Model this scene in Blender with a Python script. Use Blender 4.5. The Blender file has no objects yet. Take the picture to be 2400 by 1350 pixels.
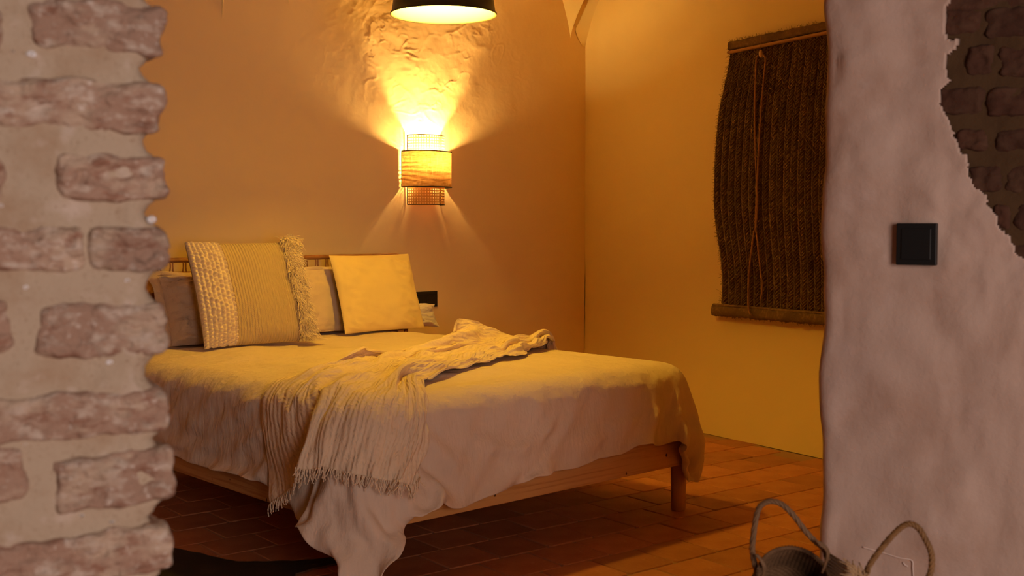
import bpy, bmesh, math, random
import numpy as np
from mathutils import Vector, Matrix, noise

C = bpy.context.scene.collection
SC = bpy.context.scene

# ------------------------------------------------------------------ camera, world, daylight, exposure
YAW = math.radians(42.43)
PITCH = math.radians(3.124)
FPX = 2730.0
CAM = Vector((-2.137, -3.052, 1.2))
cam = bpy.data.cameras.new('camera')
cam.sensor_width = 36.0
cam.lens = FPX / 2400 * 36.0
cam.clip_start = 0.05
cam.dof.use_dof = True
cam.dof.focus_distance = 5.0
cam.dof.aperture_fstop = 7.5
camo = bpy.data.objects.new('camera', cam)
C.objects.link(camo)
camo.location = CAM
camo.rotation_euler = (math.pi / 2 - PITCH, 0, -YAW)
SC.camera = camo

SC.view_settings.view_transform = 'Standard'
SC.view_settings.look = 'None'
SC.view_settings.gamma = 1.0
SC.view_settings.exposure = 0.0
SC.view_settings.use_curve_mapping = False
SC.cycles.max_bounces = 10
SC.cycles.diffuse_bounces = 6
SC.cycles.transmission_bounces = 6
SC.cycles.sample_clamp_indirect = 6.0

world = bpy.data.worlds.new('world')
SC.world = world
world.use_nodes = True
bg = world.node_tree.nodes['Background']
bg.inputs[0].default_value = (0.85, 0.82, 1.0, 1)
bg.inputs[1].default_value = 0.02

# daylight from the window of the room the camera stands in
DAY = bpy.data.lights.new('window_daylight', 'AREA')
DAY.shape = 'RECTANGLE'
DAY.size = 1.1
DAY.size_y = 1.4
DAY.energy = 55.0
DAY.color = (1.0, 0.77, 0.68)
dayo = bpy.data.objects.new('window_daylight', DAY)
C.objects.link(dayo)
dayo.location = (-1.815, -4.701, 1.35)
dayo.rotation_euler = (Vector((-0.309, -1.200, 1.1)) - dayo.location).to_track_quat('-Z', 'Y').to_euler()

PENDANT_GLOW = 930.0
SCONCE_GLOW = 5400.0
WARM = (1.0, 0.56, 0.042)
WARM2 = (1.0, 0.60, 0.17)

# ------------------------------------------------------------------ helpers
def ray(px, py):
    xc = (px - 1200) / FPX
    yc = (675 - py) / FPX
    x, y, z = xc, math.cos(PITCH) + yc * math.sin(PITCH), -math.sin(PITCH) + yc * math.cos(PITCH)
    return Vector((x * math.cos(YAW) + y * math.sin(YAW), -x * math.sin(YAW) + y * math.cos(YAW), z))

def at(px, py, p0, n):
    """the point of the plane (p0, n) seen at a pixel of the photograph"""
    d = ray(px, py)
    t = (Vector(p0) - CAM).dot(Vector(n)) / d.dot(Vector(n))
    return CAM + d * t

def depth(px, py, dist):
    d = ray(px, py)
    return CAM + d * (dist / Vector((d.x, d.y, 0)).length)

class MB:
    def __init__(s):
        s.v, s.f, s.uv = [], [], []
    def vert(s, p, uv=(0, 0)):
        s.v.append(tuple(p)); s.uv.append(uv); return len(s.v) - 1
    def grid(s, fn, nu, nv, close_u=False):
        base = len(s.v)
        for j in range(nv):
            for i in range(nu):
                a = i / (nu if close_u else nu - 1); b = j / (nv - 1)
                s.vert(fn(a, b), (a, b))
        for j in range(nv - 1):
            for i in range(nu if close_u else nu - 1):
                k = (i + 1) % nu
                s.f.append((base + j * nu + i, base + j * nu + k, base + (j + 1) * nu + k, base + (j + 1) * nu + i))
        return s
    def box(s, lo, hi):
        b = len(s.v)
        for z in (lo[2], hi[2]):
            for x, y in ((lo[0], lo[1]), (hi[0], lo[1]), (hi[0], hi[1]), (lo[0], hi[1])):
                s.vert((x, y, z))
        for q in ((3, 2, 1, 0), (4, 5, 6, 7), (0, 1, 5, 4), (1, 2, 6, 5), (2, 3, 7, 6), (3, 0, 4, 7)):
            s.f.append(tuple(b + i for i in q))
        return s
    def prism(s, poly, z0, z1):
        b = len(s.v); n = len(poly)
        for z in (z0, z1):
            for x, y in poly: s.vert((x, y, z))
        s.f.append(tuple(b + n - 1 - i for i in range(n)))
        s.f.append(tuple(b + n + i for i in range(n)))
        for i in range(n):
            k = (i + 1) % n
            s.f.append((b + i, b + k, b + n + k, b + n + i))
        return s
    def tube(s, pts, r, sides=8, cap=True):
        pts = [Vector(p) for p in pts]
        base = len(s.v); n = len(pts)
        up = None
        L = 0
        for i, p in enumerate(pts):
            t = (pts[min(i + 1, n - 1)] - pts[max(i - 1, 0)])
            if t.length < 1e-9: t = Vector((0, 0, 1))
            t.normalize()
            if up is None:
                up = t.orthogonal().normalized()
            else:
                up = (up - t * up.dot(t))
                up = up.normalized() if up.length > 1e-6 else t.orthogonal().normalized()
            w = t.cross(up)
            rr = r(i / (n - 1)) if callable(r) else r
            if i: L += (p - pts[i - 1]).length
            for k in range(sides):
                a = 2 * math.pi * k / sides
                s.vert(p + up * (math.cos(a) * rr) + w * (math.sin(a) * rr), (k / sides, L))
        for i in range(n - 1):
            for k in range(sides):
                q = (k + 1) % sides
                s.f.append((base + i * sides + k, base + i * sides + q, base + (i + 1) * sides + q, base + (i + 1) * sides + k))
        if cap:
            s.f.append(tuple(base + sides - 1 - k for k in range(sides)))
            s.f.append(tuple(base + (n - 1) * sides + k for k in range(sides)))
        return s
    def lathe(s, prof, c, seg=48, a0=0.0, a1=2 * math.pi):
        full = abs(a1 - a0 - 2 * math.pi) < 1e-6
        base = len(s.v); m = seg if full else seg + 1
        for r, z in prof:
            for k in range(m):
                a = a0 + (a1 - a0) * k / seg
                s.vert((c[0] + r * math.cos(a), c[1] + r * math.sin(a), c[2] + z), (k / seg, z))
        for i in range(len(prof) - 1):
            for k in range(seg):
                q = (k + 1) % m
                s.f.append((base + i * m + k, base + i * m + q, base + (i + 1) * m + q, base + (i + 1) * m + k))
        return s
    def build(s, name, mat, parent=None, smooth=True, origin=None):
        me = bpy.data.meshes.new(name)
        o_ = Vector(parent['_o']) if parent is not None and '_o' in parent else Vector(origin or (0, 0, 0))
        me.from_pydata([tuple(Vector(p) - o_) for p in s.v], [], s.f)
        me.materials.append(mat)
        if smooth:
            me.polygons.foreach_set('use_smooth', [True] * len(me.polygons))
        uvl = me.uv_layers.new(name='UVMap')
        li = np.empty(len(me.loops), dtype=np.int32); me.loops.foreach_get('vertex_index', li)
        uvl.data.foreach_set('uv', np.array(s.uv, dtype=np.float32)[li].ravel())
        o = bpy.data.objects.new(name, me)
        C.objects.link(o)
        if parent is not None:
            o.parent = parent
            if '_o' in parent: o['_o'] = tuple(parent['_o'])
        else: o.location = o_
        return o

def tag(o, label=None, cat=None, group=None, kind=None):
    for k, v in (('label', label), ('category', cat), ('group', group), ('kind', kind)):
        if v: o[k] = v
    return o

def thing(name, loc, label, cat, group=None):
    o = bpy.data.objects.new(name, None)
    o.empty_display_size = 0.1
    C.objects.link(o)
    o.location = loc
    o['_o'] = tuple(loc)
    return tag(o, label, cat, group)

def struct(o):
    o['kind'] = 'structure'
    return o

def subsurf(o, n=1):
    m = o.modifiers.new('smooth', 'SUBSURF'); m.levels = n; m.render_levels = n
    return o

def solid(o, t, off=-1.0):
    m = o.modifiers.new('thickness', 'SOLIDIFY'); m.thickness = t; m.offset = off
    return o

def bevel(o, w, seg=2):
    m = o.modifiers.new('soft_edge', 'BEVEL'); m.width = w; m.segments = seg; m.limit_method = 'ANGLE'
    return o

def nz(x, y, z): return noise.noise((x, y, z))
def fbm(x, y, z, o=4): return noise.fractal((x, y, z), 1.0, 2.0, o)

def spline(pts, n):
    """Catmull-Rom through points"""
    P = [Vector(p) for p in pts]
    P = [P[0] * 2 - P[1]] + P + [P[-1] * 2 - P[-2]]
    out = []
    m = len(P) - 3
    for k in range(n):
        t = k / (n - 1) * m
        i = min(int(t), m - 1); u = t - i
        a, b, c, d = P[i:i + 4]
        out.append(0.5 * ((2 * b) + (c - a) * u + (2 * a - 5 * b + 4 * c - d) * u * u + (3 * b - a - 3 * c + d) * u ** 3))
    return out

def twist(pts, r, strands, turns, off):
    """strands wound around a path, as polylines"""
    res = []
    n = len(pts)
    up = None
    fr = []
    for i, p in enumerate(pts):
        t = (pts[min(i + 1, n - 1)] - pts[max(i - 1, 0)]).normalized()
        up = t.orthogonal().normalized() if up is None else (up - t * up.dot(t)).normalized()
        fr.append((p, up.copy(), t.cross(up)))
    for s in range(strands):
        res.append([p + u * (off * math.cos(2 * math.pi * (s / strands + turns * i / n))) + w * (off * math.sin(2 * math.pi * (s / strands + turns * i / n))) for i, (p, u, w) in enumerate(fr)])
    return res

# ------------------------------------------------------------------ materials
def mat(name, base, rough=0.85, spots=(), bumps=(), coord='Object', spec=0.3, rand=0.0, sheen=0.0, transl=0.0, stretch=None):
    """spots: (kind, scale, colour, low, high[, stretch]); bumps: (kind, scale, strength, distance[, stretch])"""
    m = bpy.data.materials.new(name)
    m.use_nodes = True
    nt = m.node_tree; N = nt.nodes; Lk = nt.links
    b = N['Principled BSDF']
    b.inputs['Roughness'].default_value = rough
    b.inputs['Specular IOR Level'].default_value = spec
    if sheen:
        b.inputs['Sheen Weight'].default_value = sheen
    tc = N.new('ShaderNodeTexCoord')
    def tex(kind, scale, st):
        vec = tc.outputs[coord]
        if st:
            mp = N.new('ShaderNodeMapping'); mp.inputs['Scale'].default_value = st
            Lk.new(vec, mp.inputs['Vector']); vec = mp.outputs[0]
        if kind == 'voronoi':
            t = N.new('ShaderNodeTexVoronoi'); t.inputs['Scale'].default_value = scale; out = t.outputs['Distance']
        elif kind.startswith('wave'):
            t = N.new('ShaderNodeTexWave'); t.inputs['Scale'].default_value = scale
            t.bands_direction = {'x': 'X', 'y': 'Y', 'z': 'Z', 'd': 'DIAGONAL'}[kind[4]]
            t.inputs['Distortion'].default_value = float(kind[5:] or 2); t.inputs['Detail'].default_value = 2; t.inputs['Detail Scale'].default_value = 1.5
            out = t.outputs['Fac']
        elif kind == 'ridge':
            t = N.new('ShaderNodeTexNoise'); t.noise_type = 'RIDGED_MULTIFRACTAL'; t.inputs['Scale'].default_value = scale; t.inputs['Detail'].default_value = 4; out = t.outputs[0]
        else:
            t = N.new('ShaderNodeTexNoise'); t.inputs['Scale'].default_value = scale; t.inputs['Detail'].default_value = 5; t.inputs['Roughness'].default_value = 0.6; out = t.outputs[0]
        Lk.new(vec, t.inputs['Vector'])
        return out
    col = None
    rgb = N.new('ShaderNodeRGB'); rgb.outputs[0].default_value = (*base, 1); col = rgb.outputs[0]
    for s in spots:
        o = tex(s[0], s[1], s[5] if len(s) > 5 else None)
        mr = N.new('ShaderNodeMapRange'); mr.inputs['From Min'].default_value = s[3]; mr.inputs['From Max'].default_value = s[4]
        Lk.new(o, mr.inputs['Value'])
        mx = N.new('ShaderNodeMix'); mx.data_type = 'RGBA'
        Lk.new(mr.outputs[0], mx.inputs['Factor']); Lk.new(col, mx.inputs['A']); mx.inputs['B'].default_value = (*s[2], 1)
        col = mx.outputs['Result']
    if rand:
        oi = N.new('ShaderNodeObjectInfo')
        mr = N.new('ShaderNodeMapRange'); mr.inputs['To Min'].default_value = 1 - rand; mr.inputs['To Max'].default_value = 1 + rand
        Lk.new(oi.outputs['Random'], mr.inputs['Value'])
        hs = N.new('ShaderNodeHueSaturation'); Lk.new(mr.outputs[0], hs.inputs['Value']); Lk.new(col, hs.inputs['Color']); col = hs.outputs[0]
    Lk.new(col, b.inputs['Base Color'])
    nrm = None
    for s in bumps:
        o = tex(s[0], s[1], s[4] if len(s) > 4 else None)
        bp = N.new('ShaderNodeBump'); bp.inputs['Strength'].default_value = s[2]; bp.inputs['Distance'].default_value = s[3]
        Lk.new(o, bp.inputs['Height'])
        if nrm: Lk.new(nrm, bp.inputs['Normal'])
        nrm = bp.outputs[0]
    if nrm: Lk.new(nrm, b.inputs['Normal'])
    if transl:
        tr = N.new('ShaderNodeBsdfTranslucent'); Lk.new(col, tr.inputs['Color'])
        ms = N.new('ShaderNodeMixShader'); ms.inputs[0].default_value = transl
        Lk.new(b.outputs[0], ms.inputs[1]); Lk.new(tr.outputs[0], ms.inputs[2])
        Lk.new(ms.outputs[0], N['Material Output'].inputs['Surface'])
    return m

def emit(name, col, s):
    m = bpy.data.materials.new(name); m.use_nodes = True
    nt = m.node_tree
    e = nt.nodes.new('ShaderNodeEmission'); e.inputs[0].default_value = (*col, 1); e.inputs[1].default_value = s
    nt.links.new(e.outputs[0], nt.nodes['Material Output'].inputs['Surface'])
    return m

M = {}
M['paint'] = mat('limewashed_plaster', (0.90, 0.735, 0.39), 0.8, spots=[('noise', 1.3, (0.86, 0.70, 0.37), 0.35, 0.75)],
                 bumps=[('noise', 5, 0.12, 0.02), ('noise', 60, 0.08, 0.003)])
M['paint_trowel'] = mat('trowelled_plaster', (0.89, 0.68, 0.40), 0.55, spots=[('noise', 1.3, (0.85, 0.64, 0.375), 0.35, 0.75)],
                        bumps=[('noise', 3.5, 0.25, 0.02), ('noise', 70, 0.06, 0.003)], spec=0.35)
M['plaster'] = mat('rough_lime_plaster', (0.60, 0.45, 0.37), 0.9, spots=[('noise', 4, (0.50, 0.335, 0.255), 0.45, 0.72), ('noise', 11, (0.63, 0.485, 0.42), 0.55, 0.8)],
                   bumps=[('noise', 22, 0.25, 0.01), ('noise', 120, 0.25, 0.003)])
M['brick'] = mat('old_brick', (0.37, 0.24, 0.175), 0.95, spots=[('noise', 14, (0.49, 0.37, 0.275), 0.47, 0.58, (1, 1, 1.8)), ('noise', 38, (0.55, 0.45, 0.37), 0.52, 0.66, (1, 1, 2)), ('noise', 30, (0.29, 0.155, 0.105), 0.55, 0.66, (1, 1, 2)), ('noise', 110, (0.64, 0.55, 0.48), 0.60, 0.72)],
                 bumps=[('noise', 45, 0.8, 0.012), ('noise', 160, 0.6, 0.004)], rand=0.08)
M['mortar'] = mat('sandy_mortar', (0.47, 0.375, 0.275), 0.95, spots=[('noise', 14, (0.40, 0.285, 0.19), 0.48, 0.70), ('noise', 30, (0.58, 0.48, 0.40), 0.56, 0.72), ('noise', 240, (0.34, 0.24, 0.16), 0.58, 0.72)],
                  bumps=[('noise', 40, 0.5, 0.008), ('noise', 220, 0.7, 0.0025)])
M['fleck'] = mat('white_lime_fleck', (0.82, 0.82, 0.84), 0.9)
M['brick_dark'] = mat('dark_brown_brick', (0.080, 0.034, 0.020), 0.95, spots=[('noise', 20, (0.115, 0.060, 0.034), 0.45, 0.75), ('noise', 60, (0.07, 0.035, 0.022), 0.55, 0.8)],
                      bumps=[('noise', 40, 0.5, 0.006), ('noise', 150, 0.4, 0.003)], rand=0.15)  # bared jamb brick, much darker and browner than the pier's
M['mortar_dark'] = mat('dark_brown_mortar', (0.092, 0.050, 0.022), 0.95, spots=[('noise', 14, (0.07, 0.036, 0.016), 0.45, 0.8)],
                       bumps=[('noise', 50, 0.4, 0.006), ('noise', 220, 0.4, 0.002)])  # mortar behind it, darker and browner than the pier's
M['tile'] = mat('terracotta_tile', (0.46, 0.185, 0.085), 0.55, spots=[('noise', 7, (0.36, 0.125, 0.055), 0.4, 0.7), ('noise', 30, (0.52, 0.25, 0.13), 0.55, 0.8)],
                bumps=[('noise', 9, 0.25, 0.008), ('noise', 90, 0.12, 0.002)], rand=0.20, spec=0.35)
M['grout'] = mat('tile_grout', (0.36, 0.22, 0.14), 0.95, bumps=[('noise', 90, 0.3, 0.002)])
WOODB = [('noise', 12, 0.15, 0.002, (1, 14, 14))]
M['pine_x'] = mat('pine_wood_crosswise', (0.70, 0.385, 0.135), 0.5, spots=[('noise', 3, (0.52, 0.24, 0.07), 0.48, 0.66, (0.7, 26, 26)), ('noise', 2, (0.75, 0.45, 0.18), 0.5, 0.8, (0.6, 12, 12))], bumps=[('noise', 4, 0.12, 0.002, (1, 26, 26))])
M['pine_y'] = mat('pine_wood_lengthwise', (0.62, 0.33, 0.12), 0.5, spots=[('noise', 3, (0.46, 0.20, 0.06), 0.48, 0.66, (26, 0.7, 26))], bumps=[('noise', 4, 0.12, 0.002, (26, 1, 26))])
M['pine_z'] = mat('pine_wood_upright', (0.62, 0.33, 0.12), 0.5, spots=[('noise', 3, (0.46, 0.20, 0.06), 0.48, 0.66, (26, 26, 0.7))], bumps=[('noise', 4, 0.12, 0.002, (26, 26, 1))])
M['knot'] = mat('wood_knot', (0.12, 0.05, 0.02), 0.6)
M['rattan'] = mat('rattan_cane', (0.36, 0.16, 0.06), 0.45, spots=[('noise', 30, (0.22, 0.08, 0.03), 0.45, 0.75)], bumps=[('noise', 80, 0.2, 0.002)])
M['linen'] = mat('washed_linen', (0.79, 0.66, 0.53), 0.95, spots=[('noise', 3, (0.74, 0.61, 0.485), 0.4, 0.7)],
                 bumps=[('noise', 7, 0.6, 0.035, (1, 1, 0.28)), ('noise', 5, 0.35, 0.02), ('noise', 16, 0.22, 0.010), ('noise', 420, 0.25, 0.0012)], sheen=0.1)
M['linen_grey'] = mat('taupe_linen', (0.56, 0.41, 0.28), 0.95, bumps=[('noise', 10, 0.7, 0.03), ('noise', 380, 0.25, 0.0012)], sheen=0.1)
M['linen_beige'] = mat('beige_linen', (0.72, 0.56, 0.40), 0.95, bumps=[('noise', 9, 0.35, 0.015), ('noise', 380, 0.25, 0.0012)], sheen=0.1)
M['cotton'] = mat('white_cotton', (0.80, 0.72, 0.68), 0.95, bumps=[('noise', 9, 0.35, 0.012)])
M['yellow'] = mat('mustard_linen', (0.86, 0.67, 0.29), 0.95, bumps=[('noise', 9, 0.2, 0.012), ('noise', 400, 0.3, 0.0012)], sheen=0.1)
M['dark_cloth'] = mat('dark_brown_cotton', (0.035, 0.02, 0.015), 0.95)
M['knit'] = mat('chunky_knit_wool', (0.86, 0.71, 0.50), 0.98, bumps=[('noise', 160, 0.5, 0.004)], sheen=0.2)
M['woven'] = mat('ribbed_woven_cotton', (0.80, 0.60, 0.33), 0.97, coord='UV', bumps=[('wavex1.2', 8, 0.9, 0.010), ('waved0.5', 40, 0.5, 0.003), ('noise', 60, 0.3, 0.003)], sheen=0.1)
M['shag'] = mat('shaggy_yarn', (0.88, 0.74, 0.52), 0.97)
M['gauze'] = mat('crinkled_cotton_gauze', (0.88, 0.72, 0.52), 0.97, coord='UV', spots=[('noise', 30, (0.82, 0.65, 0.46), 0.4, 0.75)],
                 bumps=[('wavex5', 13, 0.5, 0.005, (1, 1.0, 1)), ('wavey9', 34, 0.3, 0.003), ('noise', 90, 0.35, 0.004)], sheen=0.1)
M['fringe'] = mat('cotton_fringe', (0.86, 0.70, 0.51), 0.97)
M['chalk'] = mat('chalky_scratch', (0.80, 0.66, 0.58), 0.9)
M['black_plastic'] = mat('matt_black_plastic', (0.012, 0.012, 0.012), 0.45)
M['black_metal'] = mat('black_enamel', (0.018, 0.015, 0.013), 0.4, spec=0.5)
M['white_enamel'] = mat('white_enamel', (0.88, 0.86, 0.82), 0.5)
M['binding'] = mat('black_binding_tape', (0.03, 0.02, 0.012), 0.8)
M['raffia'] = mat('woven_raffia', (0.66, 0.36, 0.11), 0.8, spots=[('noise', 18, (0.34, 0.14, 0.03), 0.45, 0.66, (1, 1, 14)), ('noise', 22, (0.80, 0.52, 0.22), 0.55, 0.75, (9, 9, 1))], bumps=[('noise', 60, 0.4, 0.002, (1, 1, 8))], transl=0.11)
M['cane'] = mat('cane_webbing', (0.62, 0.36, 0.12), 0.7, transl=0.17)
M['esparto'] = mat('esparto_grass_braid', (0.165, 0.095, 0.042), 0.9, spots=[('noise', 60, (0.27, 0.16, 0.075), 0.5, 0.7), ('noise', 8, (0.10, 0.055, 0.026), 0.45, 0.75)], bumps=[('noise', 180, 0.6, 0.004, (1, 1, 0.35))], rand=0.12)
M['esparto_light'] = mat('dry_esparto_fibre', (0.26, 0.14, 0.06), 0.85)
M['batten'] = mat('blind_batten', (0.36, 0.19, 0.08), 0.7, bumps=[('noise', 40, 0.3, 0.003, (1, 1, 6))])
M['rope'] = mat('jute_rope', (0.31, 0.15, 0.06), 0.9, bumps=[('noise', 120, 0.5, 0.003)])
M['cleat'] = mat('pale_cord_knob', (0.62, 0.42, 0.24), 0.6)
M['wicker'] = mat('weathered_wicker', (0.165, 0.088, 0.040), 0.75, spots=[('noise', 50, (0.09, 0.046, 0.02), 0.45, 0.7)], bumps=[('noise', 120, 0.3, 0.002)])
M['wicker_handle'] = mat('grey_willow', (0.20, 0.112, 0.052), 0.6, spots=[('noise', 40, (0.13, 0.072, 0.036), 0.45, 0.72)], bumps=[('noise', 120, 0.3, 0.002)])
M['wicker_gold'] = mat('golden_willow', (0.27, 0.145, 0.055), 0.6, spots=[('noise', 40, (0.16, 0.08, 0.03), 0.45, 0.72)], bumps=[('noise', 120, 0.3, 0.002)])
M['straw'] = mat('pale_raffia', (0.44, 0.29, 0.155), 0.85)
M['hide'] = mat('dark_cowhide', (0.014, 0.009, 0.006), 0.8, spots=[('noise', 7, (0.035, 0.02, 0.012), 0.5, 0.75)], bumps=[('noise', 150, 0.5, 0.004, (1, 4, 1))])
M['hide_edge'] = mat('cowhide_suede_edge', (0.10, 0.05, 0.025), 0.9)
M['bulb_warm'] = emit('lit_pendant_bulb', WARM, PENDANT_GLOW)
M['bulb_sconce'] = emit('lit_sconce_bulb', WARM2, SCONCE_GLOW)

# ------------------------------------------------------------------ the setting
YB = 2.24                                   # plane of the back wall
W1 = Vector((3.135, 0.907, 0)); WD = Vector((0.155, 0.988, 0)).normalized()   # right wall line, towards the back
WN = Vector((-WD.y, WD.x, 0))               # its normal into the room
def rw(y): return W1.x + (y - W1.y) * WD.x / WD.y
HC = 2.85
XL = -3.7

def wall_quad(mb, a, b, z0, z1, nu, nv, fn=None):
    a = Vector(a); b = Vector(b)
    d = (b - a)
    n = Vector((d.y, -d.x, 0)).normalized()
    def f(u, v):
        p = a + d * u; p = Vector((p.x, p.y, z0 + (z1 - z0) * v))
        return p + n * (fn(p) if fn else 0)
    return mb.grid(f, nu, nv)

# back wall: trowel ridges are densest above the sconce
SX, SZ = 2.01, 1.54
def back_relief(p):
    m = math.exp(-((p.x - SX + 0.02) / 0.75) ** 4 - ((p.z - 2.15) / 0.46) ** 4)
    h = 0.004 * fbm(p.x * 1.2, p.z * 1.2, 4.0, 3)
    if m > 0.02:
        w = 0.25 * nz(p.x * 2.6, p.z * 2.6, 9)
        k = m * (0.35 + 0.65 * max(0, min(1, 0.55 + 1.5 * nz(p.x * 3.1, p.z * 3.1, 21))))
        h += k * 0.0028 * fbm(p.x * 9 + w * 3, p.z * 8 - w * 3, 1.0, 4)
        for q, am in ((4.2, 0.0030), (7.5, 0.0028), (13.0, 0.0018)):
            r = abs(fbm(p.x * q + w * 4, p.z * q * 1.3 + w * 3, q, 2))
            if r < 0.12: h += k * am * (1 - r / 0.12) ** 2 * max(0, 0.3 + 1.6 * nz(p.x * q, p.z * q, 3))
    return h
mb = MB()
xr = rw(YB)
wall_quad(mb, (XL, YB, 0), (0.9, YB, 0), 0, HC, 60, 60, back_relief)
wb = struct(mb.build('wall_back', M['paint_trowel']))
mb = MB(); wall_quad(mb, (0.9, YB, 0), (xr, YB, 0), 0.0, 1.5, 90, 50, back_relief); 
struct(mb.build('lower_plaster', M['paint_trowel'], wb))
mb = MB(); wall_quad(mb, (0.9, YB, 0), (xr, YB, 0), 1.5, HC, 400, 260, back_relief)
struct(mb.build('trowelled_plaster', M['paint_trowel'], wb))
mb = MB().box((XL - .2, YB + 0.03, 0), (xr + .2, YB + 0.2, HC)); struct(mb.build('masonry', M['paint'], wb, smooth=False))

# right wall
pb = Vector((xr, YB, 0)); pf = Vector((rw(-1.75), -1.75, 0))
mb = MB()
wall_quad(mb, pb, pf, 0, HC, 90, 70, lambda p: 0.006 * fbm(p.y * 1.1, p.z * 1.1, 14.0, 3) + 0.010 * max(0, 0.22 - p.z) * nz(p.y * 6, p.z * 6, 2))
wr = struct(mb.build('wall_right', M['paint']))
mb = MB().prism([(pb.x + .03, pb.y), (pb.x + .2, pb.y), (pf.x + .2, pf.y), (pf.x + .03, pf.y)], 0, HC)
struct(mb.build('masonry', M['paint'], wr, smooth=False))

mb = MB().box((XL - .15, -1.9, 0), (XL, YB + .1, HC)); struct(mb.build('wall_left', M['paint'], smooth=False))
mb = MB().box((XL - .15, -2.1, HC), (3.6, YB + .2, HC + .12)); struct(mb.build('ceiling', M['paint'], smooth=False))

# vault springers on the back wall: two small webs meeting in a groin, and the arch in the corner
def springer(name, tip, hl, hr, rise, proud):
    mb = MB(); n = 14
    for side in (0, 1):
        def f(a, b):
            w = b ** 1.45
            x0 = tip.x + (-hl * w if side == 0 else hr * w)
            xm = tip.x + (hr - hl) * 0.10 * w
            x = x0 + (xm - x0) * a
            return (x, YB + 0.004 - proud * w * a, tip.z + rise * b)
        mb.grid(f, 8, n)
    return struct(mb.build(name, M['paint']))
wallp, walln = (0, YB, 0), (0, -1, 0)
tips = [at(1337, 96, wallp, walln), at(521, 78, wallp, walln), at(676, 46, wallp, walln)]
springer('trim_1', tips[0], 0.19, 0.13, HC - tips[0].z, 0.34)
springer('trim_2', tips[1], 0.07, 0.10, HC - tips[1].z, 0.13)
springer('trim_3', tips[2], 0.08, 0.07, HC - tips[2].z, 0.09)
# corner web: from the back wall to the arch line that crosses the right wall
RWP = tuple(W1); RWN = tuple(WN)
arch = spline([at(1371, 118, RWP, RWN), at(1375, 98, RWP, RWN), at(1386, 55, RWP, RWN), at(1405, 0, RWP, RWN), at(1430, -55, RWP, RWN), at(1470, -120, RWP, RWN)], 24)
mb = MB()
def web(a, b):
    q = arch[min(23, int(round(b * 23)))]
    p = Vector((xr - 0.10 * min(1, b * 3), YB - 0.004, q.z))
    r = q + WN * 0.003
    return p.lerp(r, a)
mb.grid(web, 8, 24)
struct(mb.build('trim_4', M['paint']))

# entrance jamb at the right: lime plaster over brick, the render broken away at the top
J0 = Vector((0.036, -1.652, 0)); JD = Vector((0.252, -0.968, 0)).normalized(); JN = Vector((JD.y, -JD.x, 0))  # JN faces the camera
if JN.dot(CAM - J0) < 0: JN = -JN
JP = tuple(J0); JNt = tuple(JN)
def jst(px, py):
    p = at(px, py, JP, JNt); return ((p - J0).dot(JD), p.z)
brk_px = [(2232, -60), (2222, 0), (2214, 18), (2212, 50), (2214, 78), (2226, 92), (2244, 93), (2243, 106), (2225, 122), (2216, 140), (2215, 170), (2222, 192), (2206, 212), (2202, 245), (2212, 268), (2222, 276), (2230, 308), (2250, 348), (2262, 362), (2268, 398), (2282, 440), (2308, 456), (2316, 478), (2334, 500), (2340, 540), (2368, 556), (2376, 588), (2398, 606), (2440, 640), (2520, 640), (2620, 560), (2620, -60)]
brk = [jst(*p) for p in brk_px]
brk = [(s, z) for s, z in brk]
def inside(x, y, poly):
    c = False; j = len(poly) - 1
    for i in range(len(poly)):
        xi, yi = poly[i]; xj, yj = poly[j]
        if (yi > y) != (yj > y) and x < (xj - xi) * (y - yi) / (yj - yi) + xi: c = not c
        j = i
    return c
def jlump(s, z):
    return 0.013 * nz(s * 6, z * 5, 3) + 0.0075 * nz(s * 15, z * 12, 8) + 0.0018 * nz(s * 40, z * 36, 1)
def jedge(z):
    return 0.010 * nz(0.3, z * 5.5, 5) + 0.006 * nz(1.3, z * 13, 2)
ds = 0.0035
ss = []
s_ = 0.0
while s_ < 0.80:
    ss.append(s_); s_ += ds if 0.20 < s_ < 0.56 else 0.012
zs = []
z_ = 0.0
while z_ < 2.5:
    zs.append(z_); z_ += ds if 1.05 < z_ < 1.80 else 0.02
RC = 0.03
arcn = 6
mb = MB()
cols = []
for k in range(5): cols.append(('back', 0.30 * (1 - k / 4) + 0.005))
for k in range(arcn): cols.append(('arc', k / (arcn - 1)))
for s in ss[1:]: cols.append(('face', s))
BX = Vector((1, 0.02, 0)).normalized()     # along the bedroom side of the wall
idx = {}
for j, z in enumerate(zs):
    e = jedge(z)
    for i, (k, t) in enumerate(cols):
        if k == 'back':
            p = J0 + JD * (e) + JN * (-RC - t) + JD * 0
            p = p + BX * 0
        elif k == 'arc':
            a = t * math.pi / 2
            p = J0 + JD * (RC * (1 - math.sin(a)) + e) + JN * (-RC * (1 - math.sin(a)) if False else -RC * (1 - math.sin(a)))
            p = J0 + JD * (e + RC * (1 - math.cos(a))) + JN * (-RC * (1 - math.sin(a)))
            p = p + JN * jlump(0, z) * t
        else:
            p = J0 + JD * (t + RC + e * max(0, 1 - t * 8)) + JN * jlump(t + RC, z)
        idx[i, j] = mb.vert((p.x, p.y, z), (i / 50, z))
for j in range(len(zs) - 1):
    for i in range(len(cols) - 1):
        if cols[i + 1][0] == 'face':
            s = cols[i + 1][1] + RC - ds / 2; z = zs[j] + ds / 2
            if s > 0.15 and z > 0.95:
                q = 0.006 * nz(s * 45, z * 45, 6) + 0.004 * nz(s * 110, z * 110, 2)
                q2 = 0.006 * nz(s * 45, z * 45, 16) + 0.004 * nz(s * 110, z * 110, 12)
                if inside(s + q, z + q2, brk): continue
        mb.f.append((idx[i, j], idx[i + 1, j], idx[i + 1, j + 1], idx[i, j + 1]))
we_mb = MB()
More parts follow.
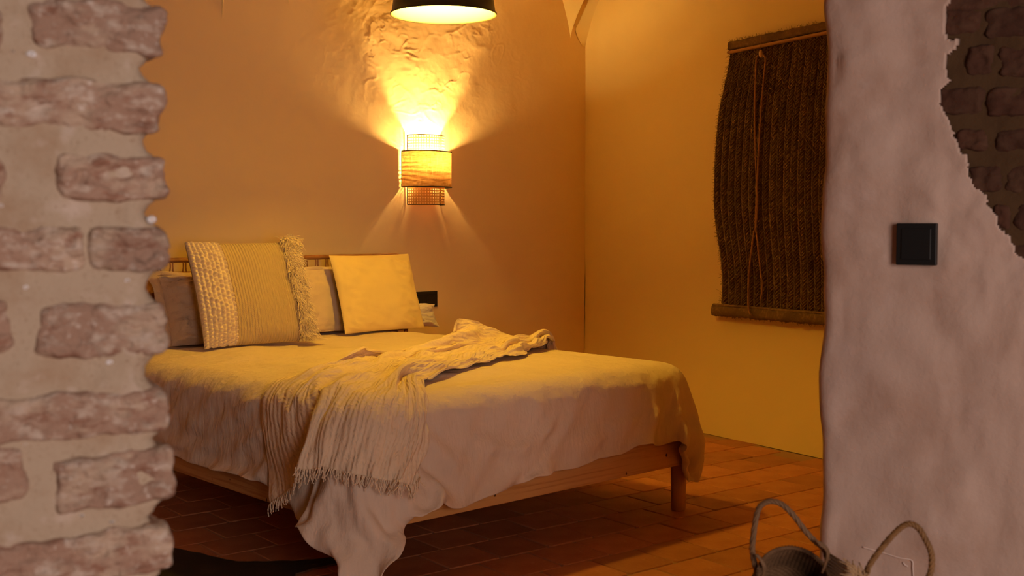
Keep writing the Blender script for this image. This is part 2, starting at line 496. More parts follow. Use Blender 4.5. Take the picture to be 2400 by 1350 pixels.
def jp(s, n, z=0): 
    p = J0 + JD * s - JN * n
    return (p.x, p.y)
we_mb.prism([jp(0.06, 0.06), jp(0.85, 0.06), (3.4, -2.5), (3.4, -1.80), (0.20, -1.70)], 0, HC)
we = struct(we_mb.build('wall_entrance', M['plaster'], smooth=False))
pl = mb.build('plaster', M['plaster'], we)
solid(pl, 0.02, -1.0)
mb = MB().box((0.20, -1.69, 0), (3.3, -1.652, HC)); mb.build('inner_plaster', M['paint'], we, smooth=False)
mb = MB()
def mface(a, b):
    s = 0.15 + a * 0.70; z = 0.95 + b * 1.3
    p = J0 + JD * s + JN * (-0.019 + 0.006 * nz(s * 14, z * 14, 5) + 0.002 * nz(s * 50, z * 50, 5))
    return (p.x, p.y, z)
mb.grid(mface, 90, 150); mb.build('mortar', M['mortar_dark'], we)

def rough_block(mb, c, ax, an, w, h, d, r, seed, cuts, amp):
    """a worn brick: rounded block with noise, in the frame (ax along, an outwards, z up)"""
    bm = bmesh.new(); bmesh.ops.create_cube(bm, size=2.0)
    bmesh.ops.subdivide_edges(bm, edges=list(bm.edges), cuts=cuts, use_grid_fill=True)
    base = len(mb.v)
    hw, hd, hh = w / 2, d / 2, h / 2
    for v in bm.verts:
        p = Vector((v.co.x * hw, v.co.y * hd, v.co.z * hh))
        q = Vector((max(-hw + r, min(hw - r, p.x)), max(-hd + r, min(hd - r, p.y)), max(-hh + r, min(hh - r, p.z))))
        o = p - q
        if o.length > 1e-9: p = q + o.normalized() * min(r, o.length * 1.0) if o.length > r else q + o
        k = 22
        f = 1 + 0.0
        p = p + Vector((fbm(p.x * k + seed, p.y * k, p.z * k * 1.6, 3) * amp * .8, fbm(p.x * k + seed + 50, p.y * k, p.z * k * 1.8, 4) * amp * 1.2, fbm(p.x * k + seed, p.y * k + 30, p.z * k, 3) * amp * .5))
        # uneven outline
        p.z += amp * .45 * nz(p.x * 14 + seed, 3, 1) + amp * .35 * nz(p.x * 60 + seed, p.z * 30, 1)
        p.y += amp * 0.7 * fbm(p.x * 60 + seed, p.z * 60, 5.0, 2) - amp * 0.5 * max(0, nz(p.x * 30 + seed, p.z * 34, 8))
        wp = c + ax * p.x + an * p.y + Vector((0, 0, p.z))
        mb.vert(wp, (v.co.x, v.co.z))
    bm.verts.ensure_lookup_table()
    bm.verts.index_update()
    for f in bm.faces: mb.f.append(tuple(base + v.index for v in f.verts))
    bm.free()

rnd = random.Random(7)
# bricks bared where the render fell off
rows = [(-42, 10, [(2190, 2420)]), (18, 76, [(2206, 2300), (2306, 2470)]), (106, 172, [(2262, 2326), (2340, 2470)]), (206, 266, [(2196, 2302), (2308, 2470)]), (300, 352, [(2232, 2312), (2328, 2470)]), (388, 448, [(2262, 2345), (2352, 2470)]), (478, 540, [(2320, 2366), (2374, 2470)]), (570, 630, [(2350, 2440)])]
for ri, (y0, y1, br) in enumerate(rows):
    for x0, x1 in br + ([(br[-1][1] + 10, br[-1][1] + 160)] if br[-1][1] > 2430 else []):
        s0, z1 = jst(x0, y0); s1, z0 = jst(x1, y1)
        p = J0 + JD * ((s0 + s1) / 2) - JN * 0.0475
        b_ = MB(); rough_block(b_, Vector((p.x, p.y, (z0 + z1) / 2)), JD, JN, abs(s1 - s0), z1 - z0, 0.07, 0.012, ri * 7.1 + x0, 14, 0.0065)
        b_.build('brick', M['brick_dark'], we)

# plaster ledge at the foot of the jamb (carries the baskets, just under the frame)
mb = MB().prism([jp(-0.02, 0.0), jp(0.75, 0.0), jp(0.75, -0.55), jp(-0.10, -0.55)], 0, 0.455)
bevel(mb.build('ledge', M['plaster'], we, smooth=False), 0.02, 3)
# scratched outline of a patched hatch low on the plaster
hp = [(2026, 1280), (2040, 1284), (2075, 1294), (2110, 1304), (2139, 1311), (2142, 1330), (2143, 1368)]
mb = MB()
def on_j(px, py, lift=0.003):
    s, z = jst(px, py); return J0 + JD * s + JN * (jlump(s, z) + lift) + Vector((0, 0, z))
mb.tube(spline([on_j(x, y) for x, y in hp], 40), 0.0015, 6)
mb.tube(spline([on_j(x, y) for x, y in [(2120, 1315), (2124, 1321), (2131, 1325)]], 8), 0.0016, 6)
mb.build('patch_edge', M['chalk'], we)

# brick pier at the left, close to the camera
P0 = Vector((-1.589, -1.928, 0)); PR = Vector((0.985, -0.175, 0)).normalized(); PN = Vector((PR.y, -PR.x, 0))
if PN.dot(CAM - P0) < 0: PN = -PN
PPt, PNt = tuple(P0), tuple(PN)
def pst(px, py):
    p = at(px, py, PPt, PNt); return ((p - P0).dot(PR), p.z)
EDGE = pst(392, 640)[0]
prow = [(-178, -66, [(-330, 60), (75, 386)]), (-2, 116, [(-330, 12), (72, 389)]), (184, 301, [(-360, -60), (-40, 386)]), (362, 470, [(-330, 10), (132, 394)]), (530, 636, [(-370, -130), (-120, 205), (212, 400)]), (712, 837, [(-330, 28), (90, 400)]), (922, 1030, [(-360, -40), (-25, 400)]), (1064, 1194, [(-330, 64), (126, 412)]), (1256, 1372, [(-360, -70), (-50, 403)]), (1440, 1552, [(-330, 40), (90, 404)])]
edge_pts = []
wl_mb = MB()
# mortar body: scalloped at its free end between the courses
cour = []
for y0, y1, br in prow:
    s1 = pst(br[-1][1], (y0 + y1) / 2)[0]
    cour.append((pst(300, y1)[1], pst(300, y0)[1], s1))
zlow, zhigh = cour[-1][0], cour[0][1]
pitch = (zhigh - zlow) / (len(cour) - 0.35)
z = zlow - pitch
extra = []
while z > -0.02:
    extra.append((z, z + 0.050, EDGE + rnd.uniform(-0.004, 0.004))); z -= pitch
z = zhigh + 0.03
while z < 2.4:
    extra.append((z, z + 0.050, EDGE + rnd.uniform(-0.004, 0.004))); z += pitch
allc = sorted([(a, b, s) for a, b, s in cour] + extra)
def medge(z):
    """free end of the mortar at height z"""
    best = 1e9
    for a, b, s in allc:
        d = max(a - z, z - b, 0)
        if d < best: best = d; sb = s; zz = (a + b) / 2
    dd = min(1, best / 0.014)
    return sb - 0.006 - 0.013 * math.sqrt(dd) + 0.003 * nz(z * 50, 2, 3)
PT = 0.32
RM = 0.02
MX = [-1.0 + 0.05 * k for k in range(12)] + [-0.42 + 0.006 * k for k in range(0, 70)]
def mortar_surface():
    mb = MB()
    nzv = 620
    prof = []
    ncol = None
    for j in range(nzv):
        z = 2.42 * j / (nzv - 1)
        e = medge(z)
        pts = []
        for k in range(64):
            s = -2.3 + (e - RM + 2.3) * (1 - (1 - k / 63) ** 2.6)
            pts.append((s, 0.0075 - 0.005 * fbm(s * 16, z * 16, 2.0, 4) - 0.0015 * nz(s * 90, z * 90, 2)))
        for k in range(1, 7):
            a = k / 6 * math.pi / 2
            pts.append((e - RM + RM * math.sin(a), 0.0075 + RM * (1 - math.cos(a)) - 0.002 * nz(k, z * 40, 3)))
        for k in range(1, 6):
            pts.append((e, 0.0075 + RM + (PT - RM) * k / 5))
        ncol = len(pts)
        for i, (s, d) in enumerate(pts):
            p = P0 + PR * s - PN * d
            mb.vert((p.x, p.y, z), (i / ncol, z))
    for j in range(nzv - 1):
        for i in range(ncol - 1):
            mb.f.append((j * ncol + i, j * ncol + i + 1, (j + 1) * ncol + i + 1, (j + 1) * ncol + i))
    return mb
wp_ = struct(mortar_surface().build('wall_front', M['mortar']))
def pp(s, d):
    p = P0 + PR * s - PN * d
    return (p.x, p.y)
mb = MB().prism([pp(-2.3, 0.04), pp(EDGE - 0.06, 0.04), pp(EDGE - 0.06, PT - .01), pp(-2.3, PT - .01)], 0, 2.42)
mb.build('masonry', M['mortar'], wp_, smooth=False)
mb = MB().prism([pp(-2.3, 0.0), pp(2.3, 0.0), pp(2.3, PT), pp(-2.3, PT)], 2.40, HC)
mb.build('lintel', M['plaster'], wp_, smooth=False)
def pier_brick(s0, s1, z0, z1, seed, cuts, proud, name='brick'):
    b_ = MB()
    d = 0.11
    c = P0 + PR * ((s0 + s1) / 2) - PN * (d / 2 - proud)
    rough_block(b_, Vector((c.x, c.y, (z0 + z1) / 2)), PR, PN, s1 - s0, z1 - z0, d, 0.0085, seed, cuts, 0.0068)
    return b_.build(name, M['brick'], wp_)
for ri, (y0, y1, br) in enumerate(prow):
    for x0, x1 in br:
        s0, z1 = pst(x0, (y0))[0], pst((x0 + x1) / 2, y0)[1]
        s1, z0 = pst(x1, (y1))[0], pst((x0 + x1) / 2, y1)[1]
        pier_brick(s0, s1, z0, z1, ri * 11.3 + x0 * .1, 30, rnd.uniform(-0.0015, 0.003))
more_rows = [(a, b, s) for a, b, s in extra]
for y0, y1, br in prow:
    more_rows.append((pst(300, y1)[1], pst(300, y0)[1], pst(br[0][0] - 16, y0)[0]))
for a, b, s in more_rows:
    x = s
    while x > -1.1:
        L_ = rnd.uniform(0.12, 0.2)
        pier_brick(x - L_, x, a, b, rnd.uniform(0, 99), 6, rnd.uniform(0, 0.005))
        x -= L_ + 0.015
for (x, y, r) in [(360, 514, 12), (64, 674, 10), (263, 850, 10), (303, 658, 7), (78, 124, 11), (33, 117, 4), (62, 1044, 6), (196, 1213, 5), (268, 1228, 5), (6, 481, 7), (60, 1240, 5), (125, 690, 4)]:
    s, z = pst(x, y); b_ = MB()
    c = P0 + PR * s + PN * (-0.009) + Vector((0, 0, z)); R = r / 2730 * 1.15
    b_.lathe([(0.001, 0.003), (R * .6, 0.0022), (R, 0.0), (R * .8, -0.002)], (0, 0, 0), 9)
    for i in range(len(b_.v)):
        vx, vy, vz = b_.v[i]; w = 1 + .5 * nz(vx * 300 + x, vy * 300, 1)
        b_.v[i] = tuple(c + PR * vx * w * 1.2 + Vector((0, 0, vy * w * .8)) + PN * vz)
    b_.build('lime_fleck', M['fleck'], wp_)

# ------------------------------------------------------------------ floor of handmade terracotta tiles
fl_mb = MB().box((-6, -7, -0.15), (3.7, YB + .2, -0.004))
floor = struct(fl_mb.build('floor', M['grout'], smooth=False))
TA = math.radians(38.0 - 42.43)
TU = Vector((math.cos(TA), math.sin(TA), 0)); TV = Vector((-math.sin(TA), math.cos(TA), 0))
# grid origin taken from joints of the photograph
g0 = at(1280, 1335, (0, 0, 0), (0, 0, 1)); g1 = at(1590, 1263, (0, 0, 0), (0, 0, 1))
V0 = ((g0 + g1) / 2).dot(TV)                        # a course joint
U0 = at(1528, 1300, (0, 0, 0), (0, 0, 1)).dot(TU)   # a cross joint in the course nearer the camera
PU, PV, GAP = 0.2255, 0.2145, 0.007
def tile_mesh():
    b_ = MB(); w, h = (PU - GAP) / 2, (PV - GAP) / 2; t = 0.012
    prof = [(0.0, -t), (0.0, -0.003), (0.003, 0.0)]
    ring = []
    for ins, z in prof:
        r = []
        for cx, cy, in ((-1, -1), (1, -1), (1, 1), (-1, 1)):
            for k in range(2):
                q = 0.008
                ex = cx * (w - ins) - (cx * q if (k == 0) != (cx * cy > 0) else 0)
                ey = cy * (h - ins) - (0 if (k == 0) != (cx * cy > 0) else cy * q)
                r.append(b_.vert((ex, ey, z)))
        ring.append(r)
    for a, c in zip(ring, ring[1:]):
        for i in range(8): b_.f.append((a[i], a[(i + 1) % 8], c[(i + 1) % 8], c[i]))
    b_.f.append(tuple(ring[-1]))
    return b_
tm = tile_mesh()
proto = tm.build('tile', M['tile'], floor, smooth=False)
cells = []
for kv in range(-30, 24):
    off = 0.5 * ((kv + 1) % 2)
    for ku in range(-34, 26):
        c = TU * (U0 + (ku + off) * PU + PU / 2) + TV * (V0 + (kv + 0.5) * PV)
        if c.y > YB - 0.05 or c.x > rw(c.y) - 0.02 or c.x < -4.5 or c.y < -5.5: continue
        vis = -1.0 < c.x and -1.0 < c.y and c.x < 3.4
        cells.append((0 if vis else 1, (c - Vector((0.7, -0.4, 0))).length, c))
cells.sort(key=lambda a: (a[0], a[1]))
first = True
rest = MB()
for i, (_, d, c) in enumerate(cells):
    rz = TA + rnd.uniform(-0.012, 0.012); zz = rnd.uniform(-0.0012, 0.0012)
    if i < 295:
        o = proto if i == 0 else proto.copy()
        if i: C.objects.link(o); o.parent = floor
        o.location = (c.x, c.y, zz); o.rotation_euler = (rnd.uniform(-.003, .003), rnd.uniform(-.003, .003), rz)
    else:
        b0 = len(rest.v); cr, sr = math.cos(rz), math.sin(rz)
        for v in tm.v: rest.vert((c.x + v[0] * cr - v[1] * sr, c.y + v[0] * sr + v[1] * cr, v[2] + zz))
        for f in tm.f: rest.f.append(tuple(b0 + q for q in f))
tag(rest.build('floor_tiles', M['tile'], floor, smooth=False), kind='stuff')

# ------------------------------------------------------------------ the bed
BW, BL = 1.667, 2.06
bed = thing('bed', (BW / 2, 1.03, 0), 'low pine double bed with round legs and a rattan headboard against the back wall', 'bed')
def rail(name, lo, hi, m):
    bevel(MB().box(lo, hi).build(name, m, bed, smooth=False), 0.004)
Z0, Z1 = 0.205, 0.335
rail('foot_rail', (0, 0, Z0), (BW, 0.03, Z1), M['pine_x'])
rail('side_rail', (0, 0.031, Z0), (0.03, BL, Z1), M['pine_y'])
rail('side_rail', (BW - 0.03, 0.031, Z0), (BW, BL, Z1), M['pine_y'])
rail('head_rail', (0.031, BL - 0.03, Z0), (BW - 0.031, BL, Z1), M['pine_x'])
rail('bed_base', (0.031, 0.031, Z1 - 0.06), (BW - 0.031, BL - 0.031, Z1 - 0.03), M['pine_x'])
for x, y in ((0.055, 0.075), (BW - 0.018, 0.052), (0.055, BL - 0.08), (BW - 0.055, BL - 0.08)):
    MB().lathe([(0.0, 0), (0.026, 0), (0.030, 0.006), (0.035, Z1 - 0.06), (0.0, Z1 - 0.06)], (x, y, 0), 28).build('leg', M['pine_z'], bed)
for px, py, r in ((1562, 1067, 3.2), (1468, 1110, 2.4), (1160, 1160, 3.0)):
    p = at(px, py, (0, -0.0006, 0), (0, -1, 0)); R = r / 2730 * 4.6
    kb = MB().grid(lambda a, b: (p.x + R * b * math.cos(2 * math.pi * a), -0.0008, p.z + R * 1.3 * b * math.sin(2 * math.pi * a)), 12, 3, True)
    kb.build('wood_knot', M['knot'], bed)
for px, py, r in ((625, 1172, 3.2), (497, 1123, 2.0), (539, 1124, 1.8)):
    p = at(px, py, (-0.0006, 0, 0), (-1, 0, 0)); R = r / 2730 * 4.2
    kb = MB().grid(lambda a, b: (-0.0008, p.y + R * b * math.cos(2 * math.pi * a), p.z + R * 1.3 * b * math.sin(2 * math.pi * a)), 12, 3, True)
    kb.build('wood_knot', M['knot'], bed)
# mattress
mb = MB(); rough = []
bm = bmesh.new(); bmesh.ops.create_cube(bm, size=1.0)
for v in bm.verts: v.co = Vector((0.02 + (v.co.x + .5) * (BW - .04), 0.02 + (v.co.y + .5) * 2.0, Z1 - .029 + (v.co.z + .5) * (0.597 - Z1 + .029)))
bmesh.ops.bevel(bm, geom=list(bm.edges), offset=0.08, segments=5, affect='EDGES')
bm.verts.index_update()
for v in bm.verts: mb.vert(v.co)
for f in bm.faces: mb.f.append(tuple(v.index for v in f.verts))
bm.free()
mb.build('mattress', M['cotton'], bed)
# rattan headboard
HY = 2.10
hx0, hx1, hz = -0.10, 1.775, 1.030
def hb_path(ins, z0, r=0.07):
    a, b, t = hx0 + ins, hx1 - ins, hz - ins
    pts = [(a, HY, z0), (a, HY, t - r)]
    for k in range(1, 7):
        an = math.pi - k / 7 * math.pi / 2; pts.append((a + r + r * math.cos(an), HY, t - r + r * math.sin(an)))
    pts += [(a + r, HY, t)] + [(a + r + (b - a - 2 * r) * k / 30, HY, t + 0.003 * nz(k * .7, ins * 9, 2)) for k in range(1, 30)] + [(b - r, HY, t)]
    for k in range(1, 7):
        an = math.pi / 2 - k / 7 * math.pi / 2; pts.append((b - r + r * math.cos(an), HY, t - r + r * math.sin(an)))
    pts += [(b, HY, t - r), (b, HY, z0)]
    return pts
headb = MB().tube(hb_path(0, 0.0), 0.0125, 10).build('headboard', M['rattan'], bed)
MB().tube(hb_path(0.062, 0.33, 0.045), 0.008, 8).build('inner_frame', M['rattan'], headb)
# square loops of thin cane between the two frames
x = hx0 + 0.13
k = 0
while x < hx1 - 0.13:
    w = 0.040 + 0.010 * nz(x * 9, 1, 1)
    l = [(x, HY - .004, hz - .062), (x - .004, HY - .004, hz - .03), (x + .002, HY - .004, hz - .004), (x + w, HY - .004, hz - .004), (x + w + .006, HY - .004, hz - .03), (x + w, HY - .004, hz - .062)]
    MB().tube(spline(l, 18), 0.0038, 6).build('cane_loop', M['rattan'], headb)
    x += w + 0.022
for sx in (hx0, hx1):
    z = 0.42
    while z < 0.88:
        a, b = (sx, sx + .062) if sx < 0 else (sx - .062, sx)
        MB().tube([(a, HY - .004, z), ((a + b) / 2, HY - .004, z + .004 * nz(z * 30, 1, 1)), (b, HY - .004, z + .006)], 0.0038, 6).build('cane_loop', M['rattan'], headb)
        z += 0.05
# woven cane panel inside the frame
mb = MB()
def panel(a, b):
    x = hx0 + .068 + a * (hx1 - hx0 - .136); z = 0.36 + b * (hz - .068 - .36)
    w = 0.003 * math.sin(x * 210) * (1 if int(z / 0.02) % 2 else -1)
    return (x, HY + w, z)
mb.grid(panel, 380, 70)
mb.build('woven_panel', M['rattan'], headb)

# ------------------------------------------------------------------ bed linen (draped shapes were settled beforehand and are stored as numbers)
DUVET = (76, 72, 0.001, [
-74,28,8,-4,8,22,31,25,23,23,8,20,8,-7,21,30,22,7,22,15,22,26,28,34,31,34,34,33,33,29,34,32,29,26,27,32,32,35,22,34,33,34,34,28,32,30,27,33,31,32,35,24,21,31,29,24,29,22,31,27,33,13,21,-23,12,0,8,11,30,22,26,15,-9,9,11,
8,-13,-8,20,22,-11,-1,-15,-6,-10,-5,11,-10,-2,22,0,-7,9,17,-12,14,2,-7,-5,-7,4,0,-1,2,-4,5,-5,0,-1,6,4,-3,-5,-5,11,-7,0,0,-2,4,-3,3,2,-7,4,-1,-5,3,11,-5,-3,7,-7,5,-10,5,-12,16,-14,16,-11,27,2,-21,-22,1,0,5,2,17,7,-10,
-11,7,-8,5,17,-13,1,-15,3,3,-8,2,9,-1,2,4,-5,6,7,-1,-11,3,0,7,-2,0,0,-2,3,0,-1,-2,5,1,-5,4,2,-6,-4,5,-2,-3,1,0,2,2,-1,3,-2,-2,1,-1,-3,6,2,-7,7,-4,3,-10,-2,0,13,3,11,-4,7,4,-6,-6,-7,-2,9,-18,-2,12,-10,-3,-2,-4,7,3,-4,-4,
8,-6,-4,8,10,-4,-4,-3,2,-5,8,-1,3,-2,8,-1,-1,0,0,-1,2,-4,4,0,0,0,2,-6,-1,7,0,-2,-1,-1,1,1,2,-1,2,1,0,-3,-1,3,-4,0,0,4,0,4,-8,4,-3,-2,1,10,8,-12,-5,16,8,-2,6,1,-1,-11,-2,6,-18,2,0,-2,7,6,-16,14,-8,-1,12,-8,-2,6,1,3,-13,
-1,1,2,3,11,1,-2,1,0,0,-1,-4,3,1,1,0,0,1,1,-4,0,1,-1,2,3,-1,0,1,1,1,2,-1,2,-3,-1,5,-6,4,-3,1,-7,7,3,12,-20,8,2,5,0,-3,12,0,1,-16,-5,9,14,1,-8,-14,-6,11,-2,-9,9,4,-17,3,2,6,-6,-3,4,9,0,6,-9,7,-11,16,0,-1,2,-2,0,-3,-2,1,1,
-3,4,1,2,1,1,6,-8,2,2,-4,2,0,-1,1,-2,1,-3,2,5,3,-2,1,4,-6,8,-9,10,1,-5,6,-4,-6,13,-9,11,4,-12,10,-4,3,-1,-4,-3,3,7,22,-24,-5,3,-9,-8,-1,10,-4,0,-2,15,1,-3,-5,-5,3,7,-2,10,-3,-4,2,-2,3,-5,0,2,3,-5,6,-1,0,0,2,1,-2,9,0,-1,
-1,-8,2,0,-1,0,2,3,1,1,-2,3,1,-4,3,-9,7,-1,3,6,-3,13,-11,-2,7,2,-1,9,-1,2,1,-4,2,1,-5,-20,12,-18,-3,-1,6,-7,11,-9,-5,4,2,-1,-2,9,-7,-2,4,3,-3,7,0,-2,-1,-2,-2,2,1,2,-2,3,-1,1,1,-1,2,5,1,-3,-2,-2,5,2,-7,0,0,2,-1,1,-1,0,5,
-1,-1,3,-1,4,-1,-3,3,1,2,-12,18,4,-1,-2,7,-6,-1,5,-9,-2,12,2,-17,-12,-5,11,-19,9,1,-4,2,10,-14,-5,2,6,-5,-4,3,9,-1,1,1,-2,-4,4,-2,2,-1,1,1,1,-1,2,0,1,-1,1,0,-1,5,4,-1,0,-2,1,-1,-3,0,-1,0,1,-1,0,1,4,2,-1,1,1,-1,2,-2,-1,
-2,14,-3,-1,3,0,-6,-3,4,-6,3,9,-6,-5,4,3,-16,9,6,-9,11,-2,-8,13,-1,-16,2,1,6,-8,1,0,1,1,0,-1,3,0,2,1,2,0,1,0,2,-1,0,-1,0,0,1,-1,0,1,4,2,2,-3,2,0,-4,0,0,-1,-1,0,0,2,1,3,2,0,2,0,0,-2,-2,10,-1,0,1,-9,1,13,-7,-3,-2,-1,-22,
-3,21,18,-18,18,-2,7,-19,19,-8,-9,24,-7,-20,-5,10,-6,5,1,-1,4,1,2,-4,5,1,1,0,1,1,-1,0,2,-1,-1,0,0,0,0,0,0,0,4,1,2,-1,0,2,-3,-3,-1,1,-1,0,0,0,3,3,3,0,1,-1,0,-1,2,-1,7,-7,3,9,-4,-6,-13,7,-20,13,-1,-13,27,-19,7,10,-12,12,
-27,15,0,-3,30,7,-15,-20,5,-1,0,5,0,4,-5,6,-1,2,0,0,1,-1,1,1,-1,0,0,0,-1,-1,2,-1,0,1,0,0,2,2,2,-5,-1,1,-1,0,1,0,0,0,0,0,2,5,0,2,0,2,-2,5,-2,1,6,-6,-15,-10,4,-4,17,8,3,-2,-27,1,-17,7,-5,-6,7,-3,-4,-1,-2,2,9,7,3,-6,2,1,2,
0,2,1,0,0,0,1,0,1,-1,0,0,0,0,0,0,0,-1,1,0,0,0,1,0,-1,-2,6,1,-1,-1,-1,0,-1,0,0,0,0,1,0,4,2,3,1,3,0,1,2,-5,-15,0,11,10,2,-3,4,1,-10,13,1,9,-4,1,-9,16,1,-5,-4,-8,-10,-2,3,4,4,-2,2,1,0,2,0,1,-1,1,0,0,0,0,0,0,0,0,0,0,0,0,0,0,
0,-1,0,3,2,1,1,-2,0,0,-1,-1,0,0,0,0,0,-1,0,1,2,2,1,2,4,-1,-1,-6,8,6,-1,-1,5,0,-5,-4,10,-12,1,13,6,9,1,-20,-6,9,2,-5,2,-8,-3,-5,1,2,1,0,0,2,0,0,0,-1,0,0,0,1,0,-1,0,0,0,0,0,0,-1,0,0,1,-1,0,2,2,-1,3,-1,1,-2,-1,0,-1,0,0,0,0,
0,0,1,0,2,1,-1,1,1,4,-3,-5,-1,-1,-9,-2,-4,10,-3,11,18,-22,-11,7,22,13,1,-12,-9,9,-9,3,-13,6,-2,2,-1,0,0,-1,0,0,0,1,0,-1,0,0,0,1,0,-1,0,0,0,0,0,0,-1,0,0,0,1,1,1,1,3,-1,1,-3,-2,1,-1,0,0,0,0,0,-1,1,0,0,-1,0,1,-9,10,-8,-7,
-4,1,3,10,-10,10,-20,30,0,-6,-19,-24,-3,6,20,13,-13,2,-11,12,-5,6,-5,-1,0,0,0,0,0,0,-1,0,1,0,0,-1,0,0,1,-1,0,0,-1,1,-1,1,0,0,0,-1,1,0,0,2,3,0,1,-3,-2,1,-1,0,0,0,0,0,0,0,0,0,0,-4,12,-23,18,5,0,-3,-7,-21,11,2,15,13,9,0,8,
2,-10,-8,-13,-9,7,-5,13,-7,3,-3,3,0,-1,0,0,0,0,-1,1,0,-1,0,0,1,-1,0,0,0,0,0,0,-1,1,0,-1,1,-1,1,0,-1,0,0,0,0,0,3,-1,0,0,0,0,0,0,0,0,0,-1,0,-1,1,-2,8,-17,-5,-2,2,1,16,-6,-15,3,16,-5,4,2,-5,5,3,-3,-1,-18,0,-4,6,3,-1,1,-1,1,
-1,0,0,-1,1,0,-1,1,0,-1,0,1,-1,0,1,-1,0,0,0,0,-1,1,0,0,0,-1,0,1,0,0,3,1,-1,0,-2,0,0,0,0,0,0,0,-1,1,-1,0,-1,-3,2,6,1,-2,5,0,-5,2,2,-22,13,-6,-2,-7,6,4,-9,0,-11,2,7,4,1,-1,3,-2,0,0,0,0,-1,1,0,-1,1,-1,0,1,-1,0,1,-1,0,0,-1,
0,1,0,0,0,-1,1,-1,1,0,0,-1,1,0,1,2,-1,-1,1,-1,0,0,-1,1,-1,1,-1,1,-1,-2,6,0,-5,4,0,-10,10,-5,-3,2,17,1,8,-13,-7,-1,13,6,-14,6,13,-5,-8,5,0,-4,3,0,-1,1,-1,0,0,-1,1,-1,1,-1,0,0,0,0,0,0,0,0,0,0,0,0,0,0,0,0,-1,1,-1,1,-1,1,1,
2,3,-2,-2,-1,0,0,0,-1,1,-1,0,0,0,4,-3,-8,11,-8,10,-10,-15,5,3,8,-13,19,-33,14,10,-6,-12,14,1,-14,-1,-2,19,-9,-1,5,-3,1,0,-1,1,0,0,0,-1,1,-1,1,-1,1,-1,0,0,-1,0,1,0,0,-1,1,-1,1,-1,1,0,-1,1,-1,1,-1,1,-1,1,4,-1,0,-2,-1,1,0,
-1,1,0,-1,0,-1,-10,17,-17,9,-6,23,-15,0,2,-11,19,2,8,-4,2,9,3,-33,0,8,-2,22,-17,3,0,0,2,-2,1,0,0,0,0,0,0,-1,0,0,1,-1,0,0,0,1,0,-1,1,-1,1,-1,0,0,0,0,0,0,0,0,0,0,-1,1,-1,1,2,0,-1,0,-1,1,0,-1,0,0,0,-3,6,-13,15,-12,1,1,16,
-9,-2,11,-3,-2,13,-2,-4,0,-14,5,-2,6,14,-16,3,-4,3,2,-1,1,-1,1,-1,1,-1,0,1,0,0,0,-1,0,1,-1,1,-1,0,1,-1,0,0,0,1,-1,0,0,0,0,0,0,0,0,0,0,0,-1,0,1,1,0,0,-1,1,0,0,-1,-1,2,-4,4,-7,10,-8,-8,4,9,0,5,2,16,-20,-2,3,-5,5,-5,9,11,
-12,0,-4,3,3,0,-1,1,0,0,0,0,0,0,-1,1,0,-1,1,0,-1,1,-1,0,1,-1,0,1,-1,0,0,0,0,0,0,0,0,0,-1,1,0,-1,1,0,0,0,1,1,-1,0,-1,0,0,0,0,-1,1,-3,4,-4,10,-6,-4,-3,-7,6,12,-8,27,-17,-8,9,-9,1,18,-10,-4,0,-6,13,-2,-4,2,-1,1,0,0,-1,1,0,
0,-1,1,0,-1,1,0,-1,0,1,-1,0,1,-1,0,1,-1,0,1,-1,0,0,0,0,0,0,0,0,0,0,0,0,0,-1,1,0,0,1,0,-1,0,-1,-1,1,1,1,-7,5,18,-14,-4,-8,2,3,-12,9,-1,1,-10,28,-18,-1,4,-17,25,-8,-4,5,-3,1,0,0,0,0,0,0,0,0,-1,1,0,-1,0,1,0,-1,0,1,-1,0,1,
-1,0,0,0,0,0,1,-1,0,0,0,0,0,-1,1,0,0,0,1,-1,0,0,0,-1,1,-1,1,-1,4,-8,-2,7,10,-7,4,4,-17,0,-22,13,4,-9,4,36,-26,0,0,-15,29,-10,-4,4,-5,4,-1,0,0,0,0,-1,0,0,1,0,-1,0,1,0,-1,0,1,0,-1,0,1,-1,0,0,1,-1,0,0,0,0,0,0,-1,1,0,0,-1,1,
0,-1,0,1,0,0,0,0,0,0,-1,1,-5,8,-4,-12,-6,3,15,-4,-1,-3,0,-21,8,17,5,-20,9,2,-8,19,-7,-4,1,0,1,0,0,0,-1,1,0,0,0,0,-1,1,0,0,-1,0,1,0,-1,0,0,1,-1,0,0,1,-1,0,0,0,0,0,0,0,0,0,0,0,0,-1,0,1,0,0,0,0,-1,1,-1,0,0,-2,7,-6,-1,3,3,
-8,-5,6,0,-1,-6,7,12,11,-24,-3,-7,-1,20,-6,-4,3,-5,2,4,-1,0,0,0,0,0,0,0,0,0,-1,0,1,0,0,-1,0,0,1,0,-1,0,0,1,-1,0,0,0,0,0,0,0,0,0,-1,1,0,0,0,0,0,0,0,0,0,0,0,0,0,-1,2,-3,0,1,7,-8,-1,0,-2,0,-2,-12,24,-2,-11,-1,3,4,-4,2,-1,2,
-6,1,3,1,-1,0,0,0,-1,0,0,0,1,0,0,0,-1,0,0,1,0,0,-1,0,0,0,1,-1,0,0,0,0,0,0,0,0,0,0,0,-1,1,0,0,0,0,-1,0,1,0,0,0,0,-1,1,-2,2,-2,3,1,0,-9,0,11,-2,3,-9,18,2,-13,2,-2,-3,20,-13,0,0,-10,13,-3,-1,1,0,0,0,0,0,0,0,-1,0,1,0,0,0,0,
-1,0,0,0,1,0,0,-1,0,0,0,0,0,1,-1,0,0,0,0,0,0,-1,0,1,0,-1,1,0,-1,0,0,0,0,0,-1,2,-3,-1,5,-1,-9,13,-4,-3,16,-15,11,-1,-3,-3,-4,-14,23,-8,2,1,-22,23,-3,1,-1,0,0,-1,1,0,0,0,0,0,0,-1,0,0,0,0,0,1,0,0,-1,0,0,0,0,0,0,0,0,-1,1,0,
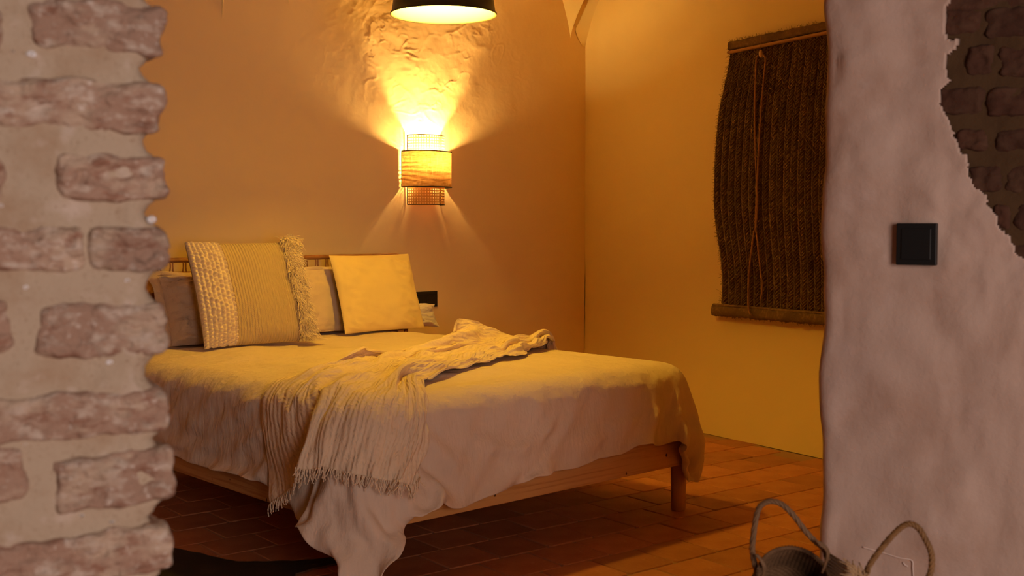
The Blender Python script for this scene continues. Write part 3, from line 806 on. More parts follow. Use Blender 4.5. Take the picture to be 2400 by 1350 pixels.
0,0,0,0,0,0,0,-1,0,1,0,0,0,0,0,0,0,0,-1,0,-5,7,2,-7,6,-2,4,-8,7,2,10,-6,-8,5,-14,22,-3,-3,-5,-10,15,0,-2,0,0,0,0,0,-1,0,0,0,0,1,0,0,0,0,0,0,0,-1,0,0,0,0,0,0,1,0,0,0,0,0,-1,0,0,0,0,0,0,0,0,0,0,0,0,0,0,0,1,-1,0,0,1,-3,6,
-2,-4,4,-6,1,-2,5,-8,18,0,-2,2,-10,13,4,-5,4,-18,14,2,-2,1,-3,0,0,0,0,1,0,0,-1,0,0,0,0,0,0,0,0,0,0,0,0,0,0,0,0,0,0,0,0,0,0,0,0,0,0,0,0,0,0,0,0,0,0,0,1,0,0,-1,0,0,0,0,2,-4,2,-1,0,0,-3,4,-1,0,-1,-4,5,-5,-1,12,-5,0,-8,11,
-11,15,-6,-2,-1,0,0,0,0,0,0,0,1,-1,0,0,0,0,0,0,0,0,0,0,0,0,0,0,0,0,0,0,0,0,0,0,0,0,0,0,0,0,0,0,1,-1,0,1,-1,0,0,0,1,0,-1,0,-1,4,-6,2,0,5,-6,1,4,-4,-1,7,-4,-9,10,2,-9,4,-11,14,8,-15,5,-6,3,2,-1,1,0,-1,0,0,0,0,0,0,0,0,0,0,
0,0,0,0,0,0,0,0,0,0,0,0,0,0,0,0,0,0,0,0,0,0,0,0,-1,2,-1,-1,1,0,0,0,0,0,1,-1,2,-7,5,-1,-1,-1,9,-4,0,-1,-3,-2,-6,7,9,-13,15,-18,7,0,6,2,-16,8,2,-2,2,-1,0,0,0,0,0,0,0,0,0,0,0,0,0,0,0,0,0,0,0,0,0,0,0,0,0,0,0,0,0,0,0,0,0,0,0,
0,0,-1,2,0,-1,0,0,0,0,0,0,0,-2,4,-1,1,-2,6,-6,2,-2,2,-2,-9,5,12,-11,9,-11,-2,9,2,-3,-9,6,2,-1,1,0,0,0,0,0,0,0,0,0,0,0,0,0,0,0,0,0,0,0,0,0,0,0,0,0,0,0,0,0,0,0,0,0,0,0,0,0,0,0,0,-1,0,0,1,0,0,0,-1,0,1,0,3,5,-3,0,-4,0,1,-3,
2,0,3,7,-9,0,-5,-5,11,1,1,-10,1,4,0,2,-1,-1,1,0,0,0,0,0,0,0,0,0,0,0,0,0,0,0,0,0,0,0,0,0,0,0,0,0,0,0,0,0,0,0,0,0,0,0,0,0,0,0,0,0,-1,1,0,0,0,0,0,1,-2,-7,2,2,2,4,0,3,-6,3,15,-9,-5,-4,-4,8,2,2,-6,-5,6,0,3,-2,-1,0,0,0,0,0,0,
0,0,0,0,0,0,0,0,0,0,0,0,0,0,0,0,0,0,0,0,0,0,0,0,0,0,0,0,0,0,0,0,0,0,0,0,1,0,-1,0,-1,1,0,0,0,-4,2,0,0,4,-1,3,-2,0,-1,3,-7,3,-10,16,-4,1,-2,-10,10,-3,11,-5,-4,1,0,-1,1,0,0,0,0,0,0,0,0,0,0,0,0,0,0,0,0,0,0,0,0,0,0,0,0,0,0,0,
0,0,0,0,0,0,0,0,0,0,0,1,-1,0,0,0,1,-1,0,0,-2,6,-2,-1,1,-3,4,-2,3,-3,0,1,1,-13,13,3,-4,2,-10,6,-2,13,-7,-6,2,1,0,0,-1,1,0,0,0,0,0,0,0,0,0,0,0,0,0,0,0,0,0,0,0,0,0,0,0,0,0,0,0,0,0,0,0,0,0,0,0,0,1,-1,0,0,0,0,0,0,1,-1,2,-6,2,
3,1,1,-3,3,1,-2,-5,5,-21,12,8,3,-5,-11,6,3,10,-6,-8,4,0,0,0,0,0,-1,1,0,0,0,0,0,0,0,0,0,0,0,0,0,0,0,0,0,0,0,0,0,0,0,0,0,0,0,0,0,0,0,0,0,0,0,0,0,0,0,0,0,0,1,-1,0,0,1,-2,0,0,-2,4,4,-4,2,-1,-11,6,4,10,-8,-10,3,5,10,-6,-8,4,
-2,2,1,0,0,0,0,-1,1,0,0,0,0,0,0,0,0,0,0,0,0,0,0,0,0,0,0,0,0,0,0,0,0,0,0,0,0,0,0,0,0,0,0,0,0,0,0,0,0,0,-1,0,2,-3,6,4,0,-4,4,1,-7,-3,4,2,1,6,-8,5,-15,14,-6,10,-4,-7,4,-6,3,3,-1,1,0,0,0,0,0,0,0,0,0,0,0,0,0,0,0,0,0,0,0,0,0,
0,0,0,0,0,0,0,0,0,0,0,0,0,0,0,0,0,0,-1,0,1,-1,1,0,0,0,0,-1,4,0,-2,-2,8,-5,-9,2,0,9,-7,0,7,-3,-14,10,-4,17,-11,-6,5,-11,8,7,-3,-1,-1,0,0,0,0,-1,0,1,0,0,0,0,0,0,0,0,0,0,0,0,0,0,0,0,0,0,0,0,0,0,0,0,0,0,0,0,0,0,0,0,0,0,-1,1,
-1,1,-1,1,0,0,-1,-4,-1,0,-7,2,8,5,2,-11,12,6,-3,-13,6,0,18,-9,-7,0,-10,14,8,-8,-3,0,1,0,0,0,0,1,-1,0,0,0,0,0,0,0,0,0,0,0,0,0,0,0,0,0,0,0,0,0,0,0,0,0,0,0,0,0,0,0,0,0,0,0,0,0,0,0,0,0,0,0,-1,0,1,1,0,-2,7,-12,2,5,-7,-1,-7,4,
4,7,-4,-5,0,-6,14,5,-11,-1,1,0,-1,1,0,0,0,0,1,-1,0,0,0,0,0,0,0,0,0,0,0,0,0,0,0,0,0,0,0,0,0,0,0,0,0,0,0,0,0,0,0,0,0,0,0,1,0,-1,0,0,0,0,1,-2,-2,1,5,4,-9,-1,2,-7,4,-8,6,2,6,-6,-4,1,-3,14,0,-10,3,0,-1,0,0,0,0,0,0,-1,0,1,0,0,
0,0,0,0,0,0,0,0,0,0,0,0,0,0,0,0,0,0,0,0,0,0,0,0,0,0,0,0,0,0,0,0,1,-1,0,0,0,0,0,0,0,4,-2,2,-4,2,-6,8,-6,0,-7,-6,9,7,-10,-4,-2,-2,17,-4,-8,7,-6,-4,4,2,1,-1,0,0,0,0,0,0,0,0,0,0,0,0,0,0,0,0,0,0,0,0,0,0,0,0,0,0,0,0,0,0,0,0,0,
0,0,0,0,0,0,0,-1,1,0,0,1,-1,0,0,0,6,2,-9,4,-9,11,-5,-4,5,-7,12,3,-18,-2,-1,-6,24,-7,-8,10,-15,-2,10,2,-1,-1,0,0,0,0,0,1,-1,0,0,0,0,0,0,0,0,0,0,0,0,0,0,0,0,0,0,0,0,0,0,0,0,0,0,0,0,0,0,0,0,0,0,0,0,0,0,0,-1,1,0,2,-10,12,3,
-10,9,-13,8,6,0,-12,-2,-2,8,-14,3,24,-13,-6,5,-17,5,14,-1,-4,0,0,0,0,0,1,0,-1,0,0,0,0,0,0,0,0,0,0,0,0,0,0,0,0,0,0,0,0,0,0,0,0,0,0,0,0,0,0,0,0,0,0,0,0,0,0,0,0,1,-1,0,-3,9,-17,3,10,-8,6,-13,3,7,0,-4,1,-1,5,6,-9,3,-1,-12,8,
13,-5,-3,0,-1,0,0,0,1,-1,0,0,0,0,0,0,0,0,0,0,0,0,0,0,0,0,0,0,0,0,0,0,0,0,0,0,0,0,0,0,0,0,0,0,0,0,0,1,-1,0,0,-1,-1,0,1,3,-6,8,-1,-4,3,-6,4,1,-6,6,-8,-1,14,2,-4,-4,-7,-1,9,8,-6,0,0,-2,0,0,0,1,-1,0,0,0,0,0,0,0,0,0,0,0,0,0,
0,0,0,0,0,0,0,0,0,0,0,0,0,0,0,0,0,0,0,0,0,0,0,0,1,-1,0,0,0,-2,2,0,0,1,-7,2,2,1,-4,3,2,-2,2,-3,-7,12,5,-11,5,-4,-14,12,11,-9,4,-1,-4,0,1,0,0,0,0,0,0,0,0,0,0,0,0,0,0,0,0,0,0,0,0,0,0,0,0,0,0,0,0,0,0,0,0,0,0,0,0,0,0,0,0,1,
-1,0,0,0,-1,2,-3,1,1,-4,14,-5,-5,-3,-1,1,2,3,-2,3,17,-9,-13,9,-10,-6,21,-7,-3,8,-5,-8,1,5,1,-1,0,-1,1,0,-1,1,0,0,0,0,0,0,0,0,0,0,0,0,0,0,0,0,0,0,0,0,0,0,0,0,0,0,0,0,0,0,0,0,0,-1,0,0,0,1,1,-5,4,0,-2,8,-12,1,3,2,3,-3,1,5,
-1,-4,-5,0,9,-13,-2,16,1,0,-7,0,-9,6,5,-2,0,1,0,0,-1,0,1,-1,1,0,0,0,0,0,0,0,0,0,0,0,0,0,0,0,0,0,0,0,0,0,0,0,0,0,0,0,0,0,0,1,0,0,0,0,0,-1,-3,4,-2,1,2,1,7,3,1,1,1,2,-9,-9,-7,9,2,-1,-11,0,13,1,-3,2,1,-24,16,3,1,1,-1,0,0,0,
0,0,0,0,0,0,0,0,0,0,0,0,0,0,0,0,0,0,0,0,0,0,0,0,0,0,0,0,0,0,0,0,0,0,0,0,0,0,0,0,0,0,0,-1,3,-1,-1,-7,-5,-2,0,1,-2,6,3,-4,8,0,-11,-2,11,9,-2,-11,10,-6,-4,8,-8,6,2,-1,-1,0,0,0,0,0,0,0,0,0,0,0,0,0,0,0,0,0,0,0,0,0,0,0,0,0,0,
0,0,0,0,0,0,0,0,0,0,0,0,0,0,0,0,0,0,0,0,1,-2,0,2,-1,3,-1,1,-2,6,-5,-7,-2,-6,8,-12,11,11,-8,-5,18,-31,3,12,5,-3,5,-3,-3,0,0,0,0,0,0,0,0,0,0,0,0,0,0,0,0,0,0,0,0,0,0,0,0,0,0,0,0,0,0,0,0,0,0,0,0,0,0,0,0,0,0,0,0,0,0,0,1,0,1,
-3,-1,3,1,-1,2,-5,4,5,-3,-13,-10,7,-8,-4,19,0,-32,23,-6,-3,4,10,-6,-5,0,1,0,0,0,0,0,0,0,0,0,0,0,0,0,0,0,0,0,0,0,0,0,0,0,0,0,0,0,0,0,0,0,0,0,0,0,0,0,0,0,0,0,0,0,0,0,1,0,0,-1,-2,5,-6,5,-5,-1,6,-10,12,10,10,-32,12,-16,8,1,
-10,4,-14,13,-4,19,-5,-11,1,3,-1,0,0,0,0,0,0,0,0,0,0,0,0,0,0,0,0,0,0,0,0,0,0,0,0,0,0,0,0,0,0,0,0,0,0,0,0,0,0,0,0,0,0,0,0,0,1,-1,0,-1,3,-4,7,-13,2,4,-11,15,-2,-5,-3,26,7,11,-13,-14,1,13,4,-9,9,-10,-1,0,1,0,1,0,0,0,0,0,0,
0,0,0,0,0,0,0,0,0,0,0,0,0,0,0,0,0,0,0,0,0,0,0,0,0,0,0,0,0,0,0,0,0,0,0,0,0,0,0,-1,1,1,0,-1,3,-5,7,2,-7,3,-12,4,4,3,3,12,1,-13,-7,5,-3,13,9,-8,-14,3,2,-1,0,1,0,0,0,0,0,0,0,0,0,0,0,0,0,0,0,0,0,0,0,0,0,0,0,0,0,0,0,0,0,0,0,0,
0,0,0,0,0,0,0,0,0,0,0,0,0,1,-1,0,0,0,-1,3,-1,2,6,-5,1,-11,-3,14,4,15,-19,-2,6,12,-11,-7,6,-5,9,-9,6,-3,2,0,0,0,0,0,0,0,0,0,0,0,0,0,0,0,0,0,0,0,0,0,0,0,0,0,0,0,0,0,0,0,0,0,0,0,0,0,0,0,0,0,0,0,0,0,0,0,2,-2,0,1,-1,-5,7,-2,
-5,7,1,2,-5,2,3,-26,13,3,20,-4,1,11,-22,-8,-2,23,-14,11,-3,-3,0,0,0,0,0,0,0,0,0,0,0,0,0,0,0,0,0,0,0,0,0,0,0,0,0,0,0,0,0,0,0,0,0,0,0,0,0,0,0,0,0,0,0,0,0,0,0,0,1,0,-5,10,-10,3,-5,-3,10,-7,14,-5,8,-19,7,21,-16,5,21,-27,6,
15,-1,-25,24,-5,-5,-1,0,0,0,0,0,0,0,0,0,0,0,0,0,0,0,0,0,0,0,0,0,0,0,0,0,0,0,0,0,0,0,0,0,0,0,0,0,0,0,0,0,0,0,0,0,1,-1,1,-1,-3,8,-11,8,-4,7,-1,-3,15,-9,3,-7,1,-7,1,4,-5,-4,14,1,-11,-4,20,-5,-3,1,-2,-1,0,0,0,0,0,0,0,0,0,0,
0,0,0,0,0,0,0,0,0,0,0,0,0,0,0,0,0,0,0,0,0,0,0,0,0,0,0,0,0,0,0,0,0,0,0,0,0,0,3,-5,4,-2,4,0,10,1,-15,1,-3,0,3,-8,-4,12,1,-10,-4,1,0,7,9,-4,-1,1,-2,0,-1,0,0,0,0,0,0,0,0,0,0,0,0,0,0,0,0,0,0,0,0,0,0,0,0,0,0,0,0,0,0,0,0,0,0,0,
0,0,0,0,0,0,0,0,0,1,0,0,-1,-1,1,7,1,4,0,-16,5,-7,-2,2,-5,0,-8,-4,7,6,8,3,-1,-6,1,-2,2,-1,4,-4,0,0,0,0,0,0,0,0,0,0,0,0,0,0,0,0,0,0,0,0,0,0,0,0,0,0,0,0,0,0,0,0,0,0,0,0,0,0,0,0,0,0,0,0,0,0,1,0,-3,8,5,-3,-3,-1,-10,17,4,2,
-10,-17,-8,-11,2,-1,-12,-1,5,0,11,34,-25,-1,3,1,-2,4,1,0,0,0,0,0,0,0,0,0,0,0,0,0,0,0,0,0,0,0,0,0,0,0,0,0,0,0,0,0,0,0,0,0,0,0,0,0,0,0,0,0,0,0,0,0,-1,0,3,-6,-9,1,4,1,13,-9,-10,6,8,1,-156,7,-16,16,-8,-7,-6,7,18,23,33,9,-22,
-23,-7,-2,9,-12,-10,25,23,2,10,0,13,9,-11,-7,4,9,9,13,-15,-19,-6,0,-2,10,26,0,3,-4,3,-14,8,-6,5,0,-8,4,8,-13,-17,-8,-10,5,23,20,12,2,0,-25,-15,-23,-11,-16,21,25,3,23,0,9,14,1,15,-4,27,-25,27,-13,11,1,1,-5,-3,-13,-13,5,
-2,22,-2,10,-3,2,-9,-22,-4,22,-3,12,-20,-5,24,4,-13,-17,-9,-11,31,18,5,-10,-4,0,-17,17,3,-3,-21,19,-12,17,-7,6,1,-12,-10,22,6,-4,-3,-11,4,-12,7,-6,-20,33,-13,-6,-8,17,4,3,17,-18,3,9,-18,-4,-9,16,10,19,-8,6,-9,10,-3,-7,1,
8,-17,-7,21,-18,9,-2,-13,19,13,-14,5,-7,5,-10,-3,-10,-3,8,15,3,-9,-9,-12,0,6,17,4,-11,6,-17,-4,6,11,-18,6,-14,17,3,-6,2,-2,-7,8,13,8,-8,-20,14,-4,10,-13,-13,18,2,-1,12,-10,0,2,8,2,-1,5,-11,-2,-10,22,6,-10,-8,15,-7,8,-6,
-5,8,-24,-2,10,2,-11,8,2,5,0,11,-2,-2,-8,-14,-1,11,-14,9,-4,9,9,-4,-4,-1,-6,-8,17,-4,-20,5,4,1,10,0,-12,7,-12,1,6,2,-2,-3,16,-12,1,1,-10,5,9,1,9,-16,4,1,12,7,4,-12,-24,-5,6,-10,14,29,-9,-20,21,-8,8,-3,7,-4,-9,5,-13,4,10,
-18,3,-1,-10,-3,29,-11,8,12,-4,-11,-19,-4,20,-7,9,-19,14,4,-9,6,-13,4,5,4,-8,11,5,-17,7,5,-9,17,-3,-3,6,-8,-8,-1,-1,-2,1,22,-6,-7,-18,11,4,-3,0,-8,6,14,12,-4,-26,-8,-6,0,-10,-3,-1,17,13,6,19,-14,8,8,-20,24,-10,-15,6,-1,
13,-6,-17,-4,13,6,-4,9,-2,14,-15,-20,-1,3,9,8,-5,8,-30,3,1,-1,12,-14,11,3,-7,9,15,-6,-26,6,20,-6,8,-3,0,-8,10,-11,10,-7,-11,-3,25,4,-8,-17,-4,14,6,1,-24,30,15,-34,2,-27,15,-7,2,6,13,-22,-7,14,20,7,-4,0,2,-8,-2,10,-7,-15,
-7,15,-3,11,-6,7,-12,9,2,-12,-14,-6,5,24,-12,4,-1,-10,10,-24,25,13,6,6,-26,0,-2,-26,2,25,4,-13,-9,13,7,2,-14,14,11,6,-15,7,6,-20,-15,12,22,-15,-5,-9,11,1,9,2,-8,5,-26,11,-9,10,3,1,-7,1,-7,23,28,0,-5,-2,2,-17,15,-4,0,-16,
11,-3,-2,10,-3,-2,-6,-13,14,-20,3,4,18,5,-7,-14,3,3,5,16,-13,2,-7,13,3,-9,3,-4,-16,10,5,-6,-4,-2,9,-8,3,-15,3,9,11,-8,-6,20,-8,3,-5,4,-8,-4,3,-4,25,-15,-12,1,11,6,7,-9,6,0,-15,-2,20,-7,31,-3,-8,5,-7,1,0,3,-9,0,-10,12,-2,
1,6,-8,1,-18,-13,12,-4,20,9,-16,-1,1,1,14,-3,1,-14,-3,4,-7,9,-4,2,15,-6,-18,8,2,3,-8,0,6,-3,1,-2,1,-4,8,0,0,3,0,2,-6,-5,-1,7,2,-4,10,-11,-3,21,7,-6,3,-5,-6,0,1,1,-2,29,-4,-1,-15,18,-7,-1,9,2,-13,6,-10,5,-12,20,-16,-5,-5,
6,-10,10,14,-16,3,-2,5,-1,-5,5,-8,7,-13,8,-3,-1,4,-11,6,8,9,-11,4,-8,9,-11,12,-5,8,-12,8,3,-2,-7,1,7,-8,7,-7,4,-3,-5,20,-9,-6,-2,19,5,-12,4,3,2,3,-3,-1,-3,-9,26,3,-1,0,-19,22,-11,-2,7,5,-18,-11,15,-1,-9,5,-9,10,-3,-4,18,
-16,0,-5,11,-6,-3,-6,2,-1,2,6,-8,10,-4,1,3,-2,-1,-11,16,-6,16,-18,6,-14,22,-9,7,-10,1,3,-2,-7,1,16,-14,15,-12,0,7,-5,9,-20,20,6,-15,9,9,1,2,-4,3,2,-5,0,9,11,0,1,9,-27,19,-12,4,9,0,-1,-5,3,-6,-11,11,-2,-7,21,-15,-3,1,6,
-11,6,-3,-1,1,9,2,-2,-3,-4,2,3,6,-2,2,4,-10,9,-17,18,-15,15,-11,11,-5,3,2,1,3,-3,-2,-10,15,-21,11,0,-9,14,-13,10,1,-12,12,10,-2,0,-1,3,-3,-4,3,-2,27,-18,7,4,0,4,-17,7,-9,-4,12,5,-5,3,-7,7,-2,10,3,-10,-4,6,0,-7,4,0,5,4,
-5,-2,-2,3,0,-1,4,-2,0,-4,-1,1,4,0,9,-9,11,-9,5,-5,6,-4,-3,-1,1,-1,-2,1,1,9,-11,0,4,-7,6,1,-4,8,7,-3,-3,-3,-1,1,-3,0,5,-14,20,4,-1,0,-1,2,4,3,-3,-6,-6,3,-1,0,8,-6,5,-2,1,-4,4,-2,1,4,1,0,-1,-1,-1,0,2,2,1,0,-1,1,0,2,-2,-1,
-2,1,-3,4,-3,2,-3,5,-1,2,0,0,0,0,0,0,-1,-2,1,-3,-3,7,-4,0,1,3,-3,-2,-2,2,-5,1,3,-2,-5,9,20,6,-3,-8,-3,16,3,-4,2,1,0,2,-4,1,-1,4,-2,1,-2,2,1,0,-1,0,0,-1,1,0,1,0,0,-1,1,-1,0,1,-1,1,0,0,0,-1,1,-4,1,0,0,0,1,2,0,0,0,0,0,0,0,
1,-1,0,1,-3,3,0,0,-3,-1,-1,3,-2,-2,-6,3,4,-8,10,21,4,-11,6,7,-7,-5,8,8,-2,2,-2,2,2,1,1,-1,-1,0,1,-1,0,0,0,1,0,0,0,0,-1,0,0,0,1,0,-1,1,0,-1,0,0,0,-1,0,1,-2,-2,-1,1,2,2,0,0,0,0,0,1,-1,0,0,0,1,1,1,-2,-1,1,0,-2,-1,1,-1,0,-5,
2,-11,-8,18,10,9,-14,-1,10,4,-3,6,0,1,2,-1,2,-1,0,0,0,-1,1,0,0,0,-1,0,0,1,0,0,0,0,0,-1,0,1,-1,0,1,0,0,0,0,0,-1,-1,1,-3,-1,-1,3,2,0,1,-1,0,0,0,0,1,0,0,0,0,0,-3,0,2,-2,-1,0,1,-7,2,3,3,31,-16,4,-14,10,9,4,-3,-2,8,-1,2,-1,1,
0,2,1,-1,0,0,-1,0,1,0,0,0,0,-1,0,0,0,0,1,0,0,-1,0,0,0,0,0,0,0,0,0,0,0,1,-1,0,-1,1,0,0,0,1,-1,0,1,-1,0,1,0,-1,0,-1,0,-5,1,-2,-1,2,4,-5,-4,4,30,0,-3,4,-1,-6,-3,1,7,-2,3,1,1,1,1,1,-1,0,0,0,0,0,-1,1,0,0,0,0,0,0,0,0,-1,0,0,0,
1,0,0,0,0,-1,0,0,1,0,-1,0,-1,-1,-1,1,3,-1,1,-1,0,1,-1,0,1,-1,0,0,-2,-1,1,-3,4,1,0,-1,-2,-1,-1,-3,33,-3,2,2,-1,-1,1,-1,-3,1,0,1,2,0,1,0,0,0,0,0,0,0,0,-1,0,0,1,0,0,0,0,0,0,0,-1,1,0,-1,0,0,0,1,0,-1,0,0,0,0,0,-1,0,0,0,1,0,0,
0,0,0,1,-1,1,0,-1,0,-1,-4,2,-1,4,-1,0,-1,-2,0,1,33,0,0,-1,-3,5,-2,0,0,-5,5,-1,1,1,0,0,0,1,0,-1,1,0,0,0,0,0,-1,0,0,0,0,0,0,-1,1,0,0,1,0,0,-1,0,0,0,0,0,1,-1,-1,1,-1,-3,2,1,1,0,1,-1,0,0,1,-1,1,0,-1,1,-3,1,-3,1,3,-5,-1,1,2,
-6,28,5,-1,-2,4,-6,5,-1,-1,3,-5,3,1,1,0,0,0,0,-1,1,0,0,-1,1,0,0,0,0,0,0,0,0,-2,2,-1,0,1,-1,0,0,1,-1,0,1,0,0,-1,1,0,-1,0,0,-2,0,0,2,0,0,1,-1,0,1,-1,0,1,-2,2,0,-2,0,-2,4,1,0,-4,1,20,9,3,1,-4,0,1,2,0,-3,3,1,0,0,1,0,0,-1,1,
0,-1,0,1,-1,1,-1,-1,0,0,0,0,0,2,-1,0,0,-1,1,0,0,0,1,0,-1,0,0,0,0,0,0,0,1,-1,-1,0,1,0,0,0,1,0,0,0,0,-1,1,-3,2,0,-2,-1,2,1,1,-3,3,33,-9,9,-1,-1,2,-2,1,-1,0,1,1,0,0,0,0,1,0,0,0,0,0,0,-1,-1,1,1,0,0,0,0,-1,0,0,1,0,0,0,-1,0,0,
0,0,1,0,0,-1,0,0,0,0,0,0,1,-1,-1,1,1,-1,0,0,0,1,0,0,0,-2,-4,3,-2,-5,4,-4,2,5,-2,27,3,-3,3,2,1,0,-1,0,2,0,-1,0,0,1,0,-1,1,0,0,0,0,-1,1,0,0,0,0,-1,0,0,1,0,0,0,-1,0,0,1,0,0,-1,0,0,0,0,1,-1,0,0,0,0,0,0,0,0,0,0,1,0,0,0,-1,0,
1,-1,1,-2,-3,2,4,-8,2,-2,-2,6,27,3,1,0,1,3,-2,-1,3,-1,-1,0,0,1,-1,0,1,0,0,0,0,-1,1,0,0,0,-1,0,1,0,0,0,-1,0,0,1,0,0,-1,0,0,1,0,0,-1,0,0,1,0,0,0,0,0,0,0,-1,-1,1,0,0,0,1,0,0,-1,1,0,0,-3,1,2,-5,5,-1,-3,3,33,-4,-3,5,3,-4,2,1,
-1,-1,2,-1,1,-1,1,1,0,0,0,-1,0,1,0,0,-1,0,1,0,0,0,-1,0,1,0,0,-1,0,0,1,0,-1,0,0,0,1,0,-1,0,0,0,0,0,0,0,0,1,0,-1,0,1,0,-1,0,1,0,0,0,-1,-2,-1,-1,3,0,-1,1,-5,24,5,1,-5,4,3,1,0,-1,1,-1,1,0,1,0,0,-1,0,0,1,0,0,0,-1,1,0,0,0,-1,
0,1,0,0,-1,0,1,0,0,-1,0,1,0,-1,0,0,0,1,-1,0,0,0,0,0,0,1,-1,0,0,1,-1,0,1,0,-1,0,0,0,0,0,-7,-2,1,7,3,-1,-3,33,-8,6,-1,-6,5,-2,6,-1,0,1,1,0,0,0,-1,1,0,0,0,0,0,-1,1,0,0,-1,0,1,0,0,-1,0,1,0,-1,0,0,1,0,-1,0,1,0,-1,0,0,1,0,0,0,
0,0,0,-1,0,1,0,-1,0,1,-1,0,1,0,0,0,0,1,0,-1,-1,-5,5,2,-1,28,4,-8,4,2,-4,5,-1,3,1,0,0,0,0,0,0,0,0,0,0,0,-1,1,0,0,-1,1,0,0,-1,0,1,0,-1,0,1,0,0,-1,0,1,0,-1,0,1,0,-1,0,0,0,0,0,0,0,0,1,-1,0,0,1,-1,1,0,-1,1,0,-1,1,-1,0,1,-1,
-4,0,4,-1,32,-3,3,1,0,-2,-1,3,1,1,0,-1,0,0,0,0,0,0,0,0,-1,1,0,0,-1,1,0,0,-1,1,0,0,-1,1,0,0,-1,0,1,-1,0,0,1,-1,0,0,1,-1,0,0,0,0,0,0,1,-1,0,0,1,-1,1,-1,1,0,0,0,0,-1,1,0,0,0,-2,-3,4,-2,31,3,-3,0,1,1,-3,-1,4,0,0,1,1,0,-1,0,
0,0,-1,0,1,0,0,-1,1,0,0,-1,1,0,-1,0,1,0,-1,0,1,-1,0,1,0,-1,0,1,0,-1,0,1,0,0,0,0,0,-1,0,0,0,1,-1,1,-1,1,-1,1,0,0,1,0,0,0,-1,0,1,-1,-2,0,33,-1,1,0,0,0,0,-3,1,1,1,1,-1,0,1,0,0,0,0,0,0,0,-1,1,0,0,-1,1,0,-1,1,0,-1,0,1,0,-1,1,
0,-1,0,1,-1,0,0,1,-1,0,0,0,0,0,0,1,-1,0,1,-1,1,-1,1,-1,1,0,-1,1,-1,1,-1,0,0,1,-1,-3,-2,3,35,-3,2,0,0,-1,1,-2,-1,3,1,-1,0,0,0,0,0,-1,1,0,0,-1,1,0,0,-1,1,0,-1,1,0,-1,1,0,-1,0,1,-1,0,1,0,-1,1,0,-1,0,1,-1,0,0,0,0,0,0,0,0,0,
1,-1,1,-1,1,0,-1,1,-1,1,0,0,0,0,0,0,0,-5,1,34,1,-1,-1,1,0,0,0,-1,0,1,0,0,0,0,0,0,0,0,0,-1,1,0,0,-1,1,0,-1,1,0,-1,1,0,-1,1,0,-1,1,0,-1,0,1,-1,0,1,-1,0,1,0,0,0,0,0,-1,1,0,-1,0,1,-1,1,-1,0,1,-1,1,0,0,0,0,1,0,0,0,1,-1,34,0,
0,0,-1,1,0,0,-2,0,1,1,0,0,0,0,0,0,0,0,0,0,0,-1,1,0,-1,1,0,-1,1,0,-1,1,-1,0,1,-1,0,1,-1,0,1,-1,0,1,-1,0,0,0,0,0,0,1,-1,0,1,-1,0,1,-1,1,-1,0,1,-1,1,-1,1,0,0,0,0,0,0,0,35,0,-1,1,-1,0,0,0,0,-2,0,0,1,0,0,1,-1,1,0,-1,1,0,-1,1,
0,-1,1,0,-1,1,0,-1,1,-1,1,0,-1,1,0,-1,1,-1,0,1,-1,0,1,-1,0,0,0,0,0,0,0,1,0,0,-1,0,1,0,0,0,-1,1,-1,1,0,0,0,0,0,0,1,-2,34,1,0,-1,0,0,0,0,0,0,-2,1,0,1,-1,0,1,0,-1,1,0,0,0,0,-1,1,0,-1,1,0,-1,1,-1,1,0,-1,1,-1,0,1,-1,1,-1,0,1,
-1,0,0,0,0,0,0,0,0,1,-1,-1,1,1,0,-1,0,1,-1,1,0,0,1,0,0,-1,1,0,1,-1,0,35,-1,0,0,1,-1,0,0,0,0,1,-1,0,0,1,-1,0,0,0,0,0,-1,1,0,0,0,-1,1,0,-1,1,-1,1,0,-1,1,-1,1,-1,0,1,-1,1,-1,0,1,-1,1,0,0,0,0,0,0,-1,1,0,0,-1,0,1,-1,0,1,0,-1,
1,-1,1,0,1,-1,0,-1,0,1,34,1,0,-1,0,0,0,0,0,0,0,0,0,0,0,0,0,-1,1,0,-1,1,0,-1,1,-1,1,0,-1,1,-1,1,0,-1,1,-1,1,-1,1,0,-1,1,-1,1,-1,0,1,-1,0,0,0,0,0,0,0,0,0,0,1,0,-1,1,-1,0,0,1,-1,0,-1,0,1,1,0,0,0,0,35,-1,0,0,-1,1,0,0,0,1,-1,
0,0,0,0,0,0,0,0,0,0,0,-1,1,0,0,0,-1,1,-1,1,0,-1,1,-1,1,-1,1,-1,0,1,-1,1,-1,1,-1,0,0,0,0,0,0,0,0,1,-1,1,0,-1,0,1,-1,1,0,-1,0,1,-1,0,1,0,0,0,1,1,1,34,1,-1,1,0,0,0,0,0,-1,0,1,-1,0,0,0,0,0,0,-1,1,-1,1,0,-1,1,-1,1,-1,1,0,-1,
1,-1,1,-1,1,-1,1,-1,0,1,-1,1,-1,1,-1,1,0,0,0,0,0,0,-1,1,-1,0,1,-1,0,1,0,-1,1,0,-1,2,0,0,-1,0,1,0,1,-1,35,0,1,-1,1,-1,0,0,0,0,0,-1,1,-1,0,0,0,0,0,0,0,0,0,0,0,0,0,0,0,0,-1,1,-1,1,-1,1,-1,1,-1,1,-1,0,0,0,1,-1,1,-1,0,0,0,0,
0,0,0,0,1,-1,0,1,-1,0,0,1,0,-1,1,-1,1,0,0,0,0,0,0,-1,35,0,0,1,0,0,0,-1,0,0,0,-1,0,0,0,0,0,0,0,0,0,0,0,-1,1,-1,1,-1,1,-1,1,-1,1,-1,1,-1,1,-1,1,-1,1,-1,1,-1,0,0,0,0,0,0,0,0,0,0,1,-1,0,1,-1,0,1,0,-1,0,0,1,0,1,0,-1,1,0,-2,1,
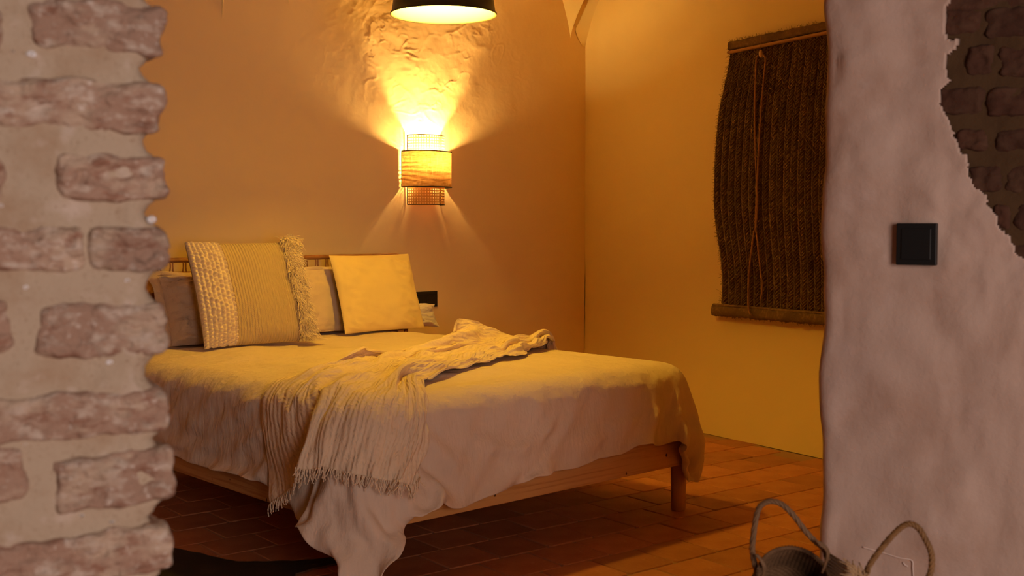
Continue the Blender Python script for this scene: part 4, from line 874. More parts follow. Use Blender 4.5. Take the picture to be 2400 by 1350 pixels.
1,0,35,-2,1,1,0,0,0,0,0,-1,0,0,0,0,0,0,0,0,-1,1,-1,1,0,0,-1,1,-1,1,-1,1,-1,1,-1,1,-1,1,-1,1,-1,1,-1,1,-1,1,-1,1,-1,1,0,0,0,0,0,0,-1,1,-1,0,1,0,0,-1,1,0,0,0,0,-1,0,1,-1,-1,1,1,1,0,35,-1,-1,0,0,2,-1,0,0,0,0,1,-1,0,0,0,-1,
1,0,0,0,0,-1,1,0,0,0,0,0,0,0,0,0,-1,1,-1,1,-1,1,-1,1,-1,1,-1,1,-1,1,-1,0,0,0,0,0,0,1,-1,1,-1,0,0,0,1,0,0,0,0,-1,0,-1,1,0,-2,1,-1,0,3,34,0,0,0,1,-2,1,0,0,1,-1,0,0,0,0,0,0,0,0,0,0,0,0,-1,1,-1,1,-1,1,-1,1,-1,1,0,-1,1,-1,1,
-1,1,-1,1,-1,1,-1,0,0,0,0,0,0,0,0,0,0,0,0,1,0,0,0,0,0,-1,0,0,1,0,0,-2,1,1,0,-1,-2,1,34,1,1,-1,-1,1,-1,1,-1,0,0,0,0,0,0,0,0,0,0,0,0,-1,1,0,0,0,0,0,-1,1,-1,1,-1,1,0,-1,1,-1,1,-1,1,-1,0,0,0,1,-1,1,0,0,0,0,0,0,-1,1,0,0,0,0,
-1,0,0,1,0,0,0,1,1,0,-1,0,-1,0,-1,1,35,0,0,0,0,0,0,-1,1,-1,0,0,0,0,0,0,0,0,0,-1,1,0,0,0,-1,1,-1,1,0,-1,1,-1,1,-1,1,0,-1,1,-1,1,-1,0,1,-1,1,-1,1,-1,0,0,0,0,0,0,1,-1,0,0,0,0,1,0,-1,0,0,0,1,0,-1,0,0,1,-1,0,-1,-1,34,1,-1,0,
1,-1,0,1,-1,0,1,-1,0,0,0,0,0,-1,1,0,0,0,-1,1,0,0,0,-1,1,0,-1,1,-1,1,-1,0,1,-1,1,-1,0,1,-1,1,-1,0,0,0,0,0,0,0,0,0,0,1,0,0,0,-1,0,0,1,0,0,0,-1,1,-1,1,0,0,1,0,0,-3,34,1,0,0,-1,0,1,-1,0,1,-1,0,0,0,0,0,0,0,0,0,-1,1,0,-1,1,-1,
1,0,-1,1,0,-1,1,-1,1,0,-1,1,-1,1,0,-1,1,-1,0,1,-1,0,0,0,0,0,0,1,-1,0,0,0,0,1,0,0,0,0,0,-1,0,-1,3,-1,0,0,1,0,0,0,35,0,-1,0,1,0,-1,1,0,-1,0,0,0,0,0,0,0,0,0,0,0,-1,1,0,0,0,-1,1,0,-1,1,0,-1,1,-1,1,0,-1,1,-1,0,1,-1,0,1,-1,0,
1,0,0,0,0,0,-1,1,0,0,0,0,-1,0,1,0,-1,0,1,-1,0,-1,1,0,0,1,-1,0,0,34,0,-1,-3,3,2,0,-1,0,0,0,0,0,0,-1,1,0,0,0,0,0,0,0,0,-1,1,0,-1,1,0,-1,1,0,-1,1,-1,0,1,-1,0,1,-1,0,1,-1,0,1,-1,0,0,0,0,0,0,0,0,0,0,0,1,0,-1,0,1,0,-1,0,0,0,0,
0,0,-1,1,2,0,33,0,0,0,-5,3,3,0,0,0,0,0,0,0,0,0,0,0,-1,1,0,0,-1,1,0,-1,1,0,-1,1,0,-1,1,0,-1,1,0,-1,1,0,-1,1,0,-1,0,1,-1,0,0,0,0,0,0,1,0,-1,0,0,0,0,0,1,-1,0,0,0,2,0,0,-1,1,1,0,0,-1,1,34,0,-1,1,0,-5,1,4,0,0,0,0,0,0,0,-1,1,
0,0,0,0,0,0,-1,1,0,-1,1,0,-1,1,0,-1,0,1,-1,0,1,-1,0,1,-1,0,1,0,-1,0,1,0,0,0,0,0,-1,0,1,0,0,0,0,0,-1,0,-1,0,1,0,1,-1,1,0,0,0,0,0,-1,35,-1,0,0,0,0,-4,1,4,-1,0,0,0,0,0,0,0,0,0,-1,1,0,0,0,-1,1,0,-1,1,0,-1,0,1,0,-1,1,0,-1,0,
1,-1,0,1,-1,0,1,0,-1,0,0,0,0,0,0,0,0,0,0,0,0,0,0,0,0,0,-1,0,0,1,1,0,0,0,-1,-1,2,34,0,0,1,-1,0,0,-5,2,4,-1,0,0,0,0,0,-1,1,0,0,-1,0,1,0,0,-1,1,0,-1,1,0,0,-1,1,0,-1,0,1,0,-1,0,1,-1,0,1,-1,0,0,0,0,0,0,0,1,0,0,0,0,0,0,-1,-1,
1,0,-1,0,2,0,1,-1,0,0,-1,0,1,0,34,0,1,-1,1,-1,0,-1,-4,3,2,0,0,0,0,0,0,-1,1,0,0,0,-1,1,0,0,-1,1,0,-1,0,1,0,-1,0,1,0,-1,0,1,0,-1,0,1,-1,0,0,1,0,0,0,0,0,-1,0,0,0,0,0,0,0,0,0,0,0,1,-3,-3,-2,-1,-2,0,10,0,-1,1,34,0,0,-1,0,2,
-1,1,-1,-4,3,0,0,1,0,0,0,0,-1,0,1,0,0,-1,1,0,0,-1,1,0,0,-1,0,1,0,-1,0,1,0,-1,0,1,0,-1,0,1,0,-1,0,0,0,0,0,0,0,0,0,0,0,0,0,0,0,0,0,-1,-3,-1,0,-1,1,-1,1,1,0,3,33,1,0,-2,-2,3,2,-1,1,0,-2,1,0,-1,0,1,0,0,0,0,-1,1,0,0,-1,1,0,0,
-1,0,1,0,0,-1,0,1,0,-1,0,1,0,-1,0,0,1,-1,0,0,0,0,0,0,0,0,0,0,0,0,0,0,1,0,-1,0,0,0,1,1,-1,0,-1,-2,-7,6,1,0,34,1,-1,0,-3,-2,3,0,2,0,0,0,0,1,-1,-1,0,1,0,0,0,-1,1,0,0,-1,0,1,0,0,-1,0,1,0,0,-1,0,1,0,-1,0,0,1,0,-1,0,0,1,0,0,0,
0,0,0,0,0,0,0,0,0,-1,0,0,0,1,-1,1,0,-1,-1,0,1,-5,2,3,-5,29,1,-4,6,0,-4,0,0,4,2,0,0,0,0,0,0,0,0,0,0,0,0,-1,1,0,0,0,-1,0,1,0,0,-1,0,1,0,0,-1,0,0,1,0,-1,0,0,1,0,-1,0,0,0,0,0,0,0,0,0,0,0,0,1,0,0,0,-1,1,-1,-2,0,2,0,-3,1,-7,
-7,13,29,-5,4,-2,6,0,-4,1,-2,4,3,0,0,-1,1,0,0,-1,1,0,0,0,0,-1,0,1,0,0,0,-1,0,1,0,0,-1,0,0,1,0,0,-1,0,0,1,0,-1,0,0,0,0,0,0,0,0,0,0,0,0,0,0,0,0,0,0,0,-1,0,1,0,1,-3,3,0,-2,4,-15,34,-7,1,-1,0,6,0,-2,-2,-1,4,5,1,0,0,-1,1,0,
-1,0,0,0,0,1,0,-1,0,0,0,1,0,-1,0,0,0,1,0,-1,0,0,1,0,0,-1,0,0,1,0,0,0,0,0,0,0,0,0,0,0,0,0,-1,0,0,-1,0,-1,0,0,0,-2,1,-1,-1,2,-4,3,37,1,-2,-1,-5,3,7,-3,-3,1,1,3,4,1,0,0,0,0,0,0,0,1,0,-1,0,0,0,1,0,-1,0,0,0,1,0,-1,0,0,0,1,-1,
0,0,0,0,1,-1,0,0,0,0,0,0,0,0,0,0,0,0,0,0,0,0,0,-1,0,-1,-1,-2,-1,1,-1,-3,-2,-2,-2,40,5,-1,-1,-2,-3,-1,4,0,-4,-1,1,4,3,0,1,-1,1,0,0,0,-1,0,0,1,0,0,-1,0,0,0,1,0,-1,0,0,0,0,1,-1,0,0,0,0,0,0,0,0,0,0,0,0,0,0,0,0,0,0,0,0,0,-1,
0,1,0,1,-1,0,1,-1,1,-1,1,-3,0,-3,31,13,-3,1,2,1,-7,3,2,-7,1,1,0,5,2,0,0,-1,0,0,1,0,0,0,-1,0,0,0,1,0,0,-1,0,0,0,0,0,1,-1,0,0,0,0,0,0,0,0,0,0,0,0,0,0,0,0,0,0,0,0,0,0,1,-1,0,0,0,1,-1,1,1,-2,1,0,-3,3,-2,34,4,6,-5,5,-6,6,-3,
-2,-2,1,-1,1,1,5,0,1,0,0,0,-1,0,0,0,1,0,0,0,-1,0,0,0,0,0,0,1,0,-1,0,0,0,0,0,0,0,0,0,0,0,0,0,0,0,0,0,0,0,0,0,0,0,0,0,0,0,-1,-1,2,0,-2,2,-2,-4,2,-4,7,41,-10,8,3,1,-5,-3,6,-1,2,-5,0,0,2,3,2,0,1,0,0,0,0,0,0,-1,0,0,0,0,0,0,1,
0,0,0,-1,0,0,0,0,0,0,0,0,0,0,0,0,0,0,0,0,0,0,0,0,0,0,0,0,0,0,0,-1,0,1,1,-1,-2,1,-3,-3,4,-3,3,-4,41,-2,-5,5,1,-1,-3,1,-2,5,0,-2,0,1,1,5,0,-1,0,0,0,0,0,1,0,0,0,0,0,0,0,-1,0,0,0,0,0,0,0,0,0,0,0,0,1,-1,0,0,0,0,0,0,0,0,0,0,0,
0,0,0,0,0,0,0,0,1,0,-3,0,-1,-1,2,-5,3,-6,0,40,2,-6,-7,7,8,-2,-7,-4,12,-2,-2,-2,0,3,2,3,0,0,0,0,0,0,-1,0,0,0,0,0,0,0,0,0,0,0,0,0,0,0,0,0,0,1,0,-1,0,0,0,0,0,0,0,0,0,0,0,0,0,0,0,0,0,0,1,-1,-2,-1,2,0,0,0,-4,-3,-5,2,-1,43,-8,
0,-4,-21,7,1,-4,22,3,4,-3,-2,1,1,3,2,0,0,0,0,0,0,0,0,0,0,0,0,0,0,0,0,0,0,0,0,0,0,0,0,0,-1,0,0,0,0,0,0,0,0,0,0,0,0,0,0,0,0,0,0,0,1,-1,0,-2,-4,3,2,0,0,-2,-5,1,7,-2,92,-7,-2,25,18,25,9,20,16,9,4,22,18,21,-9,13,2,2,15,-6,-5,
-19,-11,-4,-5,6,12,10,-3,1,-1,8,6,12,14,-5,-4,2,0,-2,0,-4,0,11,1,12,-1,-4,7,-7,2,15,20,-4,2,-6,-11,-10,-6,-4,4,12,1,-6,0,-14,-21,-4,-2,-15,-24,-26,-16,-9,-18,-7,-7,-1,3,-2,14,-9,13,-3,-2,5,12,-12,-4,-6,24,-27,4,12,13,3,
-8,4,2,-6,10,-2,-7,-7,12,-2,3,-7,4,-15,-4,15,2,-2,6,-3,-1,5,2,-8,5,-14,11,2,-7,8,-1,-9,-18,19,2,2,3,1,-1,2,-3,-3,0,6,-8,-3,3,-1,-17,-7,-4,9,-9,-6,4,-10,-24,23,19,-10,-7,14,-4,1,-2,-15,7,15,1,2,-10,16,5,-9,-8,14,-7,2,-3,
10,-1,3,-1,-1,-9,1,4,1,-6,3,2,-11,7,1,-6,10,2,-1,0,-2,-1,2,-5,7,-3,1,-1,-4,6,-13,2,5,5,-1,0,1,1,-7,2,1,1,-3,-5,-7,4,1,-4,-18,-1,-6,-7,6,7,3,5,10,-7,-6,5,-1,-3,6,2,-5,4,-5,8,7,-5,-3,-5,3,1,-3,10,2,0,-1,0,-1,1,-1,-3,0,-2,
4,-7,5,-1,1,4,-5,2,2,0,1,-6,0,-1,2,-1,1,3,-2,-5,2,2,-1,1,3,2,-4,2,-3,-3,1,-1,-1,-1,-5,-12,-2,5,1,-3,-2,6,3,20,1,-2,-1,-3,-4,1,5,10,0,-2,-1,0,2,-2,1,-5,4,-8,-2,-1,14,3,0,0,0,-1,1,-4,3,-2,1,1,0,-6,1,2,2,-5,4,0,0,2,-3,1,-2,
-6,-3,7,1,1,0,-5,2,-6,9,3,2,-2,-1,-9,11,-2,-13,-3,1,-1,-5,-5,-3,-3,-1,0,12,-7,-12,24,3,-7,-2,8,-13,3,3,7,3,-5,0,-2,3,4,-3,3,-2,1,-20,20,2,2,1,-1,-3,-2,-2,4,1,-3,0,2,-3,1,-1,-4,8,-2,-5,4,0,0,1,0,0,-1,1,1,-2,-9,11,-2,-5,3,
-10,12,-3,1,3,-6,3,-1,-7,-13,7,-1,-2,2,-4,-1,6,10,-15,-7,-8,15,4,-8,1,0,6,-3,1,2,9,-2,3,-1,0,4,-8,8,-5,2,4,0,-1,-1,-4,4,-5,1,2,2,-4,1,-4,-5,3,5,-3,6,-11,5,2,0,6,-2,1,-2,-1,2,-5,-8,-5,12,-7,-1,9,1,3,-15,13,-2,0,3,-14,8,
-4,0,-11,13,-5,0,2,1,-1,-6,4,-1,15,16,-6,8,-5,-1,11,-1,0,-2,6,0,-3,4,-2,4,-1,-3,4,-3,4,2,-1,-2,-1,-4,3,0,3,-4,-3,2,3,2,-4,-4,1,0,2,5,0,-5,0,4,-1,0,2,-1,-2,2,1,-8,3,1,-4,-1,-3,7,-5,7,-1,2,1,-21,8,4,2,-7,0,1,1,2,3,-1,-5,5,
-3,8,7,5,-4,1,1,2,2,2,0,4,-3,1,1,-1,1,-1,2,0,0,0,0,-4,5,-2,1,-1,-2,-1,4,2,0,-1,1,0,0,-7,-3,2,5,0,-3,0,5,1,-1,0,1,-1,0,-1,-5,1,0,-4,1,0,2,3,1,2,-3,-4,-4,1,3,-8,-1,4,2,1,0,-2,1,1,-2,8,4,7,9,-11,2,2,-4,0,7,-3,4,-3,6,-12,10,
0,3,-4,4,-3,-3,6,-1,2,-2,0,-1,3,1,-1,0,-1,1,1,-1,0,1,-7,-1,1,0,1,-2,6,-1,2,-3,3,-2,1,-2,2,-5,-2,2,-5,5,-2,4,1,-9,8,-1,0,-7,-1,7,-2,-3,-3,0,-2,-4,9,-6,14,-4,-3,-1,20,-8,4,0,-5,0,11,0,-1,-3,4,0,1,2,1,-1,-9,8,0,1,-3,2,1,-1,
1,0,0,-2,1,-1,0,0,0,0,1,-1,-4,2,-8,8,-3,5,-4,5,-5,5,0,-1,1,-2,-1,-8,8,-11,7,0,-1,4,-6,5,-6,-1,6,-3,-4,-4,3,-5,-3,1,-12,14,25,-5,-3,1,-9,8,0,4,-1,-7,-3,7,7,2,3,2,-2,0,3,-12,11,0,0,-3,3,-1,0,0,-2,0,-2,2,0,1,0,-1,-2,-1,-2,
-3,5,-4,8,-11,9,-7,5,-4,4,-4,-1,0,-1,0,1,6,-12,11,-9,0,7,-2,5,-6,-1,3,-4,-6,-1,1,-4,1,2,3,0,-21,20,2,-9,4,2,-1,-7,3,6,4,0,-2,1,3,3,0,1,-6,-3,8,2,-3,-1,3,-3,-1,-2,-1,1,1,1,-1,0,-1,-1,1,0,1,0,0,-4,1,-7,6,-10,6,-1,5,-3,3,2,
-1,0,1,0,-1,2,-10,5,-1,-5,9,-1,-1,0,-5,-4,0,1,1,1,-1,2,-2,-2,7,22,-23,2,2,9,-5,1,1,1,3,4,4,2,-1,1,5,-4,1,-3,3,-2,0,-2,-3,0,1,2,1,-1,-1,-1,-1,-1,0,-1,-1,1,0,0,-1,3,-4,0,-1,-3,0,1,-1,2,0,-1,1,1,-1,0,1,2,2,-4,0,3,-4,5,0,-2,
-3,0,0,0,1,0,1,-2,-4,5,-3,-8,1,6,-2,-1,7,8,-3,-3,3,-1,2,1,7,2,-2,1,-4,1,-2,-1,0,1,1,0,-1,-1,-1,0,-1,1,0,0,-1,1,0,-1,1,-3,-1,-2,1,2,-8,7,-3,3,-7,8,-5,1,1,0,1,1,0,0,0,0,0,0,3,-2,1,0,1,-1,-1,0,-1,-2,-2,-2,5,-2,9,-14,30,4,
-3,-15,2,-2,3,5,-6,4,-1,5,-4,3,-3,0,-2,-1,0,0,0,0,-1,0,0,0,-1,1,-1,0,-1,1,-1,-1,0,2,-4,6,-1,-3,-2,-2,8,-8,5,-8,18,-17,10,-6,-1,0,2,-1,1,-1,2,1,0,-1,1,-1,0,3,-2,4,0,-2,-3,-1,1,6,-5,2,-12,0,-8,1,9,10,2,0,-6,-4,5,-1,0,-3,2,
-9,5,-2,1,-2,0,0,0,0,-1,1,-1,-2,3,-2,2,-1,0,-2,3,-1,1,-2,4,-6,3,1,1,-2,-4,4,-3,8,-18,22,-10,4,0,0,-3,2,-2,2,-2,1,0,1,-2,1,2,-3,3,-4,7,0,0,-1,-1,-5,7,-3,0,-7,3,-1,-2,5,0,3,7,5,-5,-4,1,1,-5,6,-6,-2,0,1,0,-1,0,1,1,-2,0,1,
-1,2,-2,0,0,1,-2,2,-1,1,-3,2,-1,3,-1,1,-1,0,1,-4,3,-3,3,3,-3,0,1,-1,1,-1,1,-1,0,-1,1,0,-1,2,1,2,-6,2,1,1,0,2,-2,-3,6,-6,3,2,1,0,0,-1,-1,1,5,1,1,-4,1,-1,-2,0,-1,1,-1,1,0,-1,1,1,-1,0,-1,0,2,-1,0,-1,2,-1,1,-1,0,0,0,-1,2,0,
-1,-1,1,-1,4,-8,5,3,2,-7,2,-1,0,0,0,1,0,0,0,0,-1,0,-2,2,0,4,-1,3,0,0,-1,2,-6,1,2,3,-2,-2,1,-2,0,-1,2,3,-3,0,0,-5,4,-2,2,-3,4,-2,0,0,-1,1,1,-1,0,0,-1,2,-1,2,-3,3,-3,1,1,-1,1,-1,-1,2,-2,2,-1,1,-2,1,-1,-5,13,-4,-5,3,-1,-2,
2,-1,1,0,0,0,-1,-1,3,-3,-1,0,6,-2,3,-2,1,-2,3,6,-1,1,1,2,-7,1,-2,0,-2,2,0,1,-3,7,-8,3,-2,3,-6,6,0,-1,1,-3,2,0,1,-2,0,-2,4,-2,7,-8,5,-2,-2,3,-1,0,1,-5,6,-5,-1,2,3,-4,0,3,-15,26,-7,-8,1,4,-5,2,-1,1,0,0,0,1,-1,-1,2,-5,1,5,
-2,0,-3,2,-2,14,-4,-4,-1,-2,7,-6,3,0,-3,-4,0,0,4,-9,7,-3,0,1,3,-6,3,5,-4,4,-4,1,-2,-1,1,4,0,6,-10,6,-6,3,4,-2,1,-2,-3,4,-6,3,-1,-4,1,0,1,-4,7,-13,20,-3,-4,-4,4,-3,2,-1,-1,0,0,-2,-3,4,0,1,-4,-2,6,1,1,-5,0,16,-4,-1,-1,-2,
-4,4,-3,-3,0,-1,1,1,-3,3,-5,3,-1,-2,1,2,-1,0,8,-5,5,-1,0,0,1,0,0,-5,2,-2,3,0,-1,0,-2,0,0,-3,2,-1,0,0,-6,1,-4,5,2,3,-9,8,-1,2,-2,0,-1,1,0,-2,0,-1,0,-4,3,1,2,1,-3,1,3,6,0,4,4,2,1,-4,-1,1,-2,-1,-2,1,0,-2,0,-1,1,-2,1,0,-2,2,
-1,2,0,3,-3,-1,-2,2,-1,0,-1,-1,0,1,3,1,-1,0,0,-1,-1,1,0,0,0,0,-1,0,1,0,-1,0,-1,-2,8,-5,2,0,-1,1,-1,-1,-1,0,0,-1,-2,3,-3,-3,2,0,2,8,2,18,-10,2,-3,-1,1,-2,-2,-1,1,1,-2,-1,2,-4,2,-1,2,-3,3,-4,2,-2,-1,0,0,1,1,0,1,-1,-1,-1,1,
2,0,1,0,-1,-1,1,1,1,0,1,-1,-2,0,0,0,0,1,-2,0,-1,1,6,-7,3,-1,0,-1,0,0,1,-1,0,-2,-3,4,1,-5,0,-6,1,17,4,11,-11,2,1,-1,-4,2,1,0,-3,0,0,-4,7,-9,5,-2,4,-5,5,-4,0,-1,0,0,1,1,0,-1,0,0,0,0,0,1,-1,-1,-1,1,1,1,2,0,0,0,0,0,0,-1,0,
-1,-1,0,1,1,-3,4,-4,3,-1,0,-1,0,0,1,-1,0,0,-4,-1,5,-1,-2,-11,18,8,-1,8,-6,-4,-3,3,0,-1,-2,1,-1,-2,4,-10,11,-6,0,1,0,-2,3,-1,0,-1,0,0,1,-1,0,-1,0,1,1,1,-2,-1,0,-1,1,1,2,0,1,0,0,0,1,1,0,-2,-2,0,-1,1,0,2,-5,4,-2,1,0,0,-1,0,
0,1,-1,-2,5,2,-3,0,-1,-5,-14,13,-5,-1,6,-2,-2,-3,-1,-2,0,-1,0,1,-5,9,-10,3,1,-3,3,-1,0,0,-1,1,0,1,0,1,-2,-1,-1,0,2,0,0,-2,0,1,0,1,0,0,0,-1,0,2,1,0,1,-1,-1,-2,1,1,-1,-4,6,-3,1,-1,0,0,0,0,0,0,1,-1,-7,-1,0,6,2,1,-12,8,1,-1,
-4,6,-3,1,-4,-1,0,0,-1,-1,-1,1,0,0,-1,2,-1,-1,1,-1,-1,0,1,1,1,0,0,-2,-1,1,0,0,-1,0,0,1,1,-1,-1,-1,0,-1,0,1,1,2,1,0,-2,0,-1,2,-2,1,-1,1,0,0,0,-1,0,0,0,1,-1,0,1,0,-2,-4,3,1,1,1,0,-2,2,-1,5,-2,1,-2,1,0,0,-1,2,-5,2,-2,2,-3,
3,0,-2,0,0,1,1,1,1,1,-1,-1,-1,0,0,-1,0,0,0,1,-1,-1,-1,-2,0,2,0,0,2,0,1,0,0,-1,0,1,-2,2,-1,1,0,-1,0,0,0,-1,0,0,1,1,-1,-2,-1,-1,2,1,-5,0,-4,2,0,2,2,-1,-3,4,0,0,-1,-1,1,-5,5,-3,-1,5,-5,4,-2,1,2,0,1,-1,0,0,0,0,0,-1,-1,0,-1,
1,0,1,-1,-1,-1,0,1,0,1,1,-1,1,-2,0,1,1,1,-2,1,-4,4,-1,0,0,0,0,0,0,0,-1,0,-1,1,-1,1,-3,-2,4,8,11,-11,-2,1,1,-2,4,3,-2,-1,-2,2,-1,0,3,-7,4,-1,-3,6,-5,5,-1,1,1,0,-1,-2,-1,0,1,1,-1,-1,-1,-1,0,2,1,1,-1,-1,0,1,1,1,0,0,-2,0,-1,
0,1,0,1,-4,3,-2,2,-1,0,0,0,-1,0,0,0,-1,1,0,0,0,0,3,1,-16,-7,10,-4,1,-1,2,-1,1,0,-1,3,-3,1,-2,1,2,-2,1,1,-4,5,-2,2,0,1,-2,-2,0,-1,1,0,1,1,-1,-2,1,0,1,0,0,1,1,2,0,0,-1,-1,0,0,-1,0,1,0,1,-4,0,0,1,-2,1,0,-1,0,1,-1,1,0,0,0,
-1,1,0,0,-7,3,7,1,-8,7,-1,0,0,1,2,1,-1,-2,1,0,1,-2,0,1,0,-1,4,-1,1,0,-1,-2,-1,-1,-1,0,1,1,1,1,0,-1,-1,0,0,0,1,2,1,1,0,-1,0,-1,0,-1,1,1,-1,0,-1,-1,-1,1,-1,1,-1,0,0,0,0,1,-2,1,0,-1,0,0,0,0,0,-8,14,-3,1,0,1,0,0,0,0,1,-1,1,
0,0,0,0,0,1,0,1,0,2,1,-1,-2,-2,-2,0,0,2,0,0,1,0,0,1,-1,-1,-1,1,0,1,1,0,0,1,0,0,-1,1,-1,1,0,-1,-1,-1,0,0,1,-2,1,0,0,0,-1,0,1,-1,0,1,0,-1,0,0,0,-1,0,1,-3,0,0,1,0,0,1,1,3,-4,1,0,-3,4,-2,-1,1,1,1,1,1,0,-2,-3,-1,1,1,0,1,0,-1,
0,1,1,0,-1,-1,-1,1,0,1,0,-1,0,1,2,0,-1,0,-1,-1,-1,-1,1,1,-1,1,1,-1,0,0,0,0,0,-1,0,1,-1,1,-1,0,1,0,0,-4,-3,2,0,1,-1,1,0,-1,0,1,4,-4,0,3,-9,7,-1,0,-1,1,1,1,0,-1,-1,0,0,0,0,-1,-1,0,0,0,0,1,0,0,0,1,0,0,-1,0,0,2,0,1,-1,0,-1,
0,-2,-1,1,1,2,-3,2,0,0,0,0,0,0,0,1,-1,0,-1,1,0,0,0,-1,-7,-3,2,1,-1,1,-2,1,0,0,0,0,3,-1,-3,8,-9,2,0,0,-1,-1,1,1,1,1,1,-1,-1,-2,-1,-1,-1,0,1,0,1,2,1,0,-1,1,0,0,-1,0,0,1,-1,1,1,0,-1,0,0,-1,0,0,2,-2,1,0,0,0,0,0,0,-1,0,0,1,1,
-1,-1,0,2,-4,-3,3,-1,0,0,1,-1,0,0,0,0,0,0,2,-2,3,-2,0,0,-2,0,-1,1,2,1,0,0,-2,-2,-1,0,0,1,-1,1,0,1,1,1,0,1,0,0,0,-1,-1,-1,0,2,1,1,1,-1,-2,1,-1,-1,1,0,0,0,0,0,0,0,0,0,1,-1,-1,0,0,1,0,1,2,-2,1,1,0,-1,0,0,0,0,0,0,1,0,0,0,0,
1,0,-1,-2,0,0,0,1,2,0,-1,0,-1,-2,1,0,0,2,-1,1,0,0,-1,2,0,0,1,-1,-1,-2,-1,1,0,1,2,1,0,0,-2,0,1,-1,0,0,0,1,-1,0,0,0,0,0,1,-1,-1,2,0,0,-3,5,-2,2,0,0,-1,-1,1,0,0,0,0,0,1,0,0,0,1,-2,0,1,-2,0,0,1,0,1,0,0,0,1,0,0,1,0,1,-2,-1,0,
0,0,0,0,-1,1,0,0,0,1,0,-1,-1,0,2,0,-1,1,0,-1,0,0,0,-1,1,0,0,0,1,-1,0,1,0,-1,0,0,0,-1,-3,3,0,0,-1,1,-1,0,0,0,0,0,1,0,-1,1,-1,2,0,-2,1,-1,0,-2,0,-1,2,1,3,1,0,0,0,0,0,0,-2,-1,0,-1,-1,-1,-1,1,1,2,2,1,-2,-2,-1,0,1,0,1,0,0,1,
-1,0,0,0,0,0,0,0,0,0,0,0,0,0,0,0,0,1,-3,3,0,0,1,-2,0,0,1,0,0,0,-1,1,0,0,0,-1,1,1,-1,0,-1,-2,-2,0,1,3,2,1,1,0,-1,0,0,-1,1,-1,0,-1,-1,-1,-1,0,3,1,2,-1,0,-2,-2,0,0,2,0,0,-1,1,1,-1,0,0,0,0,0,1,-1,0,0,0,1,-1,1,1,0,-8,-1,2,-1,
0,0,0,0,0,-1,0,1,0,0,0,0,0,0,0,-1,1,0,-1,-1,0,0,0,0,1,1,1,1,0,0,-1,-1,1,0,0,1,-1,-1,-1,1,0,0,2,-1,-1,-1,-1,0,-1,1,0,1,1,0,-1,1,0,0,0,0,0,0,-1,1,-1,0,1,-1,2,2,0,0,-1,1,1,-1,-2,1,0,0,0,0,0,-1,0,1,-1,1,0,1,0,-1,0,-2,1,-1,0,
0,1,1,0,0,2,0,1,-1,0,-1,0,0,1,0,-1,0,0,0,2,0,-2,-2,-1,-1,0,1,0,0,2,0,0,0,0,-1,1,0,0,0,0,0,0,0,1,0,0,2,0,-2,1,1,1,2,-1,-1,-1,0,1,0,0,0,0,0,0,0,0,0,0,0,-1,1,-2,1,-2,0,1,1,1,0,0,1,0,2,1,0,-1,0,0,0,0,-1,0,-1,1,1,0,0,-1,-2,
-2,-1,2,0,1,0,0,1,-1,0,-1,1,0,0,0,0,0,0,1,-1,0,2,0,-2,-1,-1,0,7,-4,4,-3,-3,0,1,1,-1,1,0,0,0,0,0,0,0,0,0,1,-3,3,-3,-1,-1,1,2,0,0,1,0,1,0,1,2,0,0,-1,-1,0,-1,1,-1,0,1,0,0,-1,-1,-1,0,0,1,1,1,0,-2,0,-1,2,-2,1,0,0,0,0,0,0,0,0,
-2,0,-1,2,3,-2,-7,13,2,-2,-1,0,0,0,1,-1,1,0,1,-1,0,0,0,0,0,-1,4,-5,4,-5,0,0,1,1,0,0,1,1,0,0,0,0,1,-1,1,-2,0,-1,2,0,0,0,-1,-1,0,-1,1,0,1,0,0,0,0,-1,2,-2,2,-1,0,0,0,0,0,0,-1,0,0,0,1,2,-3,2,3,-9,0,1,-2,1,0,0,0,0,0,0,0,0,0,
0,0,0,0,0,-1,2,-2,2,-2,1,0,1,1,-1,0,-1,0,-1,-1,0,0,2,0,0,-1,-1,1,2,0,-1,-1,-1,-1,1,0,1,0,0,1,0,0,0,-1,2,-1,0,0,0,0,0,0,0,1,-1,1,0,2,-3,0,-1,-3,6,2,-2,0,-1,0,1,0,0,0,0,-1,1,0,0,1,-2,0,2,0,-1,-1,1,2,-1,1,1,-1,0,-2,-1,0,-1,
-1,0,0,2,1,0,-1,0,-1,1,0,-1,-1,0,0,0,0,0,1,1,-1,1,0,1,0,-1,1,0,0,0,0,0,0,0,0,2,0,-1,0,-2,2,-1,1,-9,2,-2,-1,1,0,-1,1,0,0,0,0,0,0,0,-1,2,-1,0,-1,2,0,2,0,0,-1,0,0,-2,0,-1,-1,0,0,-1,1,1,1,1,-2,0,-1,-1,0,-1,0,0,1,1,0,1,-1,1,
1,-1,2,-1,1,0,-1,0,0,0,0,1,0,-1,2,-1,-1,1,-2,4,-2,-1,-1,-3,5,-5,5,-3,-2,1,-1,0,0,0,0,0,0,0,0,0,1,-2,2,0,3,-1,0,-1,0,-2,0,0,-1,1,-1,0,0,1,0,0,0,-1,1,-1,0,-2,0,0,0,1,1,0,1,0,1,0,0,3,-2,0,-2,1,0,-1,0,2,-3,1,0,1,-2,3,-1,-1,
2,-3,2,0,0,-3,5,-6,2,4,-2,-3,0,1,-1,0,1,0,-1,1,-1,0,0,1,-1,1,-1,4,0,0,-2,0,-2,1,1,-1,-1,-1,-1,0,0,-1,0,1,1,1,-1,1,-1,0,-1,0,0,1,1,0,1,0,2,-1,0,-1,0,-1,1,0,0,-1,1,-1,1,0,1,-2,1,1,-2,0,-2,1,1,1,1,0,2,-1,3,-2,-3,0,0,1,-1,0,
